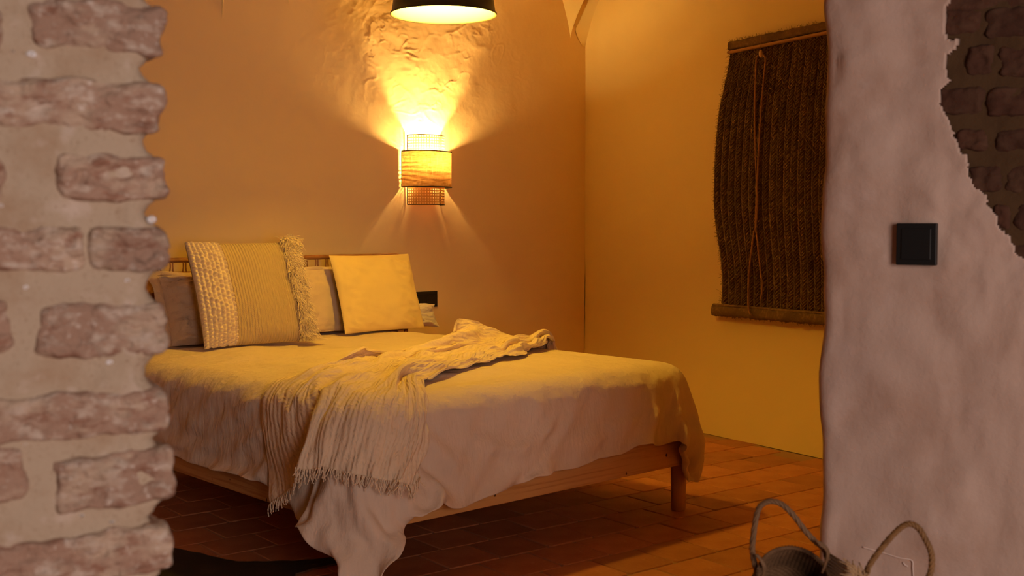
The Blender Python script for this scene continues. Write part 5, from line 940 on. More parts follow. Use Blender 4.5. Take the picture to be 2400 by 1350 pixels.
0,0,0,0,-1,1,0,0,1,0,2,0,1,-2,0,-1,-1,0,-1,-1,-1,0,-1,0,0,0,1,0,2,0,0,0,0,-1,0,1,0,1,0,1,0,1,0,0,0,0,0,0,-1,-1,0,0,0,2,-1,0,0,0,0,-1,0,0,-1,1,-3,6,-1,-1,1,3,-1,-4,0,0,0,0,1,-1,0,0,1,-2,1,0,0,1,0,1,0,1,-2,-1,-1,-1,-1,-1,
1,0,0,0,-1,0,0,2,0,-1,0,0,0,1,1,0,1,0,0,0,1,-1,1,0,1,0,1,1,0,-6,3,0,0,-1,1,-1,1,0,-1,1,0,0,1,-1,0,1,0,-1,0,1,4,-1,-3,-1,0,0,0,0,1,-1,-1,1,0,1,0,-1,-1,1,1,-1,-1,0,-1,-2,0,1,1,2,0,-1,0,0,0,-1,-2,0,-1,0,2,1,2,1,0,0,-1,0,-1,
0,1,2,0,2,-1,1,-4,4,-5,2,0,0,1,0,-1,-1,1,-1,1,1,1,-1,1,1,-1,0,-1,0,0,4,-2,-2,1,0,0,0,-2,1,-1,2,1,-1,2,-4,-1,0,0,0,1,-1,-1,0,0,1,2,0,1,-1,0,0,0,-1,-1,-2,0,0,1,2,1,1,1,0,0,-1,-1,-1,2,1,2,-2,2,1,1,-11,8,-3,0,2,-1,0,0,0,0,0,
1,3,-2,0,2,0,-1,-1,0,1,0,0,4,-2,-3,0,0,0,1,-1,3,0,1,1,-2,-3,-1,-1,0,1,1,-1,1,-1,1,1,-1,0,-2,1,0,1,0,-1,0,1,0,0,-1,0,0,1,1,1,-1,-2,0,1,2,1,0,0,0,0,-6,6,-5,3,0,0,0,0,-1,1,0,0,3,-2,1,3,2,0,0,1,-1,-2,0,-1,1,4,-1,-1,-1,-2,1,
1,2,1,0,0,-4,0,0,-1,1,1,0,2,-1,1,0,-1,-1,-2,0,-1,0,0,0,1,1,1,2,0,-1,-2,-1,0,1,0,0,-1,-1,1,2,1,-2,0,-1,-1,1,-2,5,-3,1,-3,1,-1,1,0,0,4,2,-1,3,3,5,-3,1,0,0,-2,-1,0,0,-2,3,-1,-1,2,-2,1,1,-1,0,0,-1,0,0,1,0,1,2,0,1,0,0,-1,-1,
-1,-1,0,-1,0,0,0,1,2,1,1,-2,-1,-2,0,0,0,-1,0,0,1,0,1,1,-2,-1,-1,-1,6,-4,2,-1,0,-1,1,0,1,3,-1,-2,5,-2,2,6,-3,-1,2,2,-1,-2,-2,-3,2,-1,0,0,1,0,0,0,0,-1,-2,0,1,1,2,1,1,0,0,1,1,-1,0,-2,-2,0,0,1,-1,-1,1,2,1,1,-1,0,-2,0,-2,0,
-1,1,0,0,0,1,0,0,1,-2,0,-1,2,0,0,0,-1,0,0,2,2,-2,0,-3,1,3,-7,13,-6,0,-3,-1,2,-2,2,-4,-2,0,1,0,-1,2,-1,0,0,-1,-2,0,1,1,2,1,-1,0,1,1,1,0,-1,-2,0,0,1,0,0,0,0,0,1,0,0,0,-1,-1,-1,-1,1,0,1,0,0,-1,0,0,1,1,-2,2,-2,0,0,-1,1,-1,3,
1,-3,1,-2,2,-7,-4,23,-10,21,-5,0,-4,0,4,-1,2,-5,-2,0,0,0,-1,1,0,0,-1,1,0,1,1,-1,-1,0,-1,1,0,0,1,-1,2,1,1,0,1,0,0,-1,0,-1,-1,0,0,2,-1,0,-2,0,1,0,0,0,-1,0,1,1,0,-2,1,-4,2,-2,2,0,2,-1,-3,1,-1,3,-2,2,0,-21,4,-8,8,1,0,-3,0,2,
1,2,-3,-3,-1,0,0,0,0,0,0,1,1,0,0,-1,-2,-2,0,0,0,0,1,3,2,1,1,1,0,-1,-1,0,-1,-1,0,0,1,1,1,0,-1,-2,-1,0,0,0,0,-1,0,0,0,0,-2,2,0,1,-1,1,-1,-2,2,-1,-1,-2,2,1,0,4,0,1,1,2,2,-1,-3,0,2,1,-1,-1,-1,-2,1,-1,-1,0,2,1,1,0,-2,-2,-1,0,
1,-1,0,1,1,1,2,2,0,-1,-1,0,0,0,-1,0,-1,-1,2,1,2,-1,-1,-2,-1,0,0,0,0,-1,0,0,-1,0,1,0,1,0,-1,0,0,0,1,0,0,0,-4,-2,0,1,-6,8,-1,0,-1,4,1,-2,0,0,3,-4,-1,1,-3,1,0,0,0,1,0,-1,-1,-1,0,1,1,1,0,-1,0,1,1,0,0,0,0,1,0,0,0,-1,-2,0,0,1,
1,0,-2,-1,0,1,1,-1,-1,0,-1,-1,0,0,0,6,-4,0,1,0,-1,2,-2,0,1,-1,0,-2,3,-4,12,-11,-1,-2,2,-4,3,2,1,5,-6,5,0,-7,3,-2,1,0,0,-1,0,-1,-1,0,0,2,0,1,0,-1,0,1,-1,0,0,0,1,0,1,0,1,-1,-1,-2,0,1,-1,0,-1,1,1,1,0,-1,-1,-1,-1,0,-1,0,4,1,
-1,0,0,-2,3,-2,-1,1,-1,1,0,3,-3,4,7,-12,-1,5,0,6,-6,-1,0,0,7,-4,-1,6,-7,2,0,1,-1,0,-1,0,-1,-2,0,0,1,0,0,0,1,0,1,0,0,0,0,1,1,0,0,-1,-1,0,-1,-1,0,-1,1,1,2,1,-1,-1,-2,-1,1,-1,0,1,2,-1,1,0,-1,1,-2,1,1,-1,1,0,4,-2,5,-3,-25,
21,-7,0,2,1,2,1,2,2,0,3,1,-4,4,1,-2,-1,1,0,0,-1,-2,-1,-1,-2,0,0,0,1,0,1,2,2,0,1,0,0,-1,0,0,-1,0,-1,0,-1,0,1,1,1,0,0,0,-1,-1,0,-2,0,1,1,1,-1,1,-1,0,0,0,0,1,0,1,2,-2,5,-1,4,-23,4,10,-3,0,1,4,1,4,0,2,1,1,-1,2,-6,3,2,0,-1,
-1,-1,1,-2,-1,-1,-1,0,0,1,2,2,0,0,1,-1,0,0,1,0,-2,0,-2,1,-2,1,1,1,2,1,-1,-1,0,0,0,-1,0,-1,-1,1,1,1,-1,1,0,-1,-1,2,0,0,0,-2,3,-2,-1,0,-22,4,3,5,-2,0,5,2,1,-1,2,3,-1,5,-10,12,-5,0,0,0,-1,0,-1,1,-1,-1,-1,-1,1,1,0,1,0,0,0,0,
0,0,1,0,-1,-1,0,-1,1,-1,1,2,2,0,-1,-1,-1,0,0,0,-1,-1,1,1,0,-1,2,-1,-1,3,1,-2,-2,1,-1,4,-4,-2,-5,-4,-6,1,2,2,6,2,-2,-2,-6,-4,3,2,4,-10,14,-14,7,1,1,0,0,-1,1,0,1,-1,-1,-1,-1,0,1,-1,0,-1,0,0,0,2,0,1,0,0,0,0,-1,0,1,1,1,0,-1,
-2,-1,0,1,0,-1,-1,1,2,0,-1,-1,1,0,-2,0,-1,1,-2,1,-4,1,3,1,-3,
])
BLANKET = (56, 92, 0.001, [
1763,-6,6,2,-11,-8,-11,1,-1,5,4,11,11,7,5,9,6,3,-8,-6,10,7,-8,4,9,3,0,1,4,6,13,12,-4,-9,10,-3,-8,7,11,7,3,-3,-12,5,-4,-9,-11,-9,-10,-14,0,-1,-9,-10,-10,-8,-2,3,-15,-1,10,-3,3,-10,-3,-1,6,0,0,3,-4,-5,1,1,4,6,-2,3,6,-9,-1,
4,1,-2,-1,1,-1,-2,8,-1,-14,9,0,-5,-8,-1,6,14,13,-16,-7,-5,0,-3,3,2,-8,3,14,5,1,7,-5,-7,0,2,4,4,0,1,-4,-1,-2,2,-2,-3,4,-4,-7,2,5,6,-3,0,4,-1,-5,2,3,3,-6,2,-3,-2,3,2,-7,-1,9,-12,-3,3,1,-2,3,-1,-1,0,4,4,-7,-5,3,5,2,8,8,-4,
-11,6,-1,-7,4,6,-1,4,-3,-3,0,0,-1,-3,3,4,-9,-4,5,3,3,-5,4,0,-6,1,1,0,8,-5,2,-5,-4,10,0,-14,1,6,-7,2,1,-4,0,4,0,2,-4,0,1,0,0,-4,-2,0,3,4,-2,-4,0,-2,0,10,2,-2,0,-5,-4,-1,2,3,-3,1,3,-3,3,-5,-5,3,1,1,-2,-2,4,-3,-4,7,1,-3,-7,
5,7,-1,-2,-4,-3,-5,-3,1,0,2,3,7,-4,-4,-2,1,0,0,3,2,-7,-3,-14,10,2,-2,-1,3,9,-2,4,-3,-8,-7,0,2,1,2,4,-4,1,-4,-2,0,-1,2,-1,-2,0,6,-4,1,0,3,-3,-8,7,4,-10,-2,1,-6,1,0,-1,-1,3,3,6,-4,-2,-1,1,3,-1,2,5,-5,-16,3,12,1,-5,-2,7,3,
-3,5,-5,-4,-1,0,2,0,0,-1,-2,8,-8,-7,2,1,-1,-2,1,4,0,0,-3,-1,5,-8,-7,6,4,-2,2,4,-13,-5,3,2,3,1,-3,6,-1,7,-1,-3,-2,-2,2,4,4,-15,-3,8,-2,0,3,5,0,2,0,-9,-6,2,3,0,2,2,-2,4,7,-12,-6,3,1,-4,-3,1,6,0,-4,-6,4,3,-6,-6,10,5,-1,2,8,
-12,-18,8,6,-1,1,-6,11,-7,2,-1,-2,0,3,1,-1,11,-11,-3,3,-3,-4,6,6,-7,1,1,-6,-3,-2,-1,3,5,-2,0,-6,14,0,-11,-2,-4,-2,3,5,-2,-3,-2,-4,5,5,-5,-9,9,4,-12,0,12,-1,-11,-4,2,6,4,-7,21,-2,-12,-4,1,0,0,3,-2,1,-6,-4,-2,2,2,-6,3,-3,
-1,2,-3,-1,-1,3,6,0,-2,-2,-2,2,2,-3,-1,-1,-2,3,-3,-3,1,-5,0,5,4,-4,-8,0,3,-5,2,7,2,-7,-3,2,6,7,-11,5,5,-7,-4,2,3,-17,5,0,1,5,3,1,-13,3,-3,3,-1,-6,1,1,4,0,-1,2,1,3,-9,2,1,4,4,-11,1,1,-7,-1,4,1,-5,-3,5,3,-5,-2,3,3,-10,6,
-1,3,-3,-2,3,-4,0,1,6,3,-6,-3,5,-12,-3,11,-2,-4,2,-3,-1,-2,9,-2,-8,-2,1,-1,0,1,1,1,-1,-2,9,-8,2,-2,-1,4,-4,-8,-1,1,2,1,0,-4,-3,3,2,0,-2,-1,7,-5,1,0,4,-2,-3,7,-8,0,2,3,-2,-3,1,0,-8,-10,7,2,-3,-2,3,2,-5,2,8,-2,-7,-11,1,2,
1,1,-1,1,-5,4,2,0,-3,6,-11,-1,0,1,0,2,1,0,-1,-3,3,1,-3,-2,1,2,1,-2,1,6,2,-4,1,-7,0,3,3,-4,-3,-13,0,-2,-4,3,4,4,-2,-1,-3,2,0,7,-5,-4,-8,0,1,-1,-2,-1,0,2,0,2,-1,-3,1,-4,1,1,0,1,1,-1,0,2,-1,-1,-1,-2,1,1,1,1,-1,-1,-2,3,4,-4,
-2,2,2,-1,-3,-23,17,6,-5,-3,4,-11,-4,-1,0,4,4,-7,-2,0,1,0,-2,-1,-4,2,2,-6,0,5,4,-5,6,-8,1,2,-3,2,0,2,-2,-4,2,3,-1,-2,-1,1,1,4,0,-1,-4,0,4,-1,-4,1,2,0,-2,-3,-8,8,2,-7,-9,-3,2,0,7,0,-3,4,-4,-6,1,-2,-3,-4,-3,3,0,3,3,-1,-4,
2,0,3,-4,-1,1,-2,0,3,0,0,-2,1,3,1,0,3,5,0,-4,-4,4,-7,2,1,-4,-3,2,3,-2,-6,-9,-8,10,-2,-5,2,-1,2,-4,1,-2,0,7,1,-2,-4,-3,-5,-3,2,2,-1,0,3,2,-1,-2,3,0,-4,0,-1,1,2,-1,-1,-2,0,3,3,-1,0,-1,1,0,1,-2,3,-5,3,-1,-2,-1,3,2,-16,0,-4,
-5,9,-3,-5,3,4,6,-11,3,8,4,2,-16,0,-6,1,1,-4,3,2,-3,0,2,3,-3,-1,1,0,-1,1,-3,-2,5,-1,-1,0,1,1,0,0,0,-1,2,1,1,-3,0,0,5,-6,-2,2,3,-21,3,1,-2,-4,0,0,-2,8,3,9,-4,-10,-2,3,-2,-7,2,3,2,-4,-3,2,3,-6,2,0,-1,1,1,-1,1,2,1,-4,0,1,0,
-2,1,0,-1,1,-1,0,1,2,0,1,1,0,0,4,-5,-5,1,-20,-1,0,-2,0,-4,0,6,-4,-1,0,6,2,-6,0,8,-8,-1,2,0,3,-5,-1,-2,0,1,1,0,0,0,1,0,-1,1,2,0,0,1,-3,-2,1,2,-2,-1,1,1,0,1,5,-1,-3,-1,-1,3,-4,-1,-22,3,-2,0,-2,-2,-2,-1,1,1,1,-2,1,1,-1,3,6,
-1,-4,-1,1,0,-3,-1,1,-3,0,1,2,0,1,-1,1,0,2,-1,-2,3,2,-5,0,-1,-1,1,1,1,1,-2,-1,2,2,-2,-1,2,2,-5,-28,1,3,-1,2,5,0,-6,-1,-1,1,1,0,0,0,-2,3,3,-3,0,-1,2,-2,-1,2,-4,-1,0,3,2,-2,2,-2,1,-3,-2,2,2,3,2,-4,1,0,-1,-3,1,2,1,2,-5,6,
-1,-2,0,-1,-2,-20,-1,-1,5,-7,-2,4,3,3,-8,-1,0,0,-1,-1,4,3,-1,2,-2,2,-2,-1,-2,1,0,-3,1,-1,1,3,-1,-1,0,1,-1,2,0,-1,1,-1,-1,1,-1,-1,0,1,6,-9,5,1,2,0,-2,-4,1,-12,-4,1,-6,0,-3,-2,8,-8,0,1,1,1,3,-5,2,1,1,0,0,0,-1,0,-1,-2,1,1,
0,-1,0,0,0,1,-1,2,1,1,-1,-3,0,6,-2,-5,1,3,5,1,-11,5,0,-2,2,2,-2,-3,5,-21,-1,2,0,1,-2,-3,0,4,-1,-3,5,2,-2,-1,-1,-2,1,1,-1,-1,3,-2,0,-2,2,2,-4,0,1,3,-4,0,0,1,1,1,-1,2,-2,-3,4,1,-5,3,1,-6,3,5,-2,-3,0,2,0,7,-5,-22,1,-1,1,-1,
1,10,-13,2,2,1,-2,-1,-2,18,-6,-9,-2,1,0,-1,5,-3,1,-1,-2,1,1,4,-5,1,2,-2,0,-2,0,0,2,0,2,-3,-4,3,0,4,-6,-3,1,1,4,-1,-2,0,9,-4,2,-25,5,-1,3,0,5,-7,1,-4,-1,-1,0,4,1,-3,-1,3,-1,-1,2,0,-4,2,-1,1,-1,0,3,-5,2,-1,5,3,-3,-4,3,-2,
-1,-1,2,1,-3,0,1,-1,-2,4,2,-4,1,3,1,0,2,3,-4,-26,2,6,1,1,-6,-1,2,-1,-1,-1,0,-1,8,-7,0,1,-1,1,0,3,-3,-2,3,0,-2,-1,0,2,1,-2,0,0,2,1,-2,0,-1,1,-1,0,1,-2,5,-6,0,1,1,2,1,-2,0,5,1,3,-1,-26,-1,2,2,1,1,-2,2,-1,2,-2,-3,0,3,-2,0,
-2,2,1,-1,5,-8,3,-1,1,4,-3,-2,-1,1,2,-2,-1,3,0,-2,2,2,-2,-2,-1,3,1,-2,-3,2,0,1,-1,2,2,-2,2,2,1,2,-21,-5,0,4,0,-1,8,-1,-5,-3,3,-3,-2,0,-1,2,3,1,-2,4,-7,1,0,0,0,-1,1,1,-2,0,1,1,-1,1,1,0,0,-2,-1,-1,2,-1,-1,0,1,0,1,1,1,-1,0,
2,-1,-1,2,3,-23,-1,-3,2,4,2,-6,2,4,-2,-2,2,-3,-1,-2,3,2,0,-1,-3,0,3,0,-2,0,-1,-1,0,2,-1,-3,3,2,-3,-1,2,1,0,1,-1,-2,2,-2,-1,2,2,0,0,1,-2,1,3,-2,-2,-1,1,-25,2,-2,2,1,1,-4,1,3,-1,-1,2,-3,-4,1,3,-1,-2,0,0,2,2,0,0,-2,1,-1,-1,
-1,1,1,-3,1,1,-2,2,-1,-1,2,2,-4,-1,5,-3,1,1,0,-1,1,0,0,2,0,-1,0,-2,-15,-4,-4,-1,-1,2,2,-5,6,4,-3,-3,0,-3,0,1,0,-1,-1,0,1,1,0,1,2,0,-1,-3,-3,-1,1,-1,0,0,5,-3,2,0,-2,1,0,3,-6,1,2,0,1,0,0,0,0,0,3,-3,-2,0,-19,1,-4,-3,-1,-2,
10,2,-11,4,2,-2,-1,-1,5,-5,0,2,1,1,-3,1,1,1,-2,-2,0,-2,0,2,2,-3,-3,1,0,1,2,0,-2,-2,5,-3,-4,4,2,0,-2,1,0,0,0,1,-1,0,1,-1,-23,-3,9,-6,1,0,-4,2,0,-6,2,2,0,-2,3,2,0,1,-1,-3,1,0,-1,0,1,0,0,0,-1,-2,1,1,-2,1,-1,1,-1,0,1,-2,2,
-5,2,3,1,-1,0,0,0,-1,2,0,0,1,1,0,-23,-4,4,4,-1,0,-6,-5,3,0,0,-1,2,-1,-1,0,3,1,-1,0,2,0,-1,0,2,0,-3,4,0,-4,-1,2,0,-2,0,-2,2,1,-1,-1,-3,0,6,-2,2,-3,0,0,0,1,-1,2,1,0,-2,-2,-25,-1,-1,0,1,1,3,1,-5,0,4,1,-2,1,-4,-2,2,1,1,-1,
-1,2,0,-1,-1,1,3,-4,0,0,0,3,-1,-3,0,0,-2,3,-1,0,-3,0,1,5,-5,0,-1,0,0,2,1,1,1,0,-2,1,-23,0,-3,1,0,1,1,-3,2,-1,-2,1,0,1,1,0,-1,0,1,2,1,-1,-1,-2,-1,1,0,0,0,0,-2,3,1,-2,0,1,-5,2,3,-1,-2,-2,0,-1,1,0,0,0,0,0,3,1,1,-1,0,0,-25,
8,-6,-4,2,-1,1,2,0,2,-3,-2,1,3,0,1,-1,-3,0,2,0,0,1,0,0,-2,-1,0,0,-2,1,-1,1,-1,0,0,-1,-1,2,1,-2,-1,-1,0,2,-1,0,-1,1,2,0,2,0,0,1,0,-22,3,0,-4,-2,0,-3,-1,2,0,1,0,2,-1,2,-1,0,0,0,-1,1,1,0,-1,0,1,-1,0,-1,-1,-2,-1,0,0,0,1,0,
-1,2,-1,0,-1,0,-1,1,1,-1,1,0,0,1,0,2,1,-1,1,-19,2,1,-2,-3,1,-3,-1,-2,-1,0,4,1,-1,0,0,-1,1,1,-1,-1,1,0,1,-1,-1,2,-1,-1,-1,-3,0,0,-2,1,0,2,-2,-1,3,-1,0,-1,0,0,1,1,0,0,1,-1,1,1,-1,2,0,-21,-1,0,3,-2,-4,1,3,1,-1,-1,0,0,1,0,0,
-3,1,2,1,-2,0,0,1,-1,-1,0,0,-2,-1,-3,-1,0,4,-1,0,1,-1,0,1,0,-1,-1,1,0,0,0,1,1,-1,0,-1,1,1,0,1,-25,1,0,0,2,-2,1,0,-2,3,1,0,-1,0,-1,6,-1,-3,-2,0,0,-1,3,3,-1,-2,0,-1,0,-1,-4,-3,0,2,1,0,0,3,-1,0,2,-3,-1,0,2,-1,0,1,0,1,-1,-3,
1,2,0,0,-23,-2,0,2,0,2,1,2,3,-3,-1,-1,2,-2,0,-4,2,0,-1,0,1,1,0,1,0,1,-3,1,1,-1,-4,-4,-2,1,2,1,0,1,2,0,2,2,-3,1,-2,1,-1,0,1,-1,0,-1,-1,-1,1,0,-22,-1,1,2,1,1,-3,9,-4,1,1,-1,-3,1,-2,-2,-1,-1,0,2,1,2,-1,-1,0,2,-2,-4,-2,2,-3,
-1,0,-1,0,1,4,0,0,1,3,1,-1,-4,1,0,0,0,-1,0,0,-1,-3,0,1,0,-22,-2,0,-2,4,1,5,-8,5,-2,0,0,2,-1,1,-2,-1,-1,-2,-1,1,-1,1,1,1,0,0,5,-2,-1,0,-1,-4,0,0,-1,4,1,-1,1,0,2,-1,-1,0,-2,2,-1,0,-1,0,-2,-1,-2,2,0,-25,4,2,-3,-2,5,-2,-2,2,
1,-2,0,1,0,-1,10,2,2,-1,-6,-6,-2,0,1,1,-2,3,-2,2,-1,1,-4,1,-1,1,0,-1,2,-1,2,0,1,-1,-1,0,0,-1,0,-1,0,0,-1,-2,-1,-1,2,-24,-1,3,2,-2,-1,3,6,-6,0,0,0,-1,2,1,-7,2,3,-1,0,2,2,-2,-2,-2,2,0,-1,0,-1,-2,1,6,-2,-1,-1,-1,2,0,0,0,1,
0,4,-6,-1,1,-1,-1,0,-1,-1,-2,-2,0,0,-22,0,-5,2,1,0,0,-2,3,1,2,-1,-1,0,-1,-2,-1,2,1,1,4,0,-3,-3,-1,-1,4,1,0,3,2,1,-3,1,-4,1,-2,0,4,-3,-1,3,0,0,-4,0,0,1,-1,-2,-1,-1,-1,-1,-1,1,-26,1,2,0,2,0,1,-4,5,1,-1,-1,3,-3,2,2,-5,-5,2,
0,-1,-1,7,-5,-1,3,-3,3,-2,1,3,0,-1,1,0,2,4,-3,-3,-1,-2,1,1,-2,0,1,0,0,-1,-2,-2,0,0,-2,0,1,-28,2,1,-1,-1,2,1,1,-3,4,1,2,-6,4,0,-3,0,-1,-1,5,-2,-2,-2,1,2,0,1,0,4,-2,0,3,0,-2,0,2,-2,-3,2,2,-2,-3,1,0,1,-1,1,0,0,1,-2,-4,-1,0,
-2,1,-23,0,-1,0,0,-2,3,1,0,-2,0,0,3,-4,0,1,-1,-1,-1,0,3,0,-4,1,4,-2,-1,-2,0,2,2,0,4,5,-1,-2,-4,2,-2,-1,3,-3,0,-2,7,0,-2,-2,1,-3,-1,-1,-2,3,-4,0,-22,-2,0,2,-1,-2,-1,1,-1,1,0,1,0,-2,0,2,-1,0,-1,-2,1,2,-5,1,3,2,0,-1,4,-3,0,
1,1,1,3,-4,0,2,-1,0,-2,1,1,-3,0,4,-1,3,-3,-2,-3,0,-3,3,2,-5,-23,0,0,-1,2,1,-3,-1,-1,0,2,-2,-1,2,-1,-2,1,1,3,-3,-5,2,3,4,-4,-1,5,5,-4,1,4,-5,-2,2,0,2,-2,-3,-1,0,1,1,0,0,-1,2,1,0,0,-1,-1,0,-1,-4,11,7,-23,-1,1,-1,0,1,-1,-2,
0,0,-2,3,1,0,1,-3,1,0,-1,3,-2,-6,0,3,4,2,-4,-1,4,5,-2,2,-2,-2,4,1,-2,-3,-1,-1,-1,1,3,-2,-3,4,1,-2,1,-1,-1,0,-1,-1,0,5,-24,1,-1,0,-1,-1,-1,1,0,1,-1,-2,2,2,-2,-1,4,-1,-2,1,2,-6,2,-1,3,2,-1,-1,-3,2,3,5,0,-5,1,-3,3,1,1,0,-2,
-4,7,0,-4,-3,3,-1,0,2,1,1,-2,-2,0,1,-27,1,2,0,-1,-1,1,-1,1,-4,1,0,1,0,-1,2,2,0,-1,-4,-1,0,9,-5,-4,8,3,-3,4,-6,0,1,3,6,-9,1,-2,0,0,0,1,-1,1,2,-1,-2,2,-1,1,0,1,2,-1,-3,0,2,-27,0,3,2,-1,-1,1,1,-4,0,2,-1,-3,0,2,2,3,2,1,-3,
-7,0,5,6,-5,-6,2,3,-2,5,0,-2,0,-1,4,-3,-1,-1,1,-2,1,1,0,1,2,-3,-1,2,-2,6,-3,-5,3,0,-1,1,-26,2,-2,2,3,1,-4,0,2,-3,-1,1,-2,1,7,2,-4,1,-2,1,-3,4,-7,7,3,-6,-3,2,3,0,3,-1,0,-1,0,0,0,-1,-1,-1,1,3,-6,0,4,-1,-3,5,2,-5,2,0,-1,0,
-2,1,-26,0,3,2,-1,-1,0,1,-2,3,-1,-1,2,-2,-4,5,1,-2,0,-2,2,11,-7,-7,7,1,1,-1,-5,2,2,-1,-2,1,-2,0,2,-2,0,0,0,3,-5,-1,-1,5,-1,-2,1,1,2,1,1,1,-5,-1,-27,1,-1,0,5,3,1,-1,-1,-4,-1,0,1,1,-2,0,2,3,2,-1,-1,0,1,-4,-4,5,-1,1,0,0,1,
3,-1,-4,2,-2,-1,5,-4,2,-2,-4,2,-1,-1,-1,3,-2,0,1,3,1,1,1,-3,-2,-29,0,2,-1,-1,3,2,-2,2,1,-2,0,2,0,1,-3,1,1,2,7,2,-7,0,1,-2,-2,-1,0,4,0,-3,0,1,3,-2,2,-1,-5,1,-1,0,-2,2,2,-1,-2,-1,-1,0,3,1,2,-2,1,3,-6,-30,0,1,1,-1,-2,5,1,
-1,-1,3,0,-2,4,-1,-1,-2,1,2,3,5,-4,3,-2,0,0,-2,-2,2,3,-2,-1,2,-2,3,-3,0,-3,0,-2,0,2,-1,1,2,0,-1,-2,0,-1,-1,3,0,-2,0,0,-27,-2,-1,3,1,-3,-2,4,0,1,1,-1,0,-2,8,-1,-2,0,0,-2,3,3,0,2,-4,2,2,1,-4,-3,2,0,1,0,-3,5,-2,-3,-3,1,-1,
1,0,0,0,1,1,1,-2,-1,1,0,0,1,0,-3,-29,0,-2,1,1,2,-3,-1,4,0,-1,5,1,-2,-2,4,3,-5,-1,0,11,-5,-1,5,-1,-4,-1,0,4,-3,-1,2,-4,0,-2,-1,5,1,-1,-1,-1,0,-2,1,0,0,0,1,1,-1,-2,-1,0,1,-1,-1,-29,1,-1,0,0,1,2,0,-3,4,0,1,2,1,-2,0,3,0,-3,
-2,3,6,-4,-1,7,-3,-3,0,1,1,0,-2,-2,3,1,-3,-1,-1,0,0,2,-2,2,-2,0,0,0,-1,-1,3,-2,-2,0,0,0,-1,-26,-1,0,-4,0,0,3,-1,4,1,1,-4,2,4,-1,-1,3,-1,-1,-2,-1,7,1,-5,3,2,-2,-3,-1,1,0,1,1,0,-2,-1,1,0,1,-1,1,0,-1,2,-3,0,0,0,0,0,-1,-2,0,
0,-1,-1,-26,-2,0,-2,-1,2,0,1,0,0,2,3,-2,0,2,0,1,0,0,-1,-2,2,0,0,0,2,0,0,-2,0,-1,0,-1,-1,6,0,-4,2,-1,0,1,2,-1,-1,1,-1,-1,0,2,-3,-1,-1,0,0,-1,0,-16,-3,-6,-1,-3,-1,0,0,4,1,-1,1,1,-1,1,2,-1,1,0,-1,-1,-3,0,3,-2,3,2,-2,-1,2,
-1,-1,0,-4,5,6,-3,-1,-3,1,0,0,4,-5,1,1,0,0,-2,0,-1,-1,0,-1,-1,1,-15,-1,-2,-5,0,0,-3,1,-2,2,1,-1,3,0,-3,2,-1,1,0,0,-1,-4,2,1,-1,0,2,0,0,-2,2,0,2,-2,-6,5,2,0,1,0,0,-1,2,-3,-2,1,1,2,-1,-2,0,0,0,0,0,-1,-23,5,-2,4,0,-5,-2,1,
-2,3,-1,1,-2,3,-2,-3,-2,5,-1,-1,-3,2,0,-1,-1,0,2,1,-3,0,0,0,4,3,-5,-4,4,-1,2,0,1,-1,0,-1,-1,0,0,0,2,0,-1,1,-1,0,0,0,-13,-7,2,-1,-1,1,-1,1,-1,0,2,-1,-2,1,0,-2,-2,2,0,-2,-4,1,0,-1,1,-1,1,1,1,0,-1,0,-1,2,1,-3,-1,1,2,3,4,1,
-11,2,2,-1,-1,-2,3,0,0,-2,1,2,0,0,-17,1,1,1,-5,2,0,-1,-1,1,2,-2,-2,1,1,-3,-1,0,0,-1,-5,2,1,-2,-1,0,1,0,1,1,2,-1,-2,3,2,-1,-7,2,3,-2,-3,-3,1,6,4,-1,-3,-1,-1,0,0,1,2,-1,2,0,-9,-3,-1,-4,4,-1,0,0,-2,-3,3,1,-2,-2,2,-3,-1,0,
-2,4,-7,0,3,-1,-2,-2,0,2,1,-1,-1,2,1,-3,4,-3,-1,0,5,-3,-6,-3,3,5,1,1,1,0,-5,0,0,1,2,1,0,0,-14,-1,-1,1,-2,1,0,2,1,-3,-1,0,3,-6,1,-1,0,0,2,-2,1,-9,3,2,0,-1,-2,0,2,-2,0,-1,3,0,-1,-2,2,3,-2,-3,-6,2,5,3,-2,-4,0,4,-4,0,1,1,2,
2,0,0,-15,9,-1,-6,2,-2,3,-7,6,-4,-2,2,0,-2,-3,2,-2,0,0,3,0,-6,-3,3,-2,2,1,0,-3,0,0,0,2,2,-3,-2,4,2,-9,-3,6,3,-1,-1,-4,1,0,-4,3,-1,4,1,1,1,1,0,-11,-3,0,5,-1,0,-3,3,-5,4,-5,2,-1,1,-4,1,-1,-2,-1,1,1,1,-7,-1,3,-2,0,-1,2,0,0,
0,-2,0,0,5,-1,-2,-4,1,11,1,-6,-7,-1,1,-1,-3,7,0,2,8,-1,-4,0,1,-17,5,-1,0,-1,1,-2,6,-1,-2,-1,-2,0,0,-1,-1,-1,-1,-1,1,0,-1,0,-4,1,-2,0,2,0,0,-1,2,-2,-1,1,5,-4,0,-1,0,1,3,-1,-2,6,-2,-3,-3,-2,7,-1,3,-1,2,-4,3,-7,-7,1,0,0,1,
4,-9,9,-3,-1,-3,0,0,1,-2,-1,-3,2,-2,-1,2,-1,0,-4,0,0,1,-1,2,-1,-1,2,1,0,-2,0,-1,7,5,-11,3,1,-4,-1,2,-1,5,6,-8,3,-2,3,-2,2,0,-14,-3,2,1,2,-3,3,1,-7,2,1,-1,-3,1,1,3,-2,-6,1,1,1,-1,0,-1,0,-1,-1,0,2,-1,0,0,-1,0,0,-2,4,0,1,4,
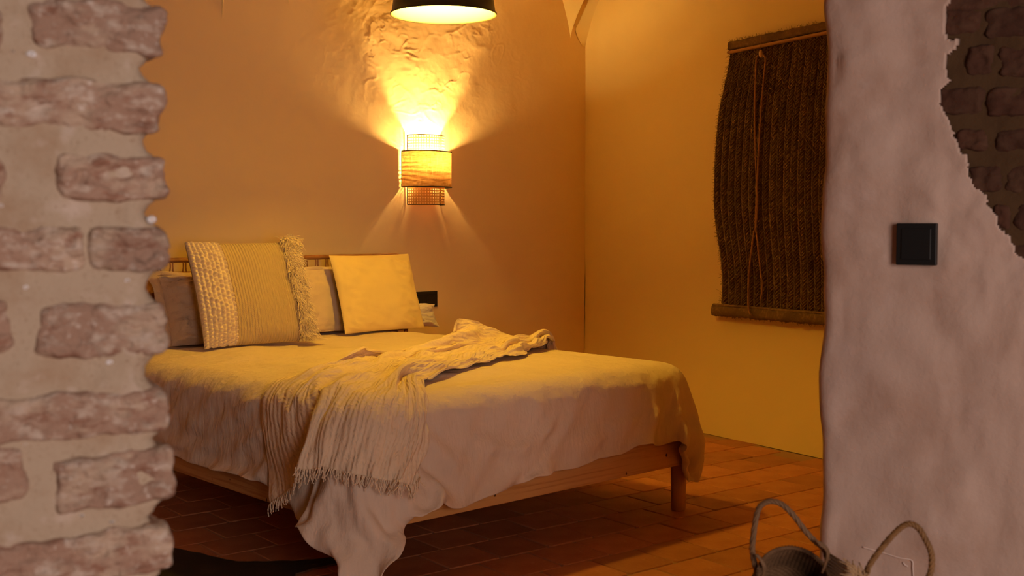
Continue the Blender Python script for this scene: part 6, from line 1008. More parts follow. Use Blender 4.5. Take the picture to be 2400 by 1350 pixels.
2,-7,0,1,-2,3,3,3,-7,5,6,-8,2,1,4,1,-16,4,0,0,0,0,-3,2,-2,3,-3,0,1,-4,1,-1,-1,-1,0,0,0,1,-1,-1,-1,-1,0,-1,0,2,-1,-1,0,2,-1,-2,1,3,3,-1,6,-1,-2,10,-8,-1,3,-6,11,3,-5,-2,-3,3,5,-2,-14,7,3,-3,-4,0,-3,-1,-1,3,2,-4,0,1,-4,-2,
2,1,-3,-1,0,0,1,-2,0,2,-1,2,0,-2,-1,-2,5,-2,-1,2,0,18,-9,-3,-6,1,9,5,0,-10,-3,5,6,-5,-1,5,6,2,-7,1,-11,-7,4,5,2,-3,-1,2,-1,-7,2,1,-2,-1,0,4,-4,-3,1,0,0,-1,0,1,-1,0,1,-3,-1,0,0,1,1,-1,0,0,0,-1,16,-6,1,3,-1,-1,4,-2,0,1,1,
2,1,3,-3,-4,4,0,-5,-3,-8,1,1,1,4,-5,1,0,-3,1,0,-1,0,-5,1,3,0,-2,1,1,-2,0,1,-1,-1,0,2,-3,-1,0,0,3,-1,0,-2,-3,13,3,2,-1,-3,0,1,1,1,2,-1,6,-1,-1,-3,2,-1,2,-5,-4,0,-4,-2,3,-4,5,-2,-1,-1,-1,4,0,-1,-1,-1,-2,0,-1,0,1,1,-1,0,0,
0,5,-6,-3,2,-2,-3,4,0,-2,2,-6,6,9,2,-1,3,1,-6,5,2,0,-5,4,3,1,-2,0,1,0,-8,2,-2,-4,-1,-2,3,-5,2,1,5,0,-6,-1,1,-1,0,-1,0,1,-1,0,1,1,0,-2,3,0,-2,0,0,-1,-4,-4,7,-1,0,-3,-4,18,0,7,3,-11,12,0,-1,-1,-9,-1,3,1,0,2,1,-1,-10,1,0,0,
-2,-4,-2,5,1,-2,-1,2,-1,1,-2,0,-1,1,-2,2,2,1,-3,1,1,2,-2,-4,6,-4,-4,1,2,0,-4,1,2,-1,-1,0,17,-1,2,-2,-1,3,0,0,1,-4,-1,-1,2,2,0,-2,-11,1,-1,0,-1,1,-2,-6,9,-1,-3,-2,2,-1,2,0,0,0,0,0,3,1,1,-3,0,-1,-2,3,0,-2,-2,1,-3,0,5,0,-4,
0,1,-3,4,15,-2,3,-3,3,0,0,1,-1,-1,-1,-1,1,1,-5,-18,8,1,-1,-2,-2,5,2,-11,7,-2,-1,-1,0,7,-2,-1,-1,1,-2,-3,3,5,0,-5,3,5,-8,0,0,-1,0,0,1,-1,-1,0,0,1,2,-7,2,9,7,1,0,3,1,-2,-2,3,-2,-2,-2,-2,-1,-12,-8,6,3,0,0,-6,2,4,-5,4,1,1,
-1,-2,1,0,1,2,3,0,-9,2,5,3,-7,-1,9,-7,3,-1,2,1,-6,-6,6,-2,-3,0,3,1,-6,1,7,6,2,1,1,0,2,-5,1,3,-3,-6,5,-8,0,-6,0,3,-2,0,-5,1,3,-2,6,1,2,-8,3,0,0,4,3,-1,-2,-4,5,0,3,-7,-3,9,-5,2,1,3,-2,-5,-3,3,-3,-1,0,0,-1,-1,-1,1,4,2,2,1,
-1,3,1,2,-4,-1,-1,-8,0,3,-6,-3,2,-2,1,-5,2,0,3,8,-2,2,-5,2,1,6,-4,-1,1,-3,-5,10,3,-4,-3,-4,9,0,-8,3,6,-1,-2,-6,-3,-5,0,6,0,-3,-3,1,-1,2,2,4,4,-2,1,-1,3,1,6,1028,8,-1,1,2,-10,-7,8,10,4,10,3,-9,-14,-15,-9,-10,-13,-13,-14,
-6,1,6,4,-7,-10,-11,-12,-13,-12,-3,2,5,10,4,11,7,10,2,9,16,10,1,13,13,1,-9,-12,-9,3,-5,13,8,-5,-4,2,-11,-11,6,3,0,12,0,-10,1,6,-3,-7,1,2,1,-7,-2,8,3,2,-5,-4,2,3,9,2,-1,-2,0,0,-3,3,5,-9,5,-4,-2,2,6,0,-7,-9,11,-5,-5,4,6,7,
-5,-15,15,-3,1,11,2,-8,-17,2,-2,0,1,3,12,-7,-5,1,1,3,-2,-2,0,0,-2,0,0,5,1,-1,0,2,3,2,-1,1,0,2,0,0,-1,2,-3,1,4,0,3,-8,-3,2,-1,-4,-8,0,11,3,2,5,0,-4,-7,0,11,11,-12,-4,-2,3,-1,-3,1,16,-10,2,2,2,-1,-1,1,0,-3,-9,10,9,-1,-5,
-2,0,-1,5,-1,-2,1,-1,5,6,0,8,-6,-2,3,-2,-4,4,-10,4,-2,4,-3,-4,-4,14,2,7,2,-1,-7,-1,0,0,-17,9,-4,-2,2,2,-4,-1,5,-1,0,2,2,1,-2,2,-1,-3,-5,6,1,3,-4,-2,0,6,4,-2,-2,5,2,-1,1,-1,9,-9,-2,1,2,2,-6,-1,1,1,3,11,-5,-3,9,-2,0,1,4,2,
-5,0,-12,0,5,-2,-1,-8,2,-1,7,-4,1,3,1,1,1,0,-1,-1,-6,-2,12,2,-3,1,4,-1,0,0,-1,2,3,1,-1,-3,1,10,-10,-2,1,1,7,-9,2,0,7,1,9,-8,8,-2,-1,3,2,-3,3,-5,-14,0,0,2,0,-4,-2,3,-2,1,-4,1,9,4,0,1,-2,-1,-2,-3,3,8,0,0,0,-1,-1,2,0,2,2,2,
2,-6,-3,1,8,-10,-5,3,9,10,-9,3,2,-6,0,11,-9,14,-1,0,-2,-4,2,5,-16,-2,3,-2,3,3,-4,3,-1,2,-5,-4,7,3,4,-2,1,-2,-1,-2,4,-4,8,-3,-5,6,4,1,-1,4,3,-3,3,-1,-6,1,-6,9,3,-9,2,4,2,-1,-5,9,-2,-11,21,-7,4,2,2,0,-2,0,-4,-10,-5,3,1,9,
-6,-6,5,-3,-1,-2,2,8,-1,0,0,-1,0,0,-1,3,-3,-1,2,0,4,6,1,6,3,-5,-9,10,-3,-10,6,-1,-1,7,-1,0,0,-4,8,-6,6,6,-13,13,-2,-8,6,5,-1,-4,-17,9,-5,-3,0,0,3,-2,-2,-1,0,4,-1,-1,6,-1,1,1,-2,0,-3,4,-1,3,-3,-2,9,-1,8,4,0,-3,-5,-3,10,6,
-6,-5,4,-3,1,-4,7,3,-7,-3,-5,2,10,1,-5,2,-5,2,4,2,-18,1,8,-3,-1,-7,2,5,-1,-1,2,-4,3,0,-4,8,1,-1,0,-2,3,0,1,-2,-1,0,2,8,8,-2,-5,9,-4,-8,0,3,4,-3,-7,3,1,-1,2,-3,-2,7,4,1,-3,-1,-1,6,1,-5,-2,6,-19,3,-1,3,-1,-2,5,2,-4,5,2,-4,
-6,-1,9,-4,2,3,0,-4,0,-1,3,-1,1,-1,-1,3,14,-1,-8,-7,12,4,-9,-1,-2,9,0,1,-7,3,0,-6,10,-2,0,5,5,-11,4,-3,5,-4,-1,2,-11,-8,2,2,0,5,1,-2,3,-5,-6,2,-3,1,5,1,4,-1,-1,0,2,5,-5,2,2,-2,-1,10,-1,-2,-3,-3,0,3,5,-7,-1,2,2,-5,7,-4,1,
7,-3,-1,1,3,-4,5,1,-4,-1,6,-5,0,-12,6,-5,-2,0,-1,-2,-1,3,-7,0,5,-4,1,-2,9,-3,1,2,6,-1,-2,-2,3,0,-6,6,3,1,2,0,-2,-1,-3,3,6,-4,-3,1,2,1,-4,0,6,3,0,1,-1,-6,5,-8,3,-2,5,0,-2,-15,-5,7,-1,-4,-3,6,-1,-1,-2,0,-1,4,2,1,-8,-2,5,7,
5,-5,-3,8,-2,11,12,-13,0,-6,-3,-3,5,-1,5,-5,1,4,1,-2,-2,0,0,-1,0,2,7,4,-10,3,-6,2,2,-4,-2,3,2,-22,4,-3,-3,1,7,-1,2,-4,-4,-1,2,0,-1,1,1,2,6,7,6,7,-11,-3,5,-4,-2,11,-16,4,3,7,-4,-1,0,-1,-4,7,-1,-2,6,-6,9,0,0,0,-1,-9,1,-1,
-2,7,-1,5,-7,3,0,-19,0,4,-1,1,-2,0,-4,2,3,-4,2,0,-2,-3,6,-2,4,9,3,0,1,0,0,-2,-3,-1,8,-6,-3,6,2,1,-3,3,4,-8,1,1,0,9,0,-2,0,-3,-5,6,3,-8,0,0,-2,3,3,-5,2,-21,2,1,7,-8,1,4,-2,-4,-3,6,-3,-2,-1,2,6,-1,9,4,-2,3,1,-5,1,1,6,-8,2,
2,-5,4,4,-3,2,-4,-6,6,-1,8,-1,-1,4,-4,0,4,-4,-6,2,11,-7,0,5,-4,5,0,-9,-11,-7,-2,0,4,1,-2,3,-6,-3,2,2,6,13,-9,-4,7,3,-2,0,-5,13,0,-4,-3,0,4,-4,-1,-3,-3,1,0,-7,6,3,1,8,3,1,-5,-3,1,0,1,5,-4,-7,-2,15,-4,-10,2,-2,7,-6,-15,5,
-7,3,3,2,-1,-3,8,-3,2,3,4,-3,4,-17,16,1,-4,-3,0,0,3,1,-1,1,-8,1,2,6,-6,-2,4,4,-2,5,-1,-4,-3,0,4,-6,4,2,-2,0,8,-2,-10,0,4,7,-7,0,1,5,-17,1,8,-5,6,2,-1,4,-11,4,5,-2,-2,2,2,-4,0,2,4,-3,1,-4,8,2,4,-3,-8,-1,1,7,3,-5,1,3,2,0,
-3,5,-1,-6,-1,-1,0,-1,0,-2,-4,8,2,-7,0,0,7,-6,-6,14,-6,1,5,5,-14,-8,0,5,2,1,-1,2,0,0,5,1,1,2,-4,2,-5,5,-8,1,0,3,3,-1,-1,-2,6,9,-5,3,-5,0,1,-1,0,4,-8,6,0,-2,-2,0,-8,-3,0,8,-3,1,1,9,-7,0,-7,-3,-4,-3,12,4,-9,-9,-1,11,2,0,1,
-2,5,5,5,-2,-3,-8,4,-4,7,-6,2,0,2,2,1,-1,-3,-4,3,-4,6,-1,7,-12,-1,-1,5,1,-2,-1,2,-2,4,-8,14,-6,1,-2,-6,1,9,-9,-15,8,-10,5,1,5,9,-19,13,2,-7,2,2,-2,1,10,-5,-3,6,7,-10,-5,2,5,-2,-2,8,-6,-2,0,1,-1,-1,1,0,1,-2,5,-3,-1,0,-1,
-3,0,-4,-8,0,13,2,1,0,2,2,-11,4,-9,-9,-1,-3,1,1,-3,2,2,1,3,3,-4,-3,5,-3,15,2,-7,-7,1,9,-1,-10,2,0,-6,8,-1,0,3,-2,0,3,0,0,2,-8,2,2,-1,1,-8,3,1,-8,0,10,5,-2,-1,-7,4,2,4,-17,2,-11,-1,2,-2,2,3,-12,14,-4,0,0,3,1,-1,-9,2,2,1,
-1,-2,2,-3,12,-4,-6,7,-4,12,1,-8,4,-2,-6,1,3,3,6,0,-12,0,-1,9,-9,-1,-4,8,6,4,-10,2,-1,-3,4,-9,4,-5,2,-14,2,-5,-1,-1,7,15,-6,-5,3,-2,-1,-5,0,1,-2,2,2,-1,-1,13,-7,-2,6,-2,1,0,-5,5,-8,9,7,-3,-5,-2,3,1,2,-8,2,-1,2,-5,2,6,-4,
-6,6,-2,7,-9,-5,-6,0,5,6,-2,-12,-4,4,0,6,-9,10,0,-5,3,2,-14,6,0,1,2,0,1,2,5,-5,6,-5,-2,3,-1,-7,2,6,-4,-4,0,6,0,0,-3,4,2,-5,-1,7,-12,10,1,-3,-2,-3,1,2,7,-10,-7,-4,6,-6,7,-3,-6,-2,4,3,-10,2,7,4,0,-4,-9,3,1,3,-1,0,5,0,-3,
10,-9,5,-8,-1,2,4,-8,2,4,4,5,-7,-2,0,-9,7,5,0,3,-14,7,6,-4,-3,0,3,-4,-5,2,-1,-1,-3,-3,-19,10,8,-7,-6,-1,-3,17,-4,-1,2,-2,0,-2,-1,-1,-2,2,5,-4,5,3,0,-2,0,2,-3,-5,8,6,-2,-8,1,-4,9,-3,-5,8,-4,1,4,-8,9,-3,0,-2,-1,-3,-1,4,0,
-9,1,4,-2,-10,-15,1,6,-1,1,0,3,-7,3,-3,-4,0,3,1,4,-2,0,0,1,5,1,-1,-3,5,-2,3,1,0,-6,4,-1,-2,-2,6,3,-4,4,-6,0,2,-1,-3,0,7,-2,-4,0,-1,1,3,3,-4,-7,3,1,-3,-16,0,3,1,1,1,1,1,-5,0,-2,2,3,-1,2,-2,2,4,2,1,-1,0,-5,2,0,6,-2,2,2,-2,
1,4,-2,-4,-3,7,-3,4,-7,-5,2,1,-7,13,-4,-4,1,2,-1,0,-1,1,-2,-2,-3,14,-22,1,5,4,4,-4,-2,4,-9,0,7,-1,-2,3,2,0,2,1,0,0,1,-2,3,-4,1,-3,7,0,5,-1,-6,4,3,1,-4,-5,-3,0,3,-5,-2,-3,12,0,-2,1,-2,1,0,-1,-1,0,2,-2,3,-1,-21,2,0,8,2,4,
-13,-3,10,-4,-1,0,0,4,0,5,0,0,1,-1,-2,0,2,2,-3,1,2,0,-1,-4,-6,4,5,-2,-1,0,-6,2,3,4,-10,3,11,-5,-4,2,3,-2,1,1,1,-3,-2,-1,7,1,-17,5,-9,11,-1,-3,6,-7,4,8,-4,-6,1,17,-10,1,0,0,-1,-5,-5,1,5,-2,2,-1,-1,4,1,-1,-3,-1,1,-2,3,-1,
-2,1,-2,2,-2,10,-3,-3,-1,0,1,1,1,1,2,-5,-5,0,-1,5,-15,3,-2,2,-1,4,2,11,-12,1,3,0,-2,14,-12,-2,-2,-1,0,2,-8,-2,4,4,-4,6,1,-2,1,1,-3,-5,0,3,1,2,-4,-2,1,3,4,-1,-5,1,-4,7,0,0,1,1,-1,-4,-3,1,5,2,-11,1,4,-1,-1,-3,2,-9,14,-7,0,
1,1,-8,14,-3,-2,-2,-2,-2,9,-9,-3,6,5,-4,-4,3,-1,5,7,-16,-1,7,-2,5,0,-7,4,-1,9,-2,-1,-10,8,0,-1,0,1,-1,-4,-2,1,3,2,0,-7,-5,8,0,-4,-1,0,4,-1,3,1,0,-6,-2,4,-2,0,-2,-4,0,-3,10,-5,-1,5,-1,0,-1,0,0,1,-4,-3,7,-7,3,10,-7,-6,3,9,
0,0,1,-7,-1,1,2,0,-1,-2,-4,2,3,3,0,-2,6,-2,-2,0,0,0,6,-16,-3,3,8,-7,-2,0,3,-7,2,0,-1,1,0,4,-2,-1,0,4,-1,0,0,-1,0,-2,-1,4,-6,5,3,-5,2,2,2,1,0,-7,1,1,0,0,-1,2,0,1,1,0,0,-6,-1,4,-1,4,1,-4,3,9,-11,-7,1,11,-9,-5,-1,1,1,1,1,
-3,-2,2,4,-3,-1,-1,0,0,0,0,2,0,-1,0,-2,0,4,0,-1,0,4,-1,-1,-1,-2,-1,1,1,1,1,3,-1,-1,1,-1,-8,-7,3,2,-1,-1,8,-7,7,5,-6,-4,-3,6,-1,-4,1,-2,2,0,3,-1,-1,-3,5,3,-9,1,-1,2,0,1,3,-1,-1,-2,0,1,2,-2,1,3,0,-1,-3,-2,1,-1,1,1,2,3,0,0,
-1,-1,-9,-3,-1,2,1,0,2,-7,0,8,1,-5,1,1,0,1,-1,2,-3,-2,-1,1,0,5,-3,-3,2,-1,0,0,5,1,1,-5,-1,3,-5,3,2,-2,1,2,0,-2,0,0,-2,0,0,1,2,6,0,-3,-2,0,-9,-3,4,-2,-3,1,-2,5,1,-4,4,-6,2,0,3,-7,5,1,-1,0,2,-2,0,-2,1,-2,6,0,-2,-6,7,3,1,
-8,3,-4,3,-2,5,-2,-2,4,0,-1,-1,1,-1,-2,0,1,3,7,-3,-2,-3,1,2,-5,-4,-2,0,-5,0,2,-9,4,1,3,-4,2,-1,9,-6,-1,2,1,0,3,-1,0,1,5,-8,-1,-3,2,0,8,-1,-2,1,0,-2,4,-3,2,-5,-1,0,0,-1,0,2,-1,0,0,1,3,4,-2,-4,0,-14,8,-3,-7,-2,3,-2,-7,7,
-4,-2,5,5,-4,0,2,6,-3,0,2,2,-3,-1,-1,0,-3,7,-2,2,-6,2,4,0,4,-1,5,-4,-2,2,1,-9,-2,0,3,2,-1,0,1,-1,0,-1,3,4,1,-2,-4,-16,-1,1,4,-5,0,-7,7,-4,6,-2,1,-2,1,-2,2,2,3,5,2,-1,-1,-2,-2,2,3,-5,-7,-2,1,1,1,3,4,-1,2,1,-4,4,-1,0,0,-2,
0,0,1,0,1,0,0,-2,2,3,0,-4,0,-9,-10,-1,3,1,-5,4,0,-4,3,6,-4,-3,5,5,2,1,1,0,-10,-3,4,2,2,0,-3,-5,4,-3,6,-8,3,-1,3,1,0,2,-1,1,-1,7,-5,0,-2,2,0,0,1,1,-1,-2,0,0,2,-1,-4,-18,6,-6,-3,4,2,-5,0,7,-3,-2,0,2,-4,1,4,1,-2,-2,5,3,-1,
1,-1,-2,0,2,-2,2,-3,4,-4,-3,-1,3,0,3,1,0,0,1,-2,3,-7,5,3,0,0,-1,0,-2,0,2,0,2,3,-20,3,5,-1,0,3,3,-5,-1,-3,-1,-2,2,3,-4,3,2,-3,1,-1,-1,-1,1,6,-1,1,-4,0,0,-4,2,2,-3,-1,4,1,4,1,-5,3,2,-6,0,0,7,0,-3,0,1,0,0,1,0,2,-1,-2,-10,
-4,2,-1,-1,-3,0,3,-6,2,0,1,-3,1,4,-5,0,5,-3,4,1,0,-5,2,3,-4,7,-6,-1,0,3,4,-2,-2,-2,-1,-4,8,2,-1,1,-1,0,2,1,-2,-2,-2,2,1,3,-1,2,3,-2,-6,-8,-1,-5,4,2,-4,-2,-1,4,-5,0,3,3,-2,-4,-2,-1,1,1,-3,0,1,5,0,-4,0,1,3,-3,9,-1,-5,0,1,
-2,1,3,2,-3,-2,-1,5,-1,1,-1,0,-2,-2,-1,-1,2,4,2,1,1,-4,-9,-3,1,0,1,2,-6,1,0,3,0,-1,0,4,-3,-8,3,1,-1,3,-7,0,5,1,-1,3,-2,4,5,-7,-1,0,-3,-1,1,2,0,-2,1,1,-3,3,1,6,-11,-2,4,0,-2,2,0,1,5,0,4,-5,-11,2,3,-5,-2,4,5,-8,3,-1,2,2,
-1,-4,2,-6,1,0,3,1,-1,-2,4,-3,-2,-2,2,0,-4,7,-1,0,1,-3,3,-1,-1,-5,4,-1,2,-2,-1,6,1,-6,1,-1,-2,2,1,-1,4,2,-1,6,-14,6,-2,1,-3,-1,7,0,-3,5,-5,3,1,-9,0,5,-2,-3,-3,3,9,-2,5,-6,-5,5,-5,-8,8,0,-2,1,4,-2,-1,-5,0,4,2,-2,0,-2,0,1,
4,-3,0,-2,-2,0,1,-3,2,4,-7,-2,-13,2,1,5,-1,0,-5,9,2,-8,3,-4,-6,5,-3,9,-6,-3,5,-3,-1,10,-2,-8,-2,-6,5,4,0,-3,3,-1,-1,2,-3,-2,-1,3,-5,2,1,1,-2,0,4,-1,-2,0,-1,-2,2,-1,0,3,2,-4,-9,-4,2,1,7,-4,3,-5,2,-3,3,-3,1,2,1,-4,1,0,1,
-3,-1,10,-10,0,-5,-1,0,6,4,0,-3,-3,2,4,-7,4,-4,-5,0,-1,1,4,-6,3,4,3,-1,-1,-2,-3,0,0,2,2,1,1,-7,0,-2,-2,2,1,1,3,-10,9,-5,3,-2,2,-4,3,-5,2,-2,6,5,-1,-15,2,4,-7,0,5,-5,6,4,-3,-4,-2,7,-8,3,-1,-1,-1,-2,2,1,-1,2,2,-2,4,-6,-1,
0,-2,1,6,2,0,-10,2,-3,3,-3,5,-6,0,3,-4,2,-1,2,-3,4,-3,-2,3,2,-2,5,-7,-5,-6,5,5,-1,-1,4,-2,-3,6,1,-3,-5,4,-3,-1,-1,3,-2,-1,-2,1,-1,2,3,-1,4,-6,0,10,-1,-2,0,1,-13,1,5,-3,-1,-3,2,-1,-2,3,2,-1,1,4,-4,-4,6,-2,-2,3,0,-7,4,-8,
-3,5,4,0,1,-3,-3,1,1,-1,-1,-2,4,0,-1,1,0,-5,4,0,-2,3,3,-2,0,-1,0,2,1,2,3,1,-12,-1,-5,2,3,-1,0,-2,4,-2,-1,0,4,0,2,-6,2,1,-1,0,-1,-9,7,3,-9,1,2,3,1,0,-3,1,2,-1,6,-4,-5,3,-2,3,-2,-4,5,2,1,-3,2,2,-2,1,-4,0,-2,3,8,-1,-10,-5,
5,-3,-3,2,-2,-4,1,2,-1,4,0,-3,6,1,-6,0,1,-2,-3,-1,2,6,3,-6,1,-1,1,2,-2,-1,0,6,-8,7,-2,-7,12,-7,-1,6,0,-5,4,3,-4,0,3,1,-8,-2,3,1,5,2,-13,3,-4,2,1,-4,3,8,-6,-3,2,0,-4,1,-2,6,-2,2,-1,-8,-4,6,-4,1,7,1,-2,-1,-2,-1,10,-2,-3,
-6,3,-3,2,6,-5,3,6,4,-11,3,1,4,2,-7,-1,-2,7,-10,3,1,5,12,-13,2,-1,-2,2,3,-9,4,6,0,-6,1,5,-8,0,3,7,-4,-1,-2,-7,4,-6,-1,3,4,0,1,-1,-2,-1,3,-3,1,-4,2,2,5,-2,3,3,-5,9,-3,-1,-2,-2,3,-3,4,-1,-3,5,0,-1,10,-16,0,2,-4,0,4,5,-4,1,
2,-5,2,2,7,-15,4,1,-1,1,3,-7,-2,3,-3,2,-2,1,3,0,1,-1,-1,-1,1,2,-8,9,0,4,2,-1,-2,2,0,-4,1,0,0,5,-5,1,-1,3,2,2,-1,-13,-3,4,1,-4,-3,5,2,-3,3,7,-5,-6,2,14,-12,-4,2,0,4,-11,0,2,-3,-1,4,5,-1,-3,2,-1,-2,6,-5,3,6,-13,3,0,0,0,2,
3,2,2,-2,1,0,-3,5,-3,1,1,0,1,2,-12,-2,0,-2,0,1,2,-4,6,1,7,-3,-8,-3,2,7,-7,-1,0,0,-2,-5,4,1,-4,6,0,-2,-3,1,-1,2,2,-3,-3,2,1,1,2,-3,-2,5,-1,3,1,1,-1,5,1,-5,1,4,0,0,1,3,-16,4,-5,6,0,4,-1,2,1,-9,-4,7,2,-9,2,0,-4,2,0,0,1,-6,
0,7,-2,-4,3,3,2,-2,0,-3,-2,1,-2,3,-1,0,0,1,-2,1,3,-1,5,0,0,-2,2,-1,3,3,0,0,1,2,-10,-1,0,1,1,-2,0,5,-7,6,-4,-5,7,4,-10,-1,-3,-1,0,2,2,-5,1,1,0,-3,1,0,3,0,0,0,1,2,-5,-2,5,-4,2,0,-2,-3,2,6,-1,1,1,2,-4,2,4,4,-1,0,3,0,-12,-5,
5,1,2,1,-2,0,-5,0,1,0,-1,5,-1,-8,1,-1,-1,-2,2,3,-1,-2,3,-2,-4,3,1,-2,2,2,-1,6,-4,-8,8,1,0,2,-3,-2,-2,5,1,-1,0,-1,5,-2,3,5,-3,2,2,-1,-21,7,0,0,1,-2,1,-4,4,-4,3,1,-4,1,6,-4,-1,-5,0,0,1,3,-1,-3,2,0,0,0,-1,1,1,2,-2,0,9,-6,
-2,-2,1,1,2,-2,1,1,4,-1,-1,-2,-1,6,-2,1,3,-1,1,1,-3,-9,-1,-2,-2,-1,0,-1,2,-2,0,-1,2,-4,4,3,2,-8,-1,0,4,-1,-1,1,0,1,-2,1,3,3,0,2,-4,-6,8,5,-5,0,0,2,-2,0,-1,0,1,0,1,0,-2,1,1,1,1,0,-1,2,-21,8,-5,-1,-1,-1,0,0,1,0,-3,0,4,-2,
-2,3,1,-2,-1,1,4,-2,1,1,-3,1,0,-2,1,1,1,0,6,-3,-3,11,-3,7,-5,-7,-2,1,7,-2,-3,3,0,2,-5,1,2,3,-1,-1,-1,1,-14,-6,2,-3,1,-1,-1,-1,1,-1,-1,2,0,-1,-1,2,1,-1,0,0,6,-2,-3,4,0,1,-2,-1,-1,0,1,1,2,0,-1,1,11,-2,-1,3,2,-1,-1,-8,-4,1,
3,-2,1,4,1,0,-1,0,0,-1,-20,3,-3,3,-5,-1,0,-1,1,1,-1,-1,0,2,-3,2,0,3,-1,-2,5,0,-4,1,3,2,0,1,1,0,1,-2,-3,6,-1,2,3,-2,-2,1,6,5,-5,-5,-4,-2,-2,-1,8,5,2,-3,-2,0,0,0,-21,-1,4,-2,-1,0,1,-2,-4,5,-1,-1,-3,4,-2,2,0,-1,1,0,-2,9,-5,
-2,2,0,2,0,-1,2,1,2,-2,4,-2,8,1,2,3,-5,1,0,-7,-6,1,3,0,6,1,1,0,-1,-3,0,0,0,-20,1,-3,1,-2,0,-2,4,-4,0,3,-1,-1,0,3,-3,1,1,1,0,0,3,3,-4,1,-2,-1,0,1,1,0,3,-1,-2,9,4,0,-3,2,5,1,-7,-8,0,3,0,3,5,5,-2,-3,-3,0,1,-1,-2,-19,-6,0,
-1,1,-1,2,0,0,-2,3,-1,1,-2,2,-2,2,1,1,0,1,-3,8,0,-3,0,-1,0,-2,1,0,0,5,1,4,-2,0,1,3,4,-5,-5,-3,8,0,-1,3,3,3,0,-4,-4,1,1,0,-1,-20,-5,-1,2,4,-4,-3,0,6,-3,-2,1,1,-1,-1,2,1,2,0,0,0,5,-4,3,-2,2,-1,-4,0,1,1,-1,4,4,-3,-1,3,2,3,
3,-7,5,-1,0,-4,1,2,1,2,0,-3,0,1,3,0,-3,-27,5,-2,-2,4,3,-6,-1,1,5,-4,-1,0,1,-3,1,2,3,0,1,2,-3,4,-1,2,-1,-1,-1,2,-5,3,1,-2,-2,0,3,5,0,4,-4,3,-5,10,-2,0,-6,0,0,0,-1,4,1,1,0,0,-1,-23,7,-1,-6,-1,5,-1,-5,3,2,0,-3,-1,3,0,-5,3,
5,-1,1,-1,1,-1,2,0,0,0,-1,-3,0,1,0,0,1,-1,1,0,0,1,5,2,1,-2,1,1,0,-5,-1,2,3,0,2,0,-2,-1,-1,-18,4,-3,-3,-3,3,2,-2,0,0,3,-3,-5,1,6,1,-4,2,0,-1,1,1,-2,2,3,0,-1,0,2,1,-7,2,2,3,-2,-5,6,-1,-8,5,2,2,3,-2,-1,2,-1,-2,-1,2,2,1,1,0,
-3,1,0,-20,-3,4,-2,-2,7,-1,-5,0,2,4,-2,-5,0,6,3,-8,3,3,-2,0,4,-3,1,2,-1,0,0,1,-1,1,-2,-1,0,-6,-2,0,2,1,3,2,1,0,1,-1,3,2,-3,1,0,2,0,-1,1,-1,-17,12,-4,-2,1,-5,-6,13,-8,-6,2,1,3,0,-2,3,-2,3,-2,1,-1,-3,1,4,-1,0,2,1,0,-1,1,
-1,-2,-2,-2,-1,-6,10,-8,0,5,1,1,1,3,1,-2,1,1,0,0,0,-1,0,-1,1,-20,5,9,-5,1,6,-7,-6,9,-6,-4,0,2,4,0,-2,2,-2,2,-5,0,2,-1,1,0,1,1,0,0,0,0,0,0,1,-2,-2,-7,2,-2,0,4,0,-1,5,0,1,1,1,1,-1,0,0,-1,-1,-1,1,-12,-4,7,1,-6,2,11,-14,2,
12,-8,-3,7,2,-1,-6,-7,6,-4,-1,1,4,1,-3,1,0,0,1,-1,-4,6,-1,0,-2,2,-5,-4,1,4,-10,4,2,0,0,3,2,2,-1,1,-1,0,-1,0,-1,1,1,-8,-1,-6,5,-2,-4,7,12,-15,-1,14,0,-11,-4,-1,1,8,-7,1,2,-1,-1,1,2,-1,-2,2,0,-3,5,-1,-1,2,1,4,-3,-12,-2,7,
-7,-2,4,2,3,0,0,-1,-1,1,0,0,-1,0,0,0,2,-7,5,2,-1,0,-9,-6,7,8,-8,0,8,1,1,-9,4,-4,3,-3,0,1,1,-3,0,1,1,-1,-1,6,-5,-3,-1,0,1,-1,4,-6,-4,8,4,-11,1,-1,1,3,1,-1,-1,-1,1,0,0,-1,0,0,2,0,-13,4,10,4,-4,-11,-4,8,3,-11,-1,7,0,12,-12,
5,-1,-4,2,3,1,1,-7,0,1,-2,2,1,-1,-3,0,1,0,1,-1,1,-6,-1,5,-1,-4,1,0,0,0,2,-1,0,-2,0,1,0,-1,1,2,6,-7,-10,-1,4,8,-1,-13,-1,7,3,-7,-4,2,6,10,-7,-5,6,-1,-2,1,5,2,-6,2,4,-7,-2,-2,0,0,0,0,0,2,0,-2,-3,-1,7,-2,-4,-1,1,1,-1,1,-1,
-1,0,-1,0,1,2,3,-1,5,-9,-12,-2,5,14,1,-16,-2,8,4,-1,-2,0,2,-6,6,5,3,-2,-7,0,8,3,-6,-1,7,-5,-2,-6,0,-2,0,0,3,5,1,-4,-6,-1,6,-2,-5,0,0,1,1,-1,-1,-1,0,0,2,5,1,-18,12,9,-5,-9,-6,2,13,-1,-11,-1,7,4,2,-8,1,2,5,2,2,-3,-3,-1,0,
5,4,-5,-1,8,-5,-7,-1,2,1,-5,0,9,-5,-3,-2,0,-1,1,1,0,-2,-2,0,0,-1,-1,0,0,1,4,0,-23,2,9,8,0,-5,-5,1,15,-6,-8,1,6,-5,6,-4,11,-2,2,-4,5,-5,-1,-1,3,2,-2,-1,1,11,-9,-7,2,1,-1,0,-4,-1,3,0,-8,-3,4,2,-2,1,0,-2,-1,-1,-1,1,1,2,3,
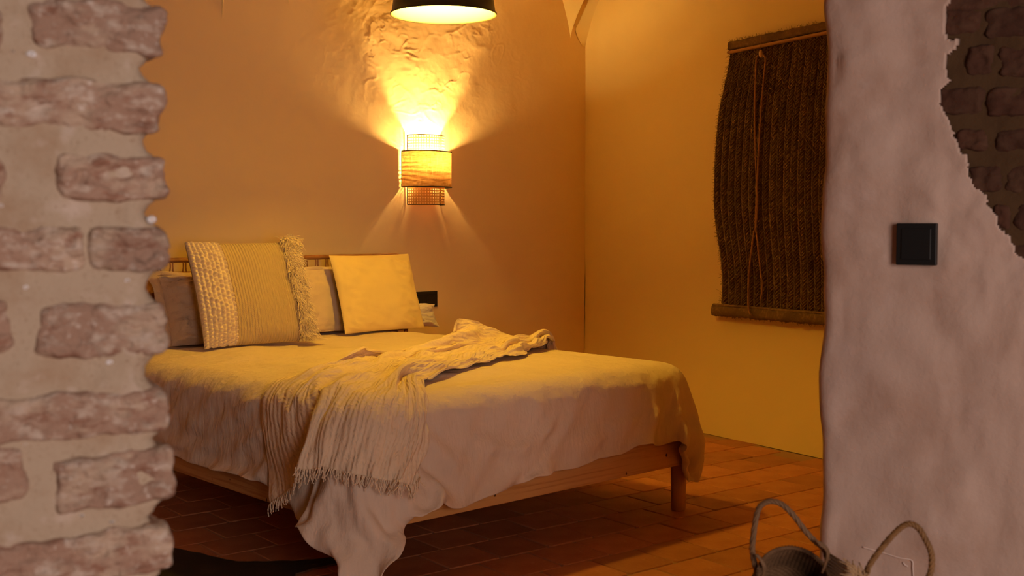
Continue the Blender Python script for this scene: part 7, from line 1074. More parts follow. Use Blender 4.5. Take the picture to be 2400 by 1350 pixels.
-6,359,4,11,5,-1,-4,-4,8,4,6,-2,5,0,-3,0,15,12,-1,-7,-4,3,9,4,5,2,-1,-1,-1,1,2,5,7,3,0,7,2,2,8,10,6,1,7,5,0,8,1,-8,0,-8,2,-11,2,-2,0,-1,5,21,-9,-5,5,8,3,2,-11,-1,0,8,-5,1,5,-2,-12,-2,13,5,1,0,-4,2,-2,3,2,-1,0,-1,0,-1,0,
0,-1,-5,6,-2,-5,-4,0,7,1,0,2,-5,0,4,-7,8,-8,3,1,8,1,2,-1,16,3,-4,-2,2,5,5,0,-3,0,-1,2,-1,-2,2,-3,-5,1,5,3,1,0,-1,1,0,1,1,0,-1,0,-2,-2,2,2,-4,-3,3,-8,-4,5,3,3,1,-8,-5,3,9,3,-3,-1,0,2,1,4,4,-4,22,-4,0,-2,-2,3,2,9,-4,-1,1,
1,0,-1,1,1,-5,-12,6,9,1,-2,1,-1,-2,3,0,0,3,-3,1,-3,-1,0,2,-6,-1,5,-3,-1,2,-1,3,1,-2,-2,-3,4,2,-2,-1,-2,3,-6,-7,9,19,7,-3,-1,0,0,-1,0,4,0,-1,1,1,1,-1,1,-1,-2,-5,2,0,4,-1,-1,0,1,2,-1,-3,4,0,-2,-5,3,2,0,0,-1,-1,-4,-1,1,0,2,
1,-1,-1,0,-3,2,1,0,0,-1,-5,-17,19,4,4,-2,-1,-5,2,-1,2,1,0,2,1,0,1,-1,-1,0,-3,-3,3,2,0,1,-2,0,2,2,-1,1,-1,0,-2,-4,4,0,-5,-1,2,-2,-4,4,-4,1,-1,3,1,-2,-2,5,0,-4,-3,7,0,1,19,1,5,0,0,-1,-2,-1,1,-1,0,0,4,2,0,0,-1,-2,-1,-1,-1,
1,1,0,-1,0,2,2,1,-1,-1,-2,2,-4,-7,7,3,-3,0,0,-7,-10,8,1,3,2,-5,4,1,0,0,-1,0,1,1,-3,24,-4,1,3,0,2,-2,0,1,0,-5,-5,6,3,3,-1,-1,0,-1,0,0,-3,2,0,-1,1,1,1,2,1,-4,-3,2,0,-4,-5,8,5,-2,1,4,-6,-23,8,14,-3,0,-8,5,-2,3,-1,-1,0,0,0,
31,-7,-6,3,2,2,-3,1,0,2,-1,-3,-1,5,0,-1,2,-2,0,0,-2,2,-1,-3,3,-4,0,5,3,-2,-2,-3,-3,5,2,-4,-7,6,4,-8,3,5,1,-17,-12,10,10,0,-3,11,2,-4,-7,1,2,-1,23,4,-6,-5,2,2,2,0,-3,-3,-1,6,-1,-1,4,-1,0,2,0,1,-3,-1,1,2,-2,0,1,-2,4,-3,-1,
0,-7,-1,10,1,-6,-9,0,3,-5,7,-1,5,-11,-9,8,8,5,-12,11,4,-7,-6,6,1,12,8,6,-3,-2,-3,3,-3,2,-6,4,1,-4,2,-2,8,0,0,1,1,1,-6,1,-1,0,4,-6,3,2,-5,-3,3,3,-8,-10,12,6,-6,-4,8,3,-20,13,-3,1,-5,-7,12,-10,0,7,6,2,-10,1,6,18,-2,5,3,-4,
0,2,0,-4,7,-2,-6,1,-1,5,-1,2,1,-1,0,-3,5,-2,1,-6,-2,5,-2,-6,-3,-3,0,7,0,-7,-10,10,9,-6,-14,2,23,-8,-4,2,5,-3,-11,14,-5,-4,5,3,-1,-9,6,25,-10,-5,5,4,1,-4,4,2,-9,-4,10,0,-10,-1,3,7,3,0,0,0,-5,3,2,-1,-6,4,-16,3,-2,1,-4,2,
11,4,-9,-15,5,5,-2,-2,3,8,3,-2,2,4,-1,2,1,-13,3,6,2,-5,-4,19,5,-7,-7,3,2,4,-2,1,-9,-2,-6,2,7,0,3,-3,2,5,2,-4,1,-1,0,2,-10,-12,15,-8,0,-1,-2,-6,4,10,7,-9,-7,6,1,-3,-1,2,7,4,-2,-6,-7,10,9,-7,-5,5,6,0,-6,3,4,13,2,-2,-2,-1,
-8,1,-1,-9,-9,3,6,-1,0,-1,8,10,1,-6,-13,-2,3,5,4,-11,-8,10,0,3,-1,4,-7,-13,7,20,-3,4,-2,-9,-1,0,5,8,-1,-2,-6,-5,15,-2,-6,2,6,1,-1,19,-2,0,-3,-5,6,-1,2,-13,0,2,7,0,-8,-6,2,6,6,0,-9,1,-1,-15,-7,3,14,9,-13,-8,14,0,1,1,7,3,
-13,-11,15,4,10,-3,-26,-6,-2,3,1,7,23,-6,2,6,-8,-4,6,9,-1,18,-9,-7,10,1,-2,2,-5,-2,-1,0,-4,-2,3,3,3,5,-3,-8,-4,1,2,0,-6,-10,-1,4,14,-11,0,12,1,-8,1,14,4,-8,-5,-3,-2,12,3,-5,-6,0,7,-8,-5,11,-1,8,-2,-7,-1,11,6,-2,3,2,-3,6,
1,-3,-3,0,2,1,2,2,6,2,-8,-5,-3,-9,-4,7,-1,-1,2,-2,-5,11,11,1,-14,4,9,-5,-9,3,12,6,-10,0,-5,-9,12,-4,-1,-3,3,12,-1,-16,3,9,9,-8,-9,3,18,15,-5,-6,1,-2,2,-6,3,1,-2,3,6,-8,-13,2,0,6,-7,-7,-1,6,5,-2,0,14,-7,0,7,2,-1,-7,9,6,
-9,-11,1,12,1,-4,4,-8,-6,0,3,2,-2,3,7,-5,-11,-1,14,14,-7,-11,6,10,5,-7,-5,0,-4,0,-5,0,8,-5,-11,-3,7,4,-1,-1,-2,-3,-1,-1,6,-1,2,2,8,2,-6,10,2,-10,-8,12,9,-7,-15,-5,15,0,-1,3,-11,7,4,-1,-1,-4,-1,19,1,-12,-10,5,13,-8,1,-1,
13,6,-11,-11,-8,7,4,-3,1,5,0,1,-9,-1,1,-1,-8,4,10,-1,-7,6,-5,0,10,-3,0,-3,8,3,-10,-9,9,14,2,-15,-14,2,11,7,-1,-1,-3,0,3,4,-5,1,8,-2,-5,-8,4,13,-6,-2,2,9,-1,-9,-10,-7,15,-1,-5,6,11,-9,-5,2,4,3,1,-4,-3,8,5,-11,4,3,-7,-2,1,
-6,-2,13,7,-8,-10,2,11,-1,-4,-13,-3,18,11,-2,-5,-5,3,1,3,5,-17,13,4,-10,-7,9,-2,4,-4,-6,1,12,4,-9,-14,6,-1,1,2,4,1,-1,2,-5,8,8,-10,-18,7,20,-13,-12,3,4,-3,10,3,-13,3,15,-3,-14,0,7,-10,4,4,-7,0,-2,10,10,-1,1,8,-18,6,-20,
1,16,-2,-2,6,-14,-3,9,2,0,9,1,1,-2,3,-5,-5,7,8,-7,5,-3,-10,8,7,-3,-13,0,13,-6,-11,0,0,2,5,11,-7,-9,11,-1,-18,7,16,-4,-9,-1,4,2,8,6,0,-2,-10,-6,-7,5,-7,1,14,-1,0,-13,4,6,12,-5,-9,3,-3,0,12,1,-1,5,-6,6,-2,-1,-5,-11,7,7,-4,
-16,8,13,-6,-15,4,2,-3,-2,11,-4,-5,16,1,-13,11,10,-9,-8,11,7,-9,6,1,-7,-20,-8,8,11,-2,-3,4,4,-5,-6,0,1,6,7,-2,-7,-6,-1,-1,17,-2,-11,14,9,-7,-14,3,-4,-2,6,0,13,-7,-14,3,12,-18,-8,7,-1,1,16,5,-15,4,0,-7,8,15,-7,-11,13,2,2,
-3,-13,0,-4,-7,4,9,0,-2,-3,-2,-2,0,-1,-1,-4,3,0,11,3,-9,-6,3,8,4,-1,-4,-1,-2,1,-11,2,10,-11,12,7,-2,1,4,-13,-2,7,-8,-10,-3,17,-5,6,-4,-3,6,11,-9,-2,9,-2,-10,-12,-3,12,-4,-6,9,9,-9,-4,-1,0,-2,-11,-2,0,11,9,-8,12,-3,-9,4,
3,2,-5,1,0,0,0,4,-1,1,-6,-12,10,10,-1,-2,1,-9,-2,10,2,-11,-10,19,-1,-3,-2,-3,7,8,-9,7,-4,-10,-4,6,-7,3,1,-1,-2,-2,2,-8,-5,4,-1,-1,5,-10,13,-2,-5,15,-5,-9,4,-1,-1,-6,5,2,3,0,-14,8,6,-9,-4,14,-6,7,1,-7,-2,-3,8,5,-16,7,6,
-6,-6,1,1,-1,12,2,-7,-8,-1,1,9,-9,8,-1,-4,-6,-3,6,-3,-4,4,-2,5,1,6,10,-2,-8,5,-4,-4,-2,-2,-4,-6,-1,0,-4,6,-1,14,1,-4,-4,6,-11,8,1,-1,2,-12,12,12,-28,16,7,-6,-5,-5,12,0,0,-9,-2,0,-2,2,2,0,3,-2,-5,-2,2,1,-5,3,3,7,5,-11,-8,
6,5,-5,3,0,-3,-4,-8,0,3,0,7,6,-14,8,8,-7,-3,2,0,-7,7,0,8,3,-13,5,-4,-7,11,8,-8,-1,0,3,-2,-6,-4,2,0,-3,5,-2,-2,1,-2,1,0,3,-5,4,6,1,-3,-6,-2,-11,3,14,-5,-10,3,0,-3,4,9,2,1,6,2,-22,7,7,-11,0,9,-1,1,5,-7,7,-8,-2,10,-13,-1,
10,8,-9,1,4,-10,-5,-1,0,3,2,2,1,1,-5,-4,-1,-1,-6,9,1,5,-7,-9,-2,8,0,-12,-4,4,0,5,-4,1,1,0,10,2,-10,14,2,-12,5,4,-16,-1,15,4,-1,-8,5,0,-19,16,12,-14,-8,6,9,2,-1,-11,-4,-2,4,3,0,3,0,0,-8,1,4,2,0,3,4,-2,-6,0,-8,4,7,-3,-9,5,
0,-2,-2,10,1,-3,-7,-2,0,-2,19,9,-14,-2,6,-6,-6,8,0,4,-7,-3,3,-1,4,4,-11,-3,9,4,-9,-2,-6,1,5,3,1,1,-1,0,-1,-1,0,-5,0,-1,5,-10,-8,10,9,-11,1,10,1,-6,-1,2,14,3,1,-1,-1,-8,-9,0,-8,10,8,-10,0,7,1,-1,-2,2,-8,-3,5,0,0,3,-2,-5,
2,4,-5,-8,-2,6,5,0,-1,2,-3,0,-1,3,1,-6,1,5,0,-10,-10,-1,12,7,-12,2,14,-2,5,-12,-2,3,-4,-2,9,8,-2,-16,6,-5,11,9,-9,-15,0,-1,10,4,-2,-1,1,-2,-3,8,5,-11,2,3,-14,-2,5,8,0,0,0,-1,2,-3,-2,8,-2,3,1,4,-6,-5,6,-3,-14,18,10,-14,
-4,19,3,-17,-9,4,-3,-2,2,6,8,1,-9,-5,-1,8,-4,7,-2,-5,-2,-1,9,4,-4,-5,3,-1,4,-2,-4,4,4,-9,2,3,2,0,0,-3,3,-2,-1,4,0,-4,1,4,-8,-5,2,11,5,-18,0,13,-6,-6,4,3,-11,-2,4,2,3,-2,-3,11,2,-3,-8,2,8,-2,0,-3,-1,-1,2,8,-4,-4,-4,1,6,4,
-7,-2,-1,0,3,1,1,1,0,-1,0,-1,1,1,-1,0,-2,-8,2,6,-4,0,13,2,-7,-10,1,-3,-1,14,6,-8,-6,1,0,-1,0,-2,8,10,-6,-11,6,-2,0,2,-1,-3,4,4,3,-7,-3,2,1,7,-9,-4,-1,3,3,-2,2,0,2,0,-1,-1,0,2,-2,0,8,-17,-4,10,2,-5,2,7,-2,1,-5,0,-6,4,7,
-2,-1,-1,-1,4,0,0,-3,-1,6,-7,-2,3,2,1,-1,-1,3,2,1,-2,0,-1,0,1,-3,-3,0,3,2,-1,-1,0,0,-1,-1,1,1,0,1,-2,-3,15,-10,-9,10,9,-16,-4,13,-1,-2,5,-2,-15,-2,10,3,-1,-1,-1,2,-5,-2,3,7,6,-14,6,-1,-1,0,1,-4,1,1,1,1,0,1,-5,3,-1,0,0,2,
0,-1,-1,-2,2,-1,2,0,0,0,-1,7,-3,-4,11,-3,-8,9,-16,10,10,-2,-12,5,4,-14,-4,13,0,-1,-1,-2,4,-3,-9,1,10,1,-3,0,-2,-1,4,-2,-12,16,8,-11,-7,2,7,0,-3,-2,2,3,-4,-1,0,-1,1,-1,1,2,-4,2,0,4,0,1,-7,11,-3,0,4,-8,8,5,-11,-12,10,8,
-14,-10,7,3,6,5,-6,-1,2,-12,4,17,3,-2,-11,-2,5,-4,-7,-1,13,5,-12,-9,10,10,-11,1,0,-1,3,-2,1,-3,5,-6,-1,3,-2,0,2,-11,1,11,1,-12,8,-8,23,-14,-8,12,11,-5,-16,5,8,-3,-3,-1,-2,3,4,-3,-3,4,-15,5,-4,13,12,-12,3,-2,0,-8,0,8,2,
-8,-8,9,-7,4,1,0,0,6,-4,2,0,0,2,2,-5,0,1,7,-10,-6,11,5,-14,1,6,14,-10,-9,13,10,-8,-15,12,3,-6,-6,-3,0,-5,4,7,0,8,-9,0,-6,9,1,-2,1,1,-7,-8,6,11,-2,-13,2,4,-3,2,0,0,0,3,1,-2,2,0,2,-5,-2,8,6,0,-8,-4,8,8,-8,-8,11,6,-7,-9,12,
4,-5,-8,4,5,-5,-2,7,0,-4,0,-9,2,9,-5,-4,1,7,-2,-4,3,-3,-3,-1,4,6,-5,-5,9,-4,1,0,0,-1,1,1,-2,3,0,1,-3,-2,1,-14,13,11,-12,-4,7,10,-15,0,9,5,-7,-5,14,4,5,-1,1,1,-9,-12,4,1,1,2,-14,1,11,-9,-10,15,-4,-4,4,-1,-1,0,0,2,1,-8,13,
-2,0,-1,0,0,0,-2,1,1,0,0,0,-1,2,3,-12,8,7,-12,-5,7,3,-17,3,15,5,-12,3,16,-13,-7,-5,3,16,4,-2,-3,-16,16,5,-17,4,13,-8,-9,1,-4,6,4,-1,-4,1,4,2,-4,2,5,-1,-6,6,1,-2,-3,0,1,2,0,-2,1,-1,6,-1,-13,6,8,-11,-6,12,0,-14,-1,13,2,
-13,3,3,2,-4,-4,-1,-2,-1,7,10,-4,9,-5,-12,5,16,-11,-10,10,-4,4,2,-2,2,2,0,-4,1,3,-1,1,4,-5,-1,1,-3,1,3,1,0,-1,1,-9,14,2,-18,4,16,-9,-9,14,6,-19,-3,2,3,-13,4,18,-1,-6,-6,10,-2,10,-8,-7,5,9,-5,-7,4,-3,-8,12,7,-7,4,5,-3,-3,
-3,2,2,2,-3,2,1,-5,-1,2,-1,-2,2,6,2,-6,1,2,-4,8,-1,-9,2,13,-5,-10,8,7,-18,0,-3,-1,7,3,2,1,6,-5,-1,1,1,-2,-5,9,6,-12,-17,14,15,-19,5,8,3,-3,-8,-10,5,11,-1,0,2,0,-2,2,-3,2,4,-4,-4,4,5,-5,-3,4,-7,2,7,-5,-4,5,10,-9,-11,8,11,
-2,5,-3,-12,-3,7,-1,-7,9,3,-10,4,9,-15,-3,12,5,-8,1,3,-1,-12,18,-1,-10,-2,5,-1,5,-5,0,3,-1,-5,5,0,3,-3,1,-5,5,8,-3,-8,8,-10,-8,12,3,-10,-1,6,5,-9,-4,2,7,6,3,-7,-11,5,10,-9,0,14,-12,-5,-1,9,-11,-4,19,3,-8,1,2,-5,-4,5,1,
-7,7,3,-6,-1,-1,6,-4,-4,3,14,-8,-3,-1,0,0,13,2,-10,4,5,-10,-1,10,-3,-15,-2,11,5,-11,1,-1,3,10,0,-7,-2,2,5,-8,9,13,2,-13,4,3,-13,-16,13,10,-6,2,-2,-5,-1,2,5,3,-2,-6,0,1,1,2,0,-4,1,8,-6,-5,3,-3,3,12,0,-4,5,0,-9,3,14,-5,
-15,0,10,6,4,-4,-15,5,15,-4,-6,0,10,-7,-1,-3,-5,-2,0,10,-1,-5,11,-18,-3,12,6,9,-20,-3,7,5,1,0,-4,-6,5,3,-2,1,-1,0,0,4,-3,-1,-1,-1,6,-7,7,1,-2,-5,4,8,-5,-6,6,4,-7,9,2,-19,12,6,-1,-6,2,12,-9,-5,4,0,-10,1,7,4,-1,-3,-9,-5,9,
4,9,-5,-7,-4,11,-2,-6,-6,0,6,-1,-1,1,1,0,4,3,-5,-1,-1,-3,-7,2,11,-5,-3,-1,10,3,-11,-2,1,-5,3,12,-6,-10,16,0,-3,-5,8,-11,-10,9,3,-3,-12,5,17,-8,5,-2,-9,11,-14,13,7,-7,-6,7,-1,-7,-2,-2,6,3,-2,-9,5,3,3,4,-2,-5,2,0,1,-6,6,
12,-5,-16,1,16,2,-11,7,-2,-10,5,8,-4,-1,10,7,-7,-11,-5,3,-11,9,2,-3,7,-7,-9,12,5,-1,0,-10,-9,9,12,-8,-5,9,-7,0,3,3,2,-1,3,-11,16,-8,-8,0,1,2,-1,2,-1,-4,1,7,3,-13,-2,14,0,-3,5,-9,-5,18,4,-5,-3,-1,2,-14,1,2,-1,-7,6,3,4,
-16,10,1,-1,3,3,1,-8,-5,7,10,-14,-7,12,2,-4,2,3,5,8,-1,-17,4,-7,-2,-3,4,2,4,-4,4,-1,-6,9,6,-15,2,8,-13,8,12,-16,-1,8,-3,-8,5,0,2,-7,6,-1,-1,-5,13,-14,5,0,0,3,1,1,11,-4,-10,-6,8,9,-13,3,5,-1,-2,9,3,-13,10,-3,-18,5,3,-8,1,
5,12,-10,-5,4,-4,-13,5,19,-2,-5,-2,-1,7,0,-11,2,4,-3,-9,3,2,0,8,8,-3,-4,1,-6,6,-7,2,10,1,-17,7,12,-4,-12,-11,10,11,-4,11,-7,-5,2,-1,-3,-3,15,-7,-6,1,-4,-4,6,5,2,-12,1,7,-3,-12,-3,4,11,10,-13,-3,15,-3,-11,5,13,-1,-16,-2,
5,-8,9,11,-2,-8,-3,2,5,-7,0,11,-7,-15,5,16,-3,-7,-2,6,-8,11,9,-3,-7,3,-3,-6,3,6,-9,-1,0,-11,6,-1,5,-3,-9,7,3,-4,-8,2,0,8,-1,-8,4,10,-10,-2,8,8,0,-12,17,-9,-8,6,3,-6,1,3,3,-5,-9,1,10,-5,-8,8,8,-7,-5,-3,11,-13,9,7,-3,-1,6,
-8,-7,6,-2,-4,7,1,-11,-10,12,2,-8,-3,10,0,-8,1,-5,2,4,-3,-2,6,11,-9,-1,3,3,-2,6,1,-9,-3,0,-7,18,-6,-2,-2,-4,0,9,3,-10,-14,12,12,-13,2,6,-7,0,1,-3,-2,13,8,-11,1,-5,-6,-4,4,4,-8,2,4,-2,-8,4,9,-1,0,-10,0,15,2,-11,-2,7,8,-8,
-2,4,8,-14,4,0,-2,2,4,-5,10,-9,-3,-2,-6,3,11,2,-10,-3,-2,7,-2,1,1,-1,0,2,-5,-3,10,11,-8,-3,-2,1,0,-5,-7,1,5,-1,-3,-2,2,12,-5,3,-11,-5,15,4,-11,-3,6,3,-2,-3,6,-9,8,-2,-8,6,-2,2,0,-2,-1,2,-2,-2,2,3,1,4,4,-6,-4,-7,14,-4,0,
-3,2,-6,0,9,0,-4,-3,-2,-2,3,-5,-7,8,4,2,-5,6,-8,-5,12,2,-7,-5,9,1,1,-3,-3,-2,2,2,-7,7,6,-7,1,8,-11,-1,8,-2,1,-1,-1,-3,4,-1,0,4,1,-2,-8,4,7,-6,2,-4,3,-1,1,2,-4,-2,2,-1,-1,1,-4,1,4,-4,6,6,2,-14,-5,9,-3,-9,0,12,-1,-2,2,-2,
2,-2,2,-7,8,1,-4,5,-2,-4,3,3,-3,-3,-2,7,1,2,-5,2,1,-1,-2,-3,1,6,-5,1,-1,3,-2,1,-2,-1,0,0,-1,15,-3,-7,3,-2,-3,1,4,-1,-10,-1,9,-8,-8,1,5,3,5,0,-2,-2,0,1,2,3,-7,-3,8,-2,1,2,0,-3,-3,-6,12,12,-11,-7,9,0,-3,4,-6,0,-2,3,2,-8,1,
2,0,0,-1,0,-1,-6,4,-4,2,16,-7,-12,8,2,-4,-3,5,1,-9,-3,3,2,4,3,-2,-2,-1,0,2,4,-2,-2,-2,4,0,7,1,-4,-6,4,-3,2,-2,0,3,9,-6,2,-3,-2,0,-2,3,2,-12,5,2,0,-2,-1,0,-3,11,-3,3,6,-5,-7,2,3,-2,-8,2,4,-4,-8,2,3,1,1,2,-2,1,-4,3,4,0,3,
0,-12,-3,3,14,5,-5,-9,4,3,-2,-5,-7,3,14,2,-6,-4,2,-3,0,6,-1,-5,0,0,3,-2,1,1,-11,13,6,-4,-1,0,0,1,0,-4,-3,5,0,-6,-1,-1,-2,3,3,0,0,-3,-1,6,3,-9,10,4,-3,0,0,4,-4,-3,-1,1,9,-2,-4,4,5,-17,4,-7,4,2,-5,3,-3,-3,4,0,4,1,-2,10,
-10,-2,7,-5,-1,1,1,1,0,-1,-2,1,2,-4,-3,-1,-1,0,3,3,3,-4,-5,4,6,-6,0,5,3,-1,0,2,2,-4,2,-7,2,2,1,-7,4,-1,-12,-2,2,7,4,-2,2,-8,5,5,1,-1,-1,5,7,-12,-7,3,0,2,0,3,1,-2,-6,5,1,-1,-3,0,-2,0,-2,8,1,-1,-5,0,5,2,-14,1,0,0,4,8,3,-5,
1,-6,-1,2,6,1,-1,-8,0,-3,-3,7,4,-5,-5,8,4,1,-3,3,-2,3,0,-2,-12,6,4,-6,-1,7,3,-2,-4,2,4,-1,-8,1,2,-4,1,4,1,0,-2,-3,-4,10,2,3,-7,-4,-3,4,10,0,-8,-8,-2,3,16,4,-19,2,0,1,3,0,-12,4,-4,6,9,0,-4,-1,4,-8,-5,0,3,1,10,-4,-7,4,6,2,
-3,-2,6,1,-6,-1,1,-3,-6,0,12,-1,-5,-3,1,-2,11,1,0,-2,-5,-1,5,9,-14,-2,-2,10,-3,-11,9,-3,0,2,1,-6,1,-8,5,0,7,2,-1,-2,-2,-16,15,1,-7,-3,6,7,-10,-2,7,4,-4,-8,6,7,-4,-2,0,1,-2,-8,7,8,-4,-4,5,0,-5,4,1,-1,-1,-3,1,9,-16,4,9,6,
-13,-12,-1,15,3,2,-1,-6,0,-15,6,4,-5,2,2,-1,0,-13,4,8,-3,-7,2,8,0,-13,5,6,1,-4,1,4,0,-3,-1,0,0,2,-10,11,5,-7,1,7,-7,0,4,2,-2,-4,-3,5,-8,7,4,-2,-7,1,-11,2,6,-5,-1,1,0,3,-6,5,-2,0,-3,3,-2,-10,-6,5,6,-7,-7,6,8,-4,-9,8,7,-1,
-2,4,2,-6,1,-2,6,7,-7,-10,12,4,-7,0,5,-11,11,3,-3,-2,1,-2,2,-2,-2,-11,-3,12,-2,-13,7,1,-2,0,-5,-3,12,-6,1,-5,1,0,-1,-12,-6,-2,9,1,-6,-1,8,3,-5,-3,9,5,-13,3,11,-4,-4,4,-4,-1,13,-4,-7,9,2,-5,4,-8,0,4,2,-1,0,-3,9,-12,5,-5,
-10,-1,10,-1,-8,2,-3,0,-2,7,-8,-2,5,-2,-1,-2,-1,-19,-2,0,2,5,-3,-2,2,6,-5,-3,2,8,5,-13,4,7,-4,2,9,-6,-5,13,-1,-8,5,4,-3,2,-14,6,4,-1,-10,0,21,-3,-13,-1,2,-8,-3,5,-7,3,0,-4,7,-2,-5,0,0,1,-2,-2,0,-26,7,2,-2,3,1,-3,0,2,0,
-3,-2,1,8,7,-8,-2,7,0,-3,10,-6,-5,7,1,-7,2,-2,-2,2,-1,0,-5,0,0,3,19,-15,-2,2,2,-3,-9,-1,0,7,1,-6,-3,3,0,-5,-1,-1,0,-2,-17,-2,-4,-2,0,7,2,-12,6,8,-3,-1,-2,-1,2,-2,5,-1,0,2,-2,12,-5,-4,2,1,-3,4,3,-4,-1,-3,-2,2,1,-1,0,-1,
-4,6,-3,-3,1,0,-3,1,1,-2,0,-2,0,0,-1,0,-2,-1,-17,-5,0,1,-1,-3,-1,6,-6,5,4,-3,-1,-2,0,5,-2,0,-1,5,1,-3,5,-1,-2,2,1,-1,0,3,-3,-3,-1,-4,0,1,4,3,-5,-1,-2,2,2,-1,-1,-1,0,-1,-1,-1,0,-2,1,0,-1,-2,-23,3,-3,0,4,-4,-1,2,-1,-5,4,1,
-5,-1,1,3,5,-3,3,2,-1,-3,-1,4,1,-1,0,-3,5,7,-10,2,1,-5,-2,4,1,4,-5,0,-1,0,1,1,2,-3,-3,1,0,0,-3,0,0,-2,0,-1,-22,1,4,-4,0,4,-7,-1,4,0,-8,1,5,3,-2,1,-4,2,0,-1,0,1,0,-2,1,4,-2,0,5,-6,1,-1,3,1,-7,0,4,4,2,-5,-1,-2,0,2,-2,-1,2,
0,1,-2,0,0,-2,0,-1,-2,-21,0,-2,3,-3,4,4,-9,-2,3,1,-4,1,-1,2,-2,1,-1,2,-3,0,0,2,0,0,-1,2,2,-5,3,2,0,-2,1,0,-2,0,4,-1,0,-2,-1,1,1,0,-1,0,0,0,0,-1,-1,0,0,-1,0,-21,3,0,-4,-1,-2,5,4,-8,-1,7,1,-5,0,-2,1,-3,1,0,-1,-2,0,0,2,0,0,
3,-1,-2,1,2,-1,1,0,-3,-1,1,3,1,1,0,-4,0,1,0,1,0,-1,0,0,-1,0,-1,0,0,-1,-16,-6,1,0,-1,-1,-3,6,3,-6,0,5,4,-3,-7,-1,1,0,-3,2,2,-2,-3,1,3,-1,-2,4,-2,1,0,0,-1,0,0,-1,1,0,1,1,3,-1,-2,0,0,0,-1,0,-1,0,1,-2,1,-1,-1,-2,-22,5,-2,2,
0,-3,-1,-2,4,6,-7,-4,1,0,1,-2,2,-3,-1,-1,-1,4,-1,-2,0,2,0,-1,4,-4,-1,0,0,3,3,-4,-2,2,2,1,-1,4,0,-2,-1,-1,-1,-1,0,0,-1,1,-1,0,-2,-2,-10,-10,-2,-2,1,5,-2,-2,2,2,3,-5,-4,0,5,-3,-1,-1,-3,-1,0,1,3,-2,-1,0,1,1,-1,2,-4,0,1,2,2,
-1,-3,1,2,1,2,1,0,0,0,-2,-1,-1,0,0,-1,-1,1,0,-3,2,-11,-4,-9,-1,0,0,4,0,0,0,3,-1,-6,2,-2,3,-3,-2,0,0,0,-1,1,3,-4,-1,0,0,1,0,-1,1,0,-2,1,2,0,3,2,1,-1,1,1,0,-1,1,-1,-2,-2,0,0,0,0,-2,0,5,
])
def unpack(d):
    nx, ny, step, nums = d
    a = np.array(nums, dtype=np.int64).reshape(3, ny, nx).transpose(1, 2, 0)
    return np.cumsum(np.cumsum(a, axis=0), axis=1) * step
def cloth(arr):
    ny, nx, _ = arr.shape
    mb = MB()
    for j in range(ny):
        for i in range(nx): mb.vert(arr[j, i], (i / (nx - 1), j / (ny - 1)))
    for j in range(ny - 1):
        for i in range(nx - 1): mb.f.append((j * nx + i, j * nx + i + 1, (j + 1) * nx + i + 1, (j + 1) * nx + i))
    return mb
dv = unpack(DUVET)
duvet = cloth(dv).build('duvet', M['linen'], origin=(0.83, 1.0, 0.6))
solid(duvet, 0.007, -1.0); subsurf(duvet, 2)
tag(duvet, 'pale washed linen duvet spread over the bed, its corners hanging towards the floor', 'duvet')
# stitched hem along the edge
bl = unpack(BLANKET)
blanket = thing('throw_blanket', (0.6, 0.5, 0.66), 'crinkled cotton gauze throw with fringed ends lying diagonally over the foot of the bed', 'blanket')
bo = cloth(bl).build('gauze_cloth', M['gauze'], blanket)
solid(bo, 0.003, -1.0); subsurf(bo, 2)
fr = MB()
rr = random.Random(5)
def fringe_row(row, inner, n, length):
    m = len(row)
    for k in range(n):
        t = (k + rr.uniform(0, .8)) / n * (m - 1); i = min(int(t), m - 2); u = t - i
        p = Vector(row[i]).lerp(Vector(row[i + 1]), u); q = Vector(inner[i]).lerp(Vector(inner[i + 1]), u)
        d = (p - q).normalized()
        L_ = length * rr.uniform(0.7, 1.25)
        side = (Vector(row[i + 1]) - Vector(row[i])).normalized()
        out = d.cross(side); out = out if out.dot(CAM - p) > 0 else -out
        pts = []
        sw = rr.uniform(-.5, .5); cu = rr.uniform(0.1, .5)
        for a in range(5):
            f = a / 4
            pts.append(p - d * 0.004 + d * L_ * f * (1 - .25 * f) + side * L_ * sw * f * f + out * (0.004 + L_ * cu * math.sin(f * 2.6) * .5) + Vector((0, 0, -L_ * .35 * f * f)))
        for st in twist(pts, 0, 2, 2.0, 0.0013): fr.tube(st, lambda x: 0.0013 * (1.15 - .5 * x), 4, False)
fringe_row(bl[-1], bl[-3], 190, 0.036)
fringe_row(bl[0], bl[2], 110, 0.030)
tag(fr.build('fringe', M['fringe'], blanket), kind='stuff')

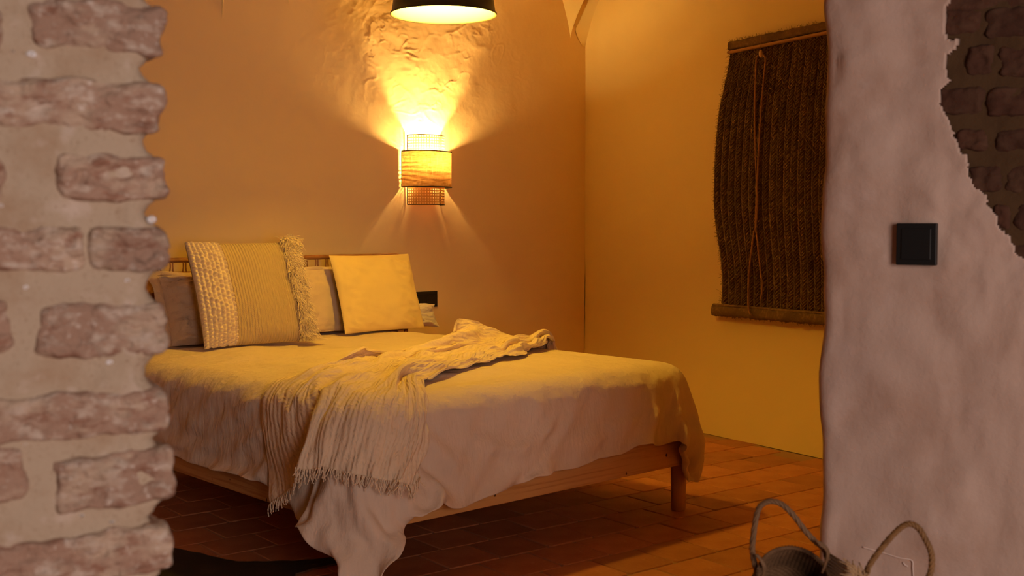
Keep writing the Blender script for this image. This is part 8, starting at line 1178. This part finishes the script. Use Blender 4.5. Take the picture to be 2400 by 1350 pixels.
# ------------------------------------------------------------------ pillows and cushions
def frame_of(bc, tc, yaw=0.0):
    """bottom centre and top centre of a leaning pillow -> its axes"""
    B, T = Vector(bc), Vector(tc)
    up = (T - B); h = up.length; up.normalize()
    r = Vector((math.cos(yaw), math.sin(yaw), 0)); r = (r - up * r.dot(up)).normalized()
    out = up.cross(r)
    if out.y > 0: out = -out          # faces the foot of the bed
    return B + up * h / 2, r, up, out, h
def pillow_fn(fr_, w, T, pinch, seed, wr, sag=0.0, side=1, p=2.3, q=0.5):
    c, r, up, out, h = fr_
    def f(u, v):
        th = T / 2 * (max(0, (1 - abs(u) ** p)) * max(0, (1 - abs(v) ** p))) ** q
        th *= 1 + sag * (-v)
        ex = 1 - pinch * (1 - v * v) * abs(u) ** 2
        ez = 1 - pinch * (1 - u * u) * abs(v) ** 2
        edge = max(abs(u), abs(v))
        wv = wr * (fbm(u * 2.2 + seed, v * 2.2, seed * .37, 4) * (0.5 + edge) + 0.6 * nz(u * 9 + seed, v * 3, 1) * edge ** 2)
        wv += wr * 0.9 * max(0, 1 - 5 * abs(nz(u * 1.6 + seed, v * 5 + u * 2.5, seed))) * (0.25 + abs(u))
        wv *= min(1, (1 - edge) * 6)
        x = w / 2 * u * ex; z = h / 2 * v * ez
        y = side * (th + wv)
        return c + r * x + up * z + out * y
    return f
def rng(fn, u0, u1, v0=-1, v1=1, ease=True):
    def g(a, b):
        u = u0 + (u1 - u0) * a; v = v0 + (v1 - v0) * b
        if ease:
            v = math.sin(v * math.pi / 2) if abs(v0 + 1) < 1e-6 and abs(v1 - 1) < 1e-6 else v
            if u0 <= -0.999 and u1 >= 0.999: u = math.sin(u * math.pi / 2)
        return fn(u, v)
    return g
def plain_pillow(name, root_loc, fr_, w, T, pinch, seed, wr, mfront, mback, label, cat, group=None, flange=0.0, n=44, sag=0.0, front='front_cover', back='back_cover'):
    t = thing(name, root_loc, label, cat, group)
    f1 = pillow_fn(fr_, w, T, pinch, seed, wr, sag, 1); f2 = pillow_fn(fr_, w, T, pinch, seed + 3, wr, sag, -1)
    MB().grid(rng(f1, -1, 1), n, n).build(front, mfront, t)
    MB().grid(rng(f2, -1, 1), n, n).build(back, mback, t)
    return t
ZT = 0.652
# flat sleeping pillows behind everything, their ends peep out
fr1 = frame_of((0.40, 2.02, ZT + .005), (0.40, 2.055, ZT + .18))
plain_pillow('sleeping_pillow', (0.40, 2.03, ZT), fr1, 0.56, 0.055, 0.05, 2.0, 0.012, M['cotton'], M['cotton'], 'plain pale pillow squashed behind the taupe sham, beside the brick pier', 'pillow')
fr1 = frame_of((1.655, 1.990, ZT + .002), (1.668, 2.05, ZT + .125))
plain_pillow('sleeping_pillow', (1.650, 2.0, ZT), fr1, 0.53, 0.08, 0.09, 5.0, 0.012, M['cotton'], M['cotton'], 'white pillow whose pointed end sticks out behind the mustard cushion below the wall socket', 'pillow')
# two linen shams leaning on the headboard
def sham(cx, w, bv, tv, ht, seed, m, label, yaw=0.0, T=0.17, tx=0.0, wr=0.026):
    fr_ = frame_of((cx, bv, ZT - .004), (cx + tx, tv, ht), yaw)
    t = plain_pillow('pillow_sham', (cx, bv, ZT), fr_, w, T, 0.02, seed, wr, m, m, label, 'pillow', None, sag=0.18)
    c, r, up, out, h = fr_
    fl = MB()
    def fn(a, b):
        an = a * 2 * math.pi
        # walk the rectangle outline
        k = a * 4; sdx = int(k) % 4; f = k - int(k)
        pu, pv = [(-1 + 2 * f, 1), (1, 1 - 2 * f), (1 - 2 * f, -1), (-1, -1 + 2 * f)][sdx]
        e = 0.05
        px_ = w / 2 * pu * (1 - .05 * (1 - pv * pv)); pz_ = h / 2 * pv * (1 - .05 * (1 - pu * pu))
        dx = (1 if abs(pu) >= abs(pv) - 1e-6 else 0) * math.copysign(1, pu); dz = (1 if abs(pv) >= abs(pu) - 1e-6 else 0) * math.copysign(1, pv)
        if dz < 0: dz *= 0.2
        g = b * e
        return c + r * (px_ + dx * g) + up * (pz_ + dz * g * .35) + out * (0.004 + b * 0.012 * math.sin(a * 60 + seed) + 0.01 * b * nz(a * 20, seed, 1))
    fl.grid(fn, 160, 4, True)
    solid(fl.build('flange', m, t), 0.003, 0)
    return t
sham(0.60, 0.66, 1.865, 2.000, 0.965, 1.0, M['linen_grey'], 'taupe linen pillow sham with a flange, leaning at the left end of the headboard', 0.0, 0.118)
sham(1.190, 0.39, 1.977, 2.052, 0.972, 8.0, M['linen_beige'], 'beige linen pillow sham half hidden between the fringed cushion and the mustard cushion', 0.0, 0.07, 0.0, 0.012)
# mustard cushion with a dark back
fr1 = frame_of((1.442, 1.832, ZT - .005), (1.442, 1.972, 1.042), 0.0)
plain_pillow('scatter_cushion', (1.455, 1.842, ZT), fr1, 0.508, 0.105, 0.03, 12.0, 0.008, M['yellow'], M['dark_cloth'], 'smooth mustard yellow square cushion with a dark back, propped at the right of the headboard', 'cushion', n=54)
# fringed cushion in three textures
fc = frame_of((0.611, 1.66, ZT - .006), (0.611, 1.835, 1.118), 0.0)
cu = thing('fringed_cushion', (0.622, 1.66, ZT), 'large cream cushion with a chunky knit band, ribbed centre and shaggy fringe band', 'cushion')
W_, T_ = 0.575, 0.14
pf1 = pillow_fn(fc, W_, T_, 0.035, 21.0, 0.008, 0.1, 1); pf2 = pillow_fn(fc, W_, T_, 0.035, 24.0, 0.008, 0.1, -1)
MB().grid(rng(pf2, -1, 1), 40, 40).build('back_cover', M['woven'], cu)
MB().grid(lambda a, b: pf1(-0.50 + a * 1.23, math.sin((b * 2 - 1) * math.pi / 2)), 60, 60).build('woven_centre', M['woven'], cu)
out_ = fc[3]
def knit(a, b):
    u = -1.0 + a * 0.52; v = -1 + 2 * b
    p = pf1(math.copysign(min(1, abs(u)), u), math.sin(v * math.pi / 2) * .35 + v * .65)
    # rows of plump stitches
    st = abs(math.sin(a * 7.5 * math.pi)) ** .6 * abs(math.sin((b * 26 + .5 * (int(a * 7.5) % 2)) * math.pi)) ** .6
    return p + out_ * (0.003 + 0.016 * st * (1 + .35 * nz(a * 9, b * 30, 4))) + fc[1] * (-0.006 * (1 - a)) * st
MB().grid(knit, 64, 210).build('knit_band', M['knit'], cu)
sh = MB()
rs = random.Random(11)
for k in range(7000):
    u = rs.uniform(0.70, 1.0); v = rs.uniform(-1, 1)
    if rs.random() < .12: v = rs.choice((-1, 1)) * rs.uniform(.9, 1)
    p = pf1(u, v)
    n_ = (out_ + fc[1] * ((u - .80) * 1.6) + fc[2] * (v * .35) + Vector((rs.uniform(-.6, .6), rs.uniform(-.6, .6), rs.uniform(-.6, .6)))).normalized()
    L_ = rs.uniform(0.022, 0.05) * (0.75 + .5 * nz(u * 14, v * 14, 3) + (.35 if abs(v) > .9 else 0))
    dn = Vector((rs.uniform(-.4, .4), 0, -0.55 + rs.uniform(-.5, .4)))
    pts = [p, p + n_ * L_ * .5, p + n_ * L_ * .8 + dn * L_ * .35, p + n_ * L_ + dn * L_ * .9]
    pts = [Vector((q.x, q.y, max(q.z, ZT + .003))) for q in pts]
    sh.tube(pts, lambda x: 0.0024 * (1.1 - .7 * x), 3, False)
sg = sh.build('shaggy_band', M['shag'], cu); tag(sg, kind='stuff')
MB().grid(lambda a, b: pf1(0.70 + a * 0.30, math.sin((b * 2 - 1) * math.pi / 2)), 24, 50).build('shaggy_backing', M['shag'], cu)

# ------------------------------------------------------------------ wall sconce
sc_ = thing('wall_sconce', (SX, YB, 1.31), 'lit wall sconce of two nested half round raffia and cane shades with black binding', 'lamp')
RO, RI = 0.158, 0.118
OZ0, OZ1, IZ0, IZ1 = 1.411, 1.613, 1.312, 1.704
GO = 0.007
def half(mb, r, z0, z1, nu, nv, thick=None):
    return mb.grid(lambda a, b: (SX - r * math.cos(math.pi * a), YB - GO - r * math.sin(math.pi * a), z0 + (z1 - z0) * b + 0.002 * math.sin(a * 7) * b), nu, nv)
oshade = half(MB(), RO, OZ0, OZ1, 40, 4).build('outer_shade', M['raffia'], sc_)
def ring(r, z, w, t=0.004):
    mb = MB()
    pts = [(SX - r * math.cos(math.pi * k / 40), YB - GO - r * math.sin(math.pi * k / 40), z + 0.002 * math.sin(k / 40 * 7) * (1 if z > 1.5 else 0)) for k in range(41)]
    return mb.tube(pts, t, 8)
# cane webbing with real holes
mb = MB(); nu, nv = 24, 25
for j in range(nv):
    for i in range(nu):
        def P(a, b):
            an = math.pi * (i + a) / nu
            return (SX - RI * math.cos(an), YB - GO - RI * math.sin(an), IZ0 + (IZ1 - IZ0) * (j + b) / nv)
        hq = 0.27
        b0 = len(mb.v)
        for a, b in ((0, 0), (1, 0), (1, 1), (0, 1)): mb.vert(P(a, b))
        hol = [(.5 + .30 * math.cos(math.pi / 4 + k * math.pi / 4 + math.pi), .5 + .30 * math.sin(math.pi / 4 + k * math.pi / 4 + math.pi)) for k in range(8)]
        for a, b in hol: mb.vert(P(a, b))
        for k in range(4):
            c0, c1 = b0 + k, b0 + (k + 1) % 4
            h0, h1, h2 = b0 + 4 + 2 * k, b0 + 4 + (2 * k + 1) % 8, b0 + 4 + (2 * k + 2) % 8
            mb.f.append((c0, c1, h2, h1, h0))
ishade = mb.build('inner_shade', M['cane'], sc_, smooth=False)
for z in (OZ0, OZ1): ring(RO, z, 0, 0.0034).build('shade_binding', M['binding'], oshade)
for z in (IZ0, IZ1): ring(RI, z, 0, 0.0026).build('shade_binding', M['binding'], ishade)
for r, z0, z1, own in ((RO, OZ0, OZ1, oshade), (RI, IZ0, IZ1, ishade)):
    for sx in (-1, 1):
        MB().tube([(SX + sx * r, YB - GO, z0), (SX + sx * r, YB - GO, z1)], 0.003, 8).build('side_binding', M['binding'], own)
MB().box((SX - .05, YB - .012, 1.44), (SX + .05, YB + .002, 1.60)).build('back_plate', M['black_metal'], sc_, smooth=False)
MB().tube([(SX, YB - .01, 1.475), (SX, YB - .05, 1.475), (SX, YB - .068, 1.485), (SX, YB - .068, 1.500), (SX, YB - .068, 1.532)], lambda t: 0.010 + 0.022 * min(1, max(0, t - .55) * 4), 16).build('lamp_holder', M['black_metal'], sc_)  # holder flared into a cup under the bulb, shaped to block its downward light
def ball(c, r, seg=20): 
    return MB().lathe([(max(1e-4, r * math.sin(math.pi * k / 12)), -r * math.cos(math.pi * k / 12)) for k in range(13)], c, seg)
ball((SX, YB - 0.068, 1.545), 0.027).build('bulb', M['bulb_sconce'], sc_)

# ------------------------------------------------------------------ pendant lamp
PX, PY, PZ = 0.959, 0.756, 2.068
PRAD = 0.216
pe = thing('pendant_lamp', (PX, PY, PZ), 'black metal pendant lamp with a glowing white inside, hanging over the bed', 'lamp')
prof = [(PRAD + .006, 0.0), (PRAD + .006, 0.008), (PRAD, 0.010), (PRAD - .006, 0.05), (PRAD - .018, 0.16), (PRAD - .035, 0.235), (PRAD - .07, 0.262), (0.05, 0.275), (0.045, 0.31), (0.0001, 0.312)]
MB().lathe(prof, (PX, PY, PZ), 72).build('shade', M['black_metal'], pe)
inn = [(PRAD + .005, 0.001), (PRAD - .003, 0.006), (PRAD - .010, 0.05), (PRAD - .022, 0.16), (PRAD - .039, 0.228), (PRAD - .075, 0.254), (0.0001, 0.262)]
MB().lathe(inn, (PX, PY, PZ), 72).build('shade_lining', M['white_enamel'], pe)
MB().tube([(PX, PY, PZ + .31), (PX, PY, HC - .03)], 0.004, 8).build('cord', M['black_plastic'], pe)
MB().lathe([(0.0001, 0), (0.05, 0.0), (0.055, 0.03), (0.0001, 0.03)], (PX, PY, HC - .03), 32).build('ceiling_rose', M['black_metal'], pe)
MB().lathe([(0.0001, 0), (0.02, 0.0), (0.022, 0.07), (0.0001, 0.07)], (PX, PY, PZ + .19), 20).build('lamp_holder', M['white_enamel'], pe)
ball((PX, PY, PZ + 0.172), 0.042).build('bulb', M['bulb_warm'], pe)

# ------------------------------------------------------------------ sockets and switch
def plate(name, c, ax, n, w, h, label, cat, inner):
    t = thing(name, tuple(c), label, cat)
    def slab(w_, h_, d0, d1, nm, off=0.0, m='black_plastic'):
        b_ = MB()
        for d in (d0, d1):
            for sx, sz in ((-1, -1), (1, -1), (1, 1), (-1, 1)): b_.vert(c + ax * (off + sx * w_ / 2) + n * d + Vector((0, 0, sz * h_ / 2)))
        for q in ((3, 2, 1, 0), (4, 5, 6, 7), (0, 1, 5, 4), (1, 2, 6, 5), (2, 3, 7, 6), (3, 0, 4, 7)): b_.f.append(q)
        return bevel(b_.build(nm, M[m], t, smooth=False), 0.0015)
    t = slab(w, h, -0.004, 0.010, 'cover_plate')
    inner(slab, t)
    return t
sa, sb, sd = at(966, 684, wallp, walln), at(1023, 680, wallp, walln), at(1023, 719, wallp, walln)
sc0 = (sa + sd) / 2
def sock_in(slab, t):
    for s in (-1, 1):
        slab(0.056, 0.056, 0.010, 0.0115, 'socket_insert', s * 0.042)
plate('wall_socket', Vector((sc0.x, YB, sc0.z)), Vector((1, 0, 0)), Vector((0, -1, 0)), abs(sb.x - sa.x), 0.092, 'black double wall socket above the white pillow end beside the headboard', 'socket', sock_in)
s0, z1 = jst(2106, 523); s1, z0 = jst(2198, 622)
cj = J0 + JD * ((s0 + s1) / 2) + JN * 0.006 + Vector((0, 0, (z0 + z1) / 2))
def sw_in(slab, t): slab((s1 - s0) * .74, (z1 - z0) * .74, 0.010, 0.0125, 'rocker')
plate('light_switch', cj, JD, JN, s1 - s0, z1 - z0, 'square black light switch on the rough pale plaster wall', 'switch', sw_in)

# ------------------------------------------------------------------ esparto blind on the right wall
def rwp(px, py, off=0.03):
    p0 = Vector(RWP) + WN * off
    return at(px, py, tuple(p0), RWN)
def rst(px, py, off=0.03):
    p = rwp(px, py, off); return (-(p - W1).dot(WD), p.z)       # s grows towards the camera
def rpt(s, z, off): return W1 - WD * s + WN * off + Vector((0, 0, z))
ledge = [rst(*p) for p in [(1713, 112), (1706, 160), (1697, 210), (1687, 262), (1681, 330), (1677, 405), (1676, 480), (1682, 545), (1690, 605), (1693, 660), (1690, 712)]]
sT, zT = rst(1713, 118); sB, zB = rst(1690, 715)
top2 = rst(1937, 72)
slope = (top2[1] - zT) / (top2[0] - sT)
WBL = 0.95
blind = thing('roll_blind', tuple(rpt(sT + .45, zB, 0.03)), 'dark braided esparto grass blind with a cord, hung on the right wall', 'blind')
le = spline([Vector((s, z, 0)) for s, z in ledge], 160)
le = [(v.x, v.y) for v in le]
def left_s(z):
    for (s1_, z1_), (s2_, z2_) in zip(le, le[1:]):
        if z2_ <= z <= z1_: return s1_ + (s2_ - s1_) * (z - z1_) / (z2_ - z1_ if z2_ != z1_ else 1)
    return le[0][0] if z > le[0][1] else le[-1][0]
BRW = 0.0455
for k in range(21):
    b_ = MB(); rows_ = 250; ph = rnd.random()
    zt = zT + slope * (k + .5) * BRW * 0.9 - 0.01
    def fn(a, b):
        z = zB + (zt - zB) * b
        dec = math.exp(-k * BRW * 2.4)
        s = sT + (left_s(min(z, zT)) - sT) * (0.15 + .85 * dec) + (k + a * 1.04) * BRW + 0.0025 * nz(k * 3.3, z * 6, 1)
        x = a * 2 - 1
        yy = z / 0.030 - abs(x) * 1.1 + ph
        sw = (yy % 1.0)
        h = 0.011 * max(0, 1 - x * x) ** .7
        bel = 0.012 * math.sin(max(0, min(1, (z - zB) / (zT - zB))) * math.pi)
        return rpt(s, z, 0.020 + h + bel)
    b_.grid(fn, 7, 60)
    # plaited blades, laid in two slanting columns
    z = zB + 0.006 * rnd.random()
    while z < zt - 0.022:
        f0 = (z - zB) / (zt - zB)
        for sd in (-1, 1):
            j_ = rnd.uniform(-.003, .003)
            pts = []
            for q in range(4):
                u = 0.5 + sd * (0.03 + 0.155 * q); v = min(1, f0 + (0.0085 * q + j_) / (zt - zB))
                pts.append(fn(u, v) + WN * (0.001 + 0.0045 * math.sin((q + .6) / 4.2 * math.pi)))
            b_.tube(pts, lambda t: 0.0046 * (1.15 - .45 * t), 5)
        z += 0.0165 * rnd.uniform(.9, 1.1)
    b_.build('braid', M['esparto'], blind)
mb = MB().box((0, 0, 0), (1, 1, 1))
def bar(name, s0, s1, z_at, h, d0, d1, m, rough_=0.0, n=60, sides=10):
    b_ = MB()
    def f(a, b):
        an = a * 2 * math.pi
        s = s0 + (s1 - s0) * b
        ca, sa_ = math.cos(an), math.sin(an)
        k_ = 1 / max(abs(ca), abs(sa_)) ** .6
        r_ = 1 + rough_ * nz(s * 40, ca * 3, sa_ * 3 + z_at(s))
        return rpt(s, z_at(s) + h / 2 * sa_ * k_ * r_, (d0 + d1) / 2 + (d1 - d0) / 2 * ca * k_ * r_)
    b_.grid(f, sides, n, True)
    e0 = len(b_.v)
    b_.f.append(tuple(range(sides)))
    b_.f.append(tuple(len(b_.v) - 1 - q for q in range(sides)))
    return b_.build(name, m, blind)
zbar = lambda s: zT + slope * (s - sT)
bar('top_roll', sT - .004, sT + WBL, lambda s: zbar(s) + 0.022, 0.046, 0.014, 0.05, M['esparto'], 0.25, 120, 14)
bar('top_batten', sT - .004, sT + WBL, lambda s: zbar(s) - 0.012, 0.018, 0.02, 0.054, M['batten'], 0.05)
b1 = rst(1674, 722); b2 = rst(1920, 742)
sl2 = (b2[1] - b1[1]) / (b2[0] - b1[0])
bar('bottom_roll', b1[0], b1[0] + WBL, lambda s: b1[1] + sl2 * (s - b1[0]) - 0.012, 0.058, 0.012, 0.055, M['esparto'], 0.25, 120, 14)
bar('bottom_batten', b1[0] + .004, b1[0] + WBL, lambda s: b1[1] + sl2 * (s - b1[0]) + 0.020, 0.014, 0.02, 0.050, M['esparto'], 0.2)
fb = MB()
for k in range(420):
    z = rnd.uniform(zB - .05, zT + .05)
    s = left_s(min(max(z, zB), zT)) + rnd.uniform(0, .012)
    L_ = rnd.uniform(.006, .022) * (2.2 if rnd.random() < .05 else 1)
    p = rpt(s, z, 0.03 + rnd.uniform(0, .012)); q = p + WD * L_ + Vector((0, 0, rnd.uniform(-.6, .8) * L_)) + WN * rnd.uniform(-.3, .5) * L_
    fb.tube([p, p.lerp(q, .5) + Vector((0, 0, .1 * L_)), q], 0.0007, 3, False)
for k in range(260):
    s = rnd.uniform(sT, sT + WBL); z = zbar(s) + 0.045 if rnd.random() < .6 else b1[1] + sl2 * (s - b1[0]) - .04
    up = 1 if z > zbar(s) else -1
    L_ = rnd.uniform(.004, .016)
    p = rpt(s, z, rnd.uniform(.02, .05)); q = p + WD * rnd.uniform(-1, 1) * L_ + Vector((0, 0, up * L_))
    fb.tube([p, q], 0.0007, 3, False)
tag(fb.build('frayed_fibres', M['esparto'], blind), kind='stuff')
st_ = MB()
for pts in ([(1776, 168), (1800, 200), (1817, 217)], [(1776, 186), (1795, 212), (1812, 232)], [(1872, 297), (1890, 318), (1918, 346)], [(1874, 306), (1892, 334), (1912, 362)], [(1895, 450), (1870, 480), (1850, 500)]):
    st_.tube(spline([rwp(x, y, 0.058) for x, y in pts], 8), 0.0011, 5)
tag(st_.build('stray_straws', M['esparto_light'], blind), kind='stuff')
# cord looped over the knob
def Z5(X, Y): return (1640 + X / 1.8, 30 + Y / 1.8)
for path in ([(246, 178), (238, 210), (232, 400), (235, 600), (240, 700), (243, 800), (238, 890), (225, 950), (208, 1100), (205, 1220), (210, 1262), (220, 1275)],
             [(268, 178), (277, 200), (268, 300), (258, 420), (250, 560), (246, 640), (241, 760), (235, 880), (243, 960), (252, 1050), (262, 1140), (262, 1180), (256, 1212)]):
    pts = spline([rwp(*Z5(x, y), 0.062) for x, y in path], 90)
    b_ = MB()
    for stn in twist(pts, 0, 3, 60, 0.0030): b_.tube(stn, 0.0034, 6)
    b_.build('cord', M['rope'], blind)
kp = rwp(*Z5(257, 172), 0.066)
b_ = ball(tuple(kp), 0.013); b_.v = [(kp.x + (x - kp.x) * .8, kp.y + (y - kp.y) * .8, kp.z + (z - kp.z) * 1.5) for x, y, z in b_.v]
b_.build('cord_knob', M['cleat'], blind)
MB().tube([rwp(*Z5(257, 92), 0.058), rwp(*Z5(258, 130), 0.066), rwp(*Z5(256, 160), 0.066)], 0.0018, 6).build('hook', M['esparto_light'], blind)

# ------------------------------------------------------------------ baskets beside the jamb
RIGHT = Vector((math.cos(YAW), -math.sin(YAW), 0)); FWD = Vector((math.sin(YAW), math.cos(YAW), 0)); UPV = Vector((0, 0, 1))
BD = 2.02
def bp(px, py, d=BD): return depth(px, py, d)
def basket(name, cpx, cpy, d, rpx, tilt, dep, label, handle_px, hm, wm, hd):
    c = bp(cpx, cpy, d); R = rpx / FPX * d * 0.98
    N_ = (UPV * math.cos(tilt) - FWD * math.sin(tilt)).normalized()      # the mouth leans towards the camera
    A_ = RIGHT; B_ = N_.cross(A_)
    t = thing(name, (c.x, c.y, 0.455), label, 'basket', None)
    def surf(r, off):
        def f(a, b):
            an = a * 2 * math.pi
            pr = R * (1.0 + 0.10 * math.sin(b * 2.4)) * (1 - max(0, b - .72) ** 1.7 * 3.2) if b < .97 else R * .3
            pr *= r
            wv = off * (1 if (int(a * 56) + int(b * 34)) % 2 else -1) * abs(math.sin(a * 56 * math.pi)) ** .5
            pr += wv + 0.0016 * abs(math.sin(b * 34 * math.pi))
            return c + A_ * (pr * math.cos(an)) + B_ * (pr * math.sin(an)) - N_ * (dep * b)
        return f
    wbod = MB().grid(surf(1.0, 0.0013), 224, 137, True).build('woven_body', wm, t)
    MB().grid(surf(0.97, 0.0013), 168, 103, True).build('inner_weave', wm, wbod)
    rim = [c + A_ * (R * 1.01 * math.cos(k / 72 * 2 * math.pi)) + B_ * (R * 1.01 * math.sin(k / 72 * 2 * math.pi)) for k in range(73)]
    b_ = MB()
    for stn in twist(rim, 0, 3, 26, 0.0026): b_.tube(stn, 0.0026, 6, False)
    b_.build('rim', wm, wbod)
    hp_ = spline([bp(x, y, hd(i / (len(handle_px) - 1))) for i, (x, y) in enumerate(handle_px)], 70)
    b_ = MB()
    for stn in twist(hp_, 0, 4, 7, 0.0027): b_.tube(stn, 0.0026, 7)
    b_.build('handle', hm, t)
    return t, c, R
Z7 = lambda X, Y: (1680 + X / 4.138, 1130 + Y / 4.138)
h1 = [Z7(*p) for p in [(420, 1010), (385, 860), (350, 720), (345, 610), (368, 420), (402, 265), (455, 205), (540, 185), (640, 222), (750, 330), (860, 475), (960, 580), (1040, 650), (1075, 760)]]
bk1 = basket('wicker_basket', 1862, 1360, BD, 84, math.radians(46), 0.10, 'small dark wicker basket with an arched grey willow handle, next to the wall edge', h1, M['wicker_handle'], M['wicker'], lambda f: BD + 0.02 - 0.03 * f)
h2 = [Z7(*p) for p in [(1400, 1010), (1440, 900), (1490, 790), (1590, 650), (1700, 520), (1800, 430), (1880, 405), (1960, 450), (2020, 550), (2065, 640), (2085, 730), (2080, 850), (2040, 960)]]
bk2 = basket('wicker_basket', 2108, 1425, BD - .05, 78, math.radians(30), 0.09, 'golden wicker basket with a twisted handle and frayed raffia, before the plaster wall', h2, M['wicker_gold'], M['wicker_gold'], lambda f: BD - .03 - 0.04 * f)
# loose binding canes where the handles meet the rims
for off in (0, 1, 2):
    MB().tube(spline([bp(*Z7(960 + off * 14, 570 + off * 16), BD - .02), bp(*Z7(1040 + off * 8, 610 + off * 22), BD - .02), bp(*Z7(1085 - off * 8, 690 + off * 20), BD - .02), bp(*Z7(1040 - off * 10, 840 + off * 20), BD - .015)], 14), 0.0022, 6).build('handle_binding', M['wicker_handle'], bk1[0])
    MB().tube(spline([bp(*Z7(372 + off * 10, 700), BD + .0), bp(*Z7(430 + off * 14, 770 + off * 10), BD - .005), bp(*Z7(455 + off * 6, 860), BD - .005), bp(*Z7(430 - off * 14, 960), BD)], 14), 0.0019, 6).build('handle_binding', M['wicker_handle'], bk1[0])
b_ = MB()
rs = random.Random(3)
for k in range(46):
    x0, y0 = 1400 + rs.uniform(-60, 60), 900 + rs.uniform(-20, 60)
    x1, y1 = x0 + rs.uniform(-200, 60), y0 - rs.uniform(20, 130)
    if k < 5: x1, y1 = 1230 + k * 15, 740 + k * 9; x0, y0 = 1290, 880
    a, d_ = Z7(x0, y0), Z7(x1, y1)
    b_.tube(spline([bp(*a, BD - .05), bp((a[0] + d_[0]) / 2 + rs.uniform(-4, 4), (a[1] + d_[1]) / 2 + rs.uniform(-5, 2), BD - .055), bp(*d_, BD - .05 + rs.uniform(-.01, .01))], 7), 0.0012, 4)
tag(b_.build('frayed_raffia', M['straw'], bk2[0]), kind='stuff')
# dry stems lying between the baskets
c0 = bp(1962, 1350, BD + .03)
stm = thing('stem_bundle', (c0.x, c0.y, c0.z - .03), 'bundle of thin dark parallel stems lying between the two baskets', 'stems')
for k in range(9):
    a = Z7(1075 - k * 9, 690 + k * 26); d_ = Z7(1290 - k * 6, 825 + k * 27)
    MB().tube([bp(*a, BD + .05), bp((a[0] + d_[0]) / 2, (a[1] + d_[1]) / 2 - .5, BD + .04), bp(*d_, BD + .03)], 0.0024, 6).build('stem', M['wicker'], stm)

# ------------------------------------------------------------------ cowhide on the floor by the pier
outl = [(-.25, 1.15), (-.19, .93), (-.154, .80), (-.13, .70), (-.10, .617), (-.04, .56), (.015, .519), (.08, .47), (.15, .44), (.26, .40), (.29, .36), (.24, .345), (.15, .355), (.03, .362), (-.05, .33), (-.15, .20), (-.30, .10), (-.55, -.05), (-.9, .1), (-1.1, .5), (-.98, .9), (-.8, 1.25), (-.5, 1.32)]
op = spline([Vector((x, y, 0)) for x, y in outl] + [Vector((-.25, 1.15, 0))], 200)[:-1]
op = [p + Vector((.008 * nz(p.x * 30, p.y * 30, 1), .008 * nz(p.x * 30, p.y * 30, 7), 0)) for p in op]
cc = Vector((-.45, .6, 0))
hide = thing('cowhide_rug', (-.45, .6, 0), 'very dark brown cowhide rug on the tiles beside the bed', 'rug')
b_ = MB()
nr = 26
for j in range(nr):
    k = j / (nr - 1)
    for p in op:
        q = cc.lerp(p, k)
        b_.vert((q.x, q.y, 0.0045 + .004 * (1 - k ** 6) + .002 * nz(q.x * 9, q.y * 9, 2) * (1 - k)))
m_ = len(op)
for j in range(nr - 1):
    for i in range(m_): b_.f.append((j * m_ + i, j * m_ + (i + 1) % m_, (j + 1) * m_ + (i + 1) % m_, (j + 1) * m_ + i))
b_.build('hide_fur', M['hide'], hide)
b_ = MB().tube([(p.x, p.y, 0.003) for p in op] + [(op[0].x, op[0].y, 0.003)], 0.0028, 6)
b_.build('hide_edge', M['hide_edge'], hide)

for o in bpy.data.objects:
    if '_o' in o: del o['_o']
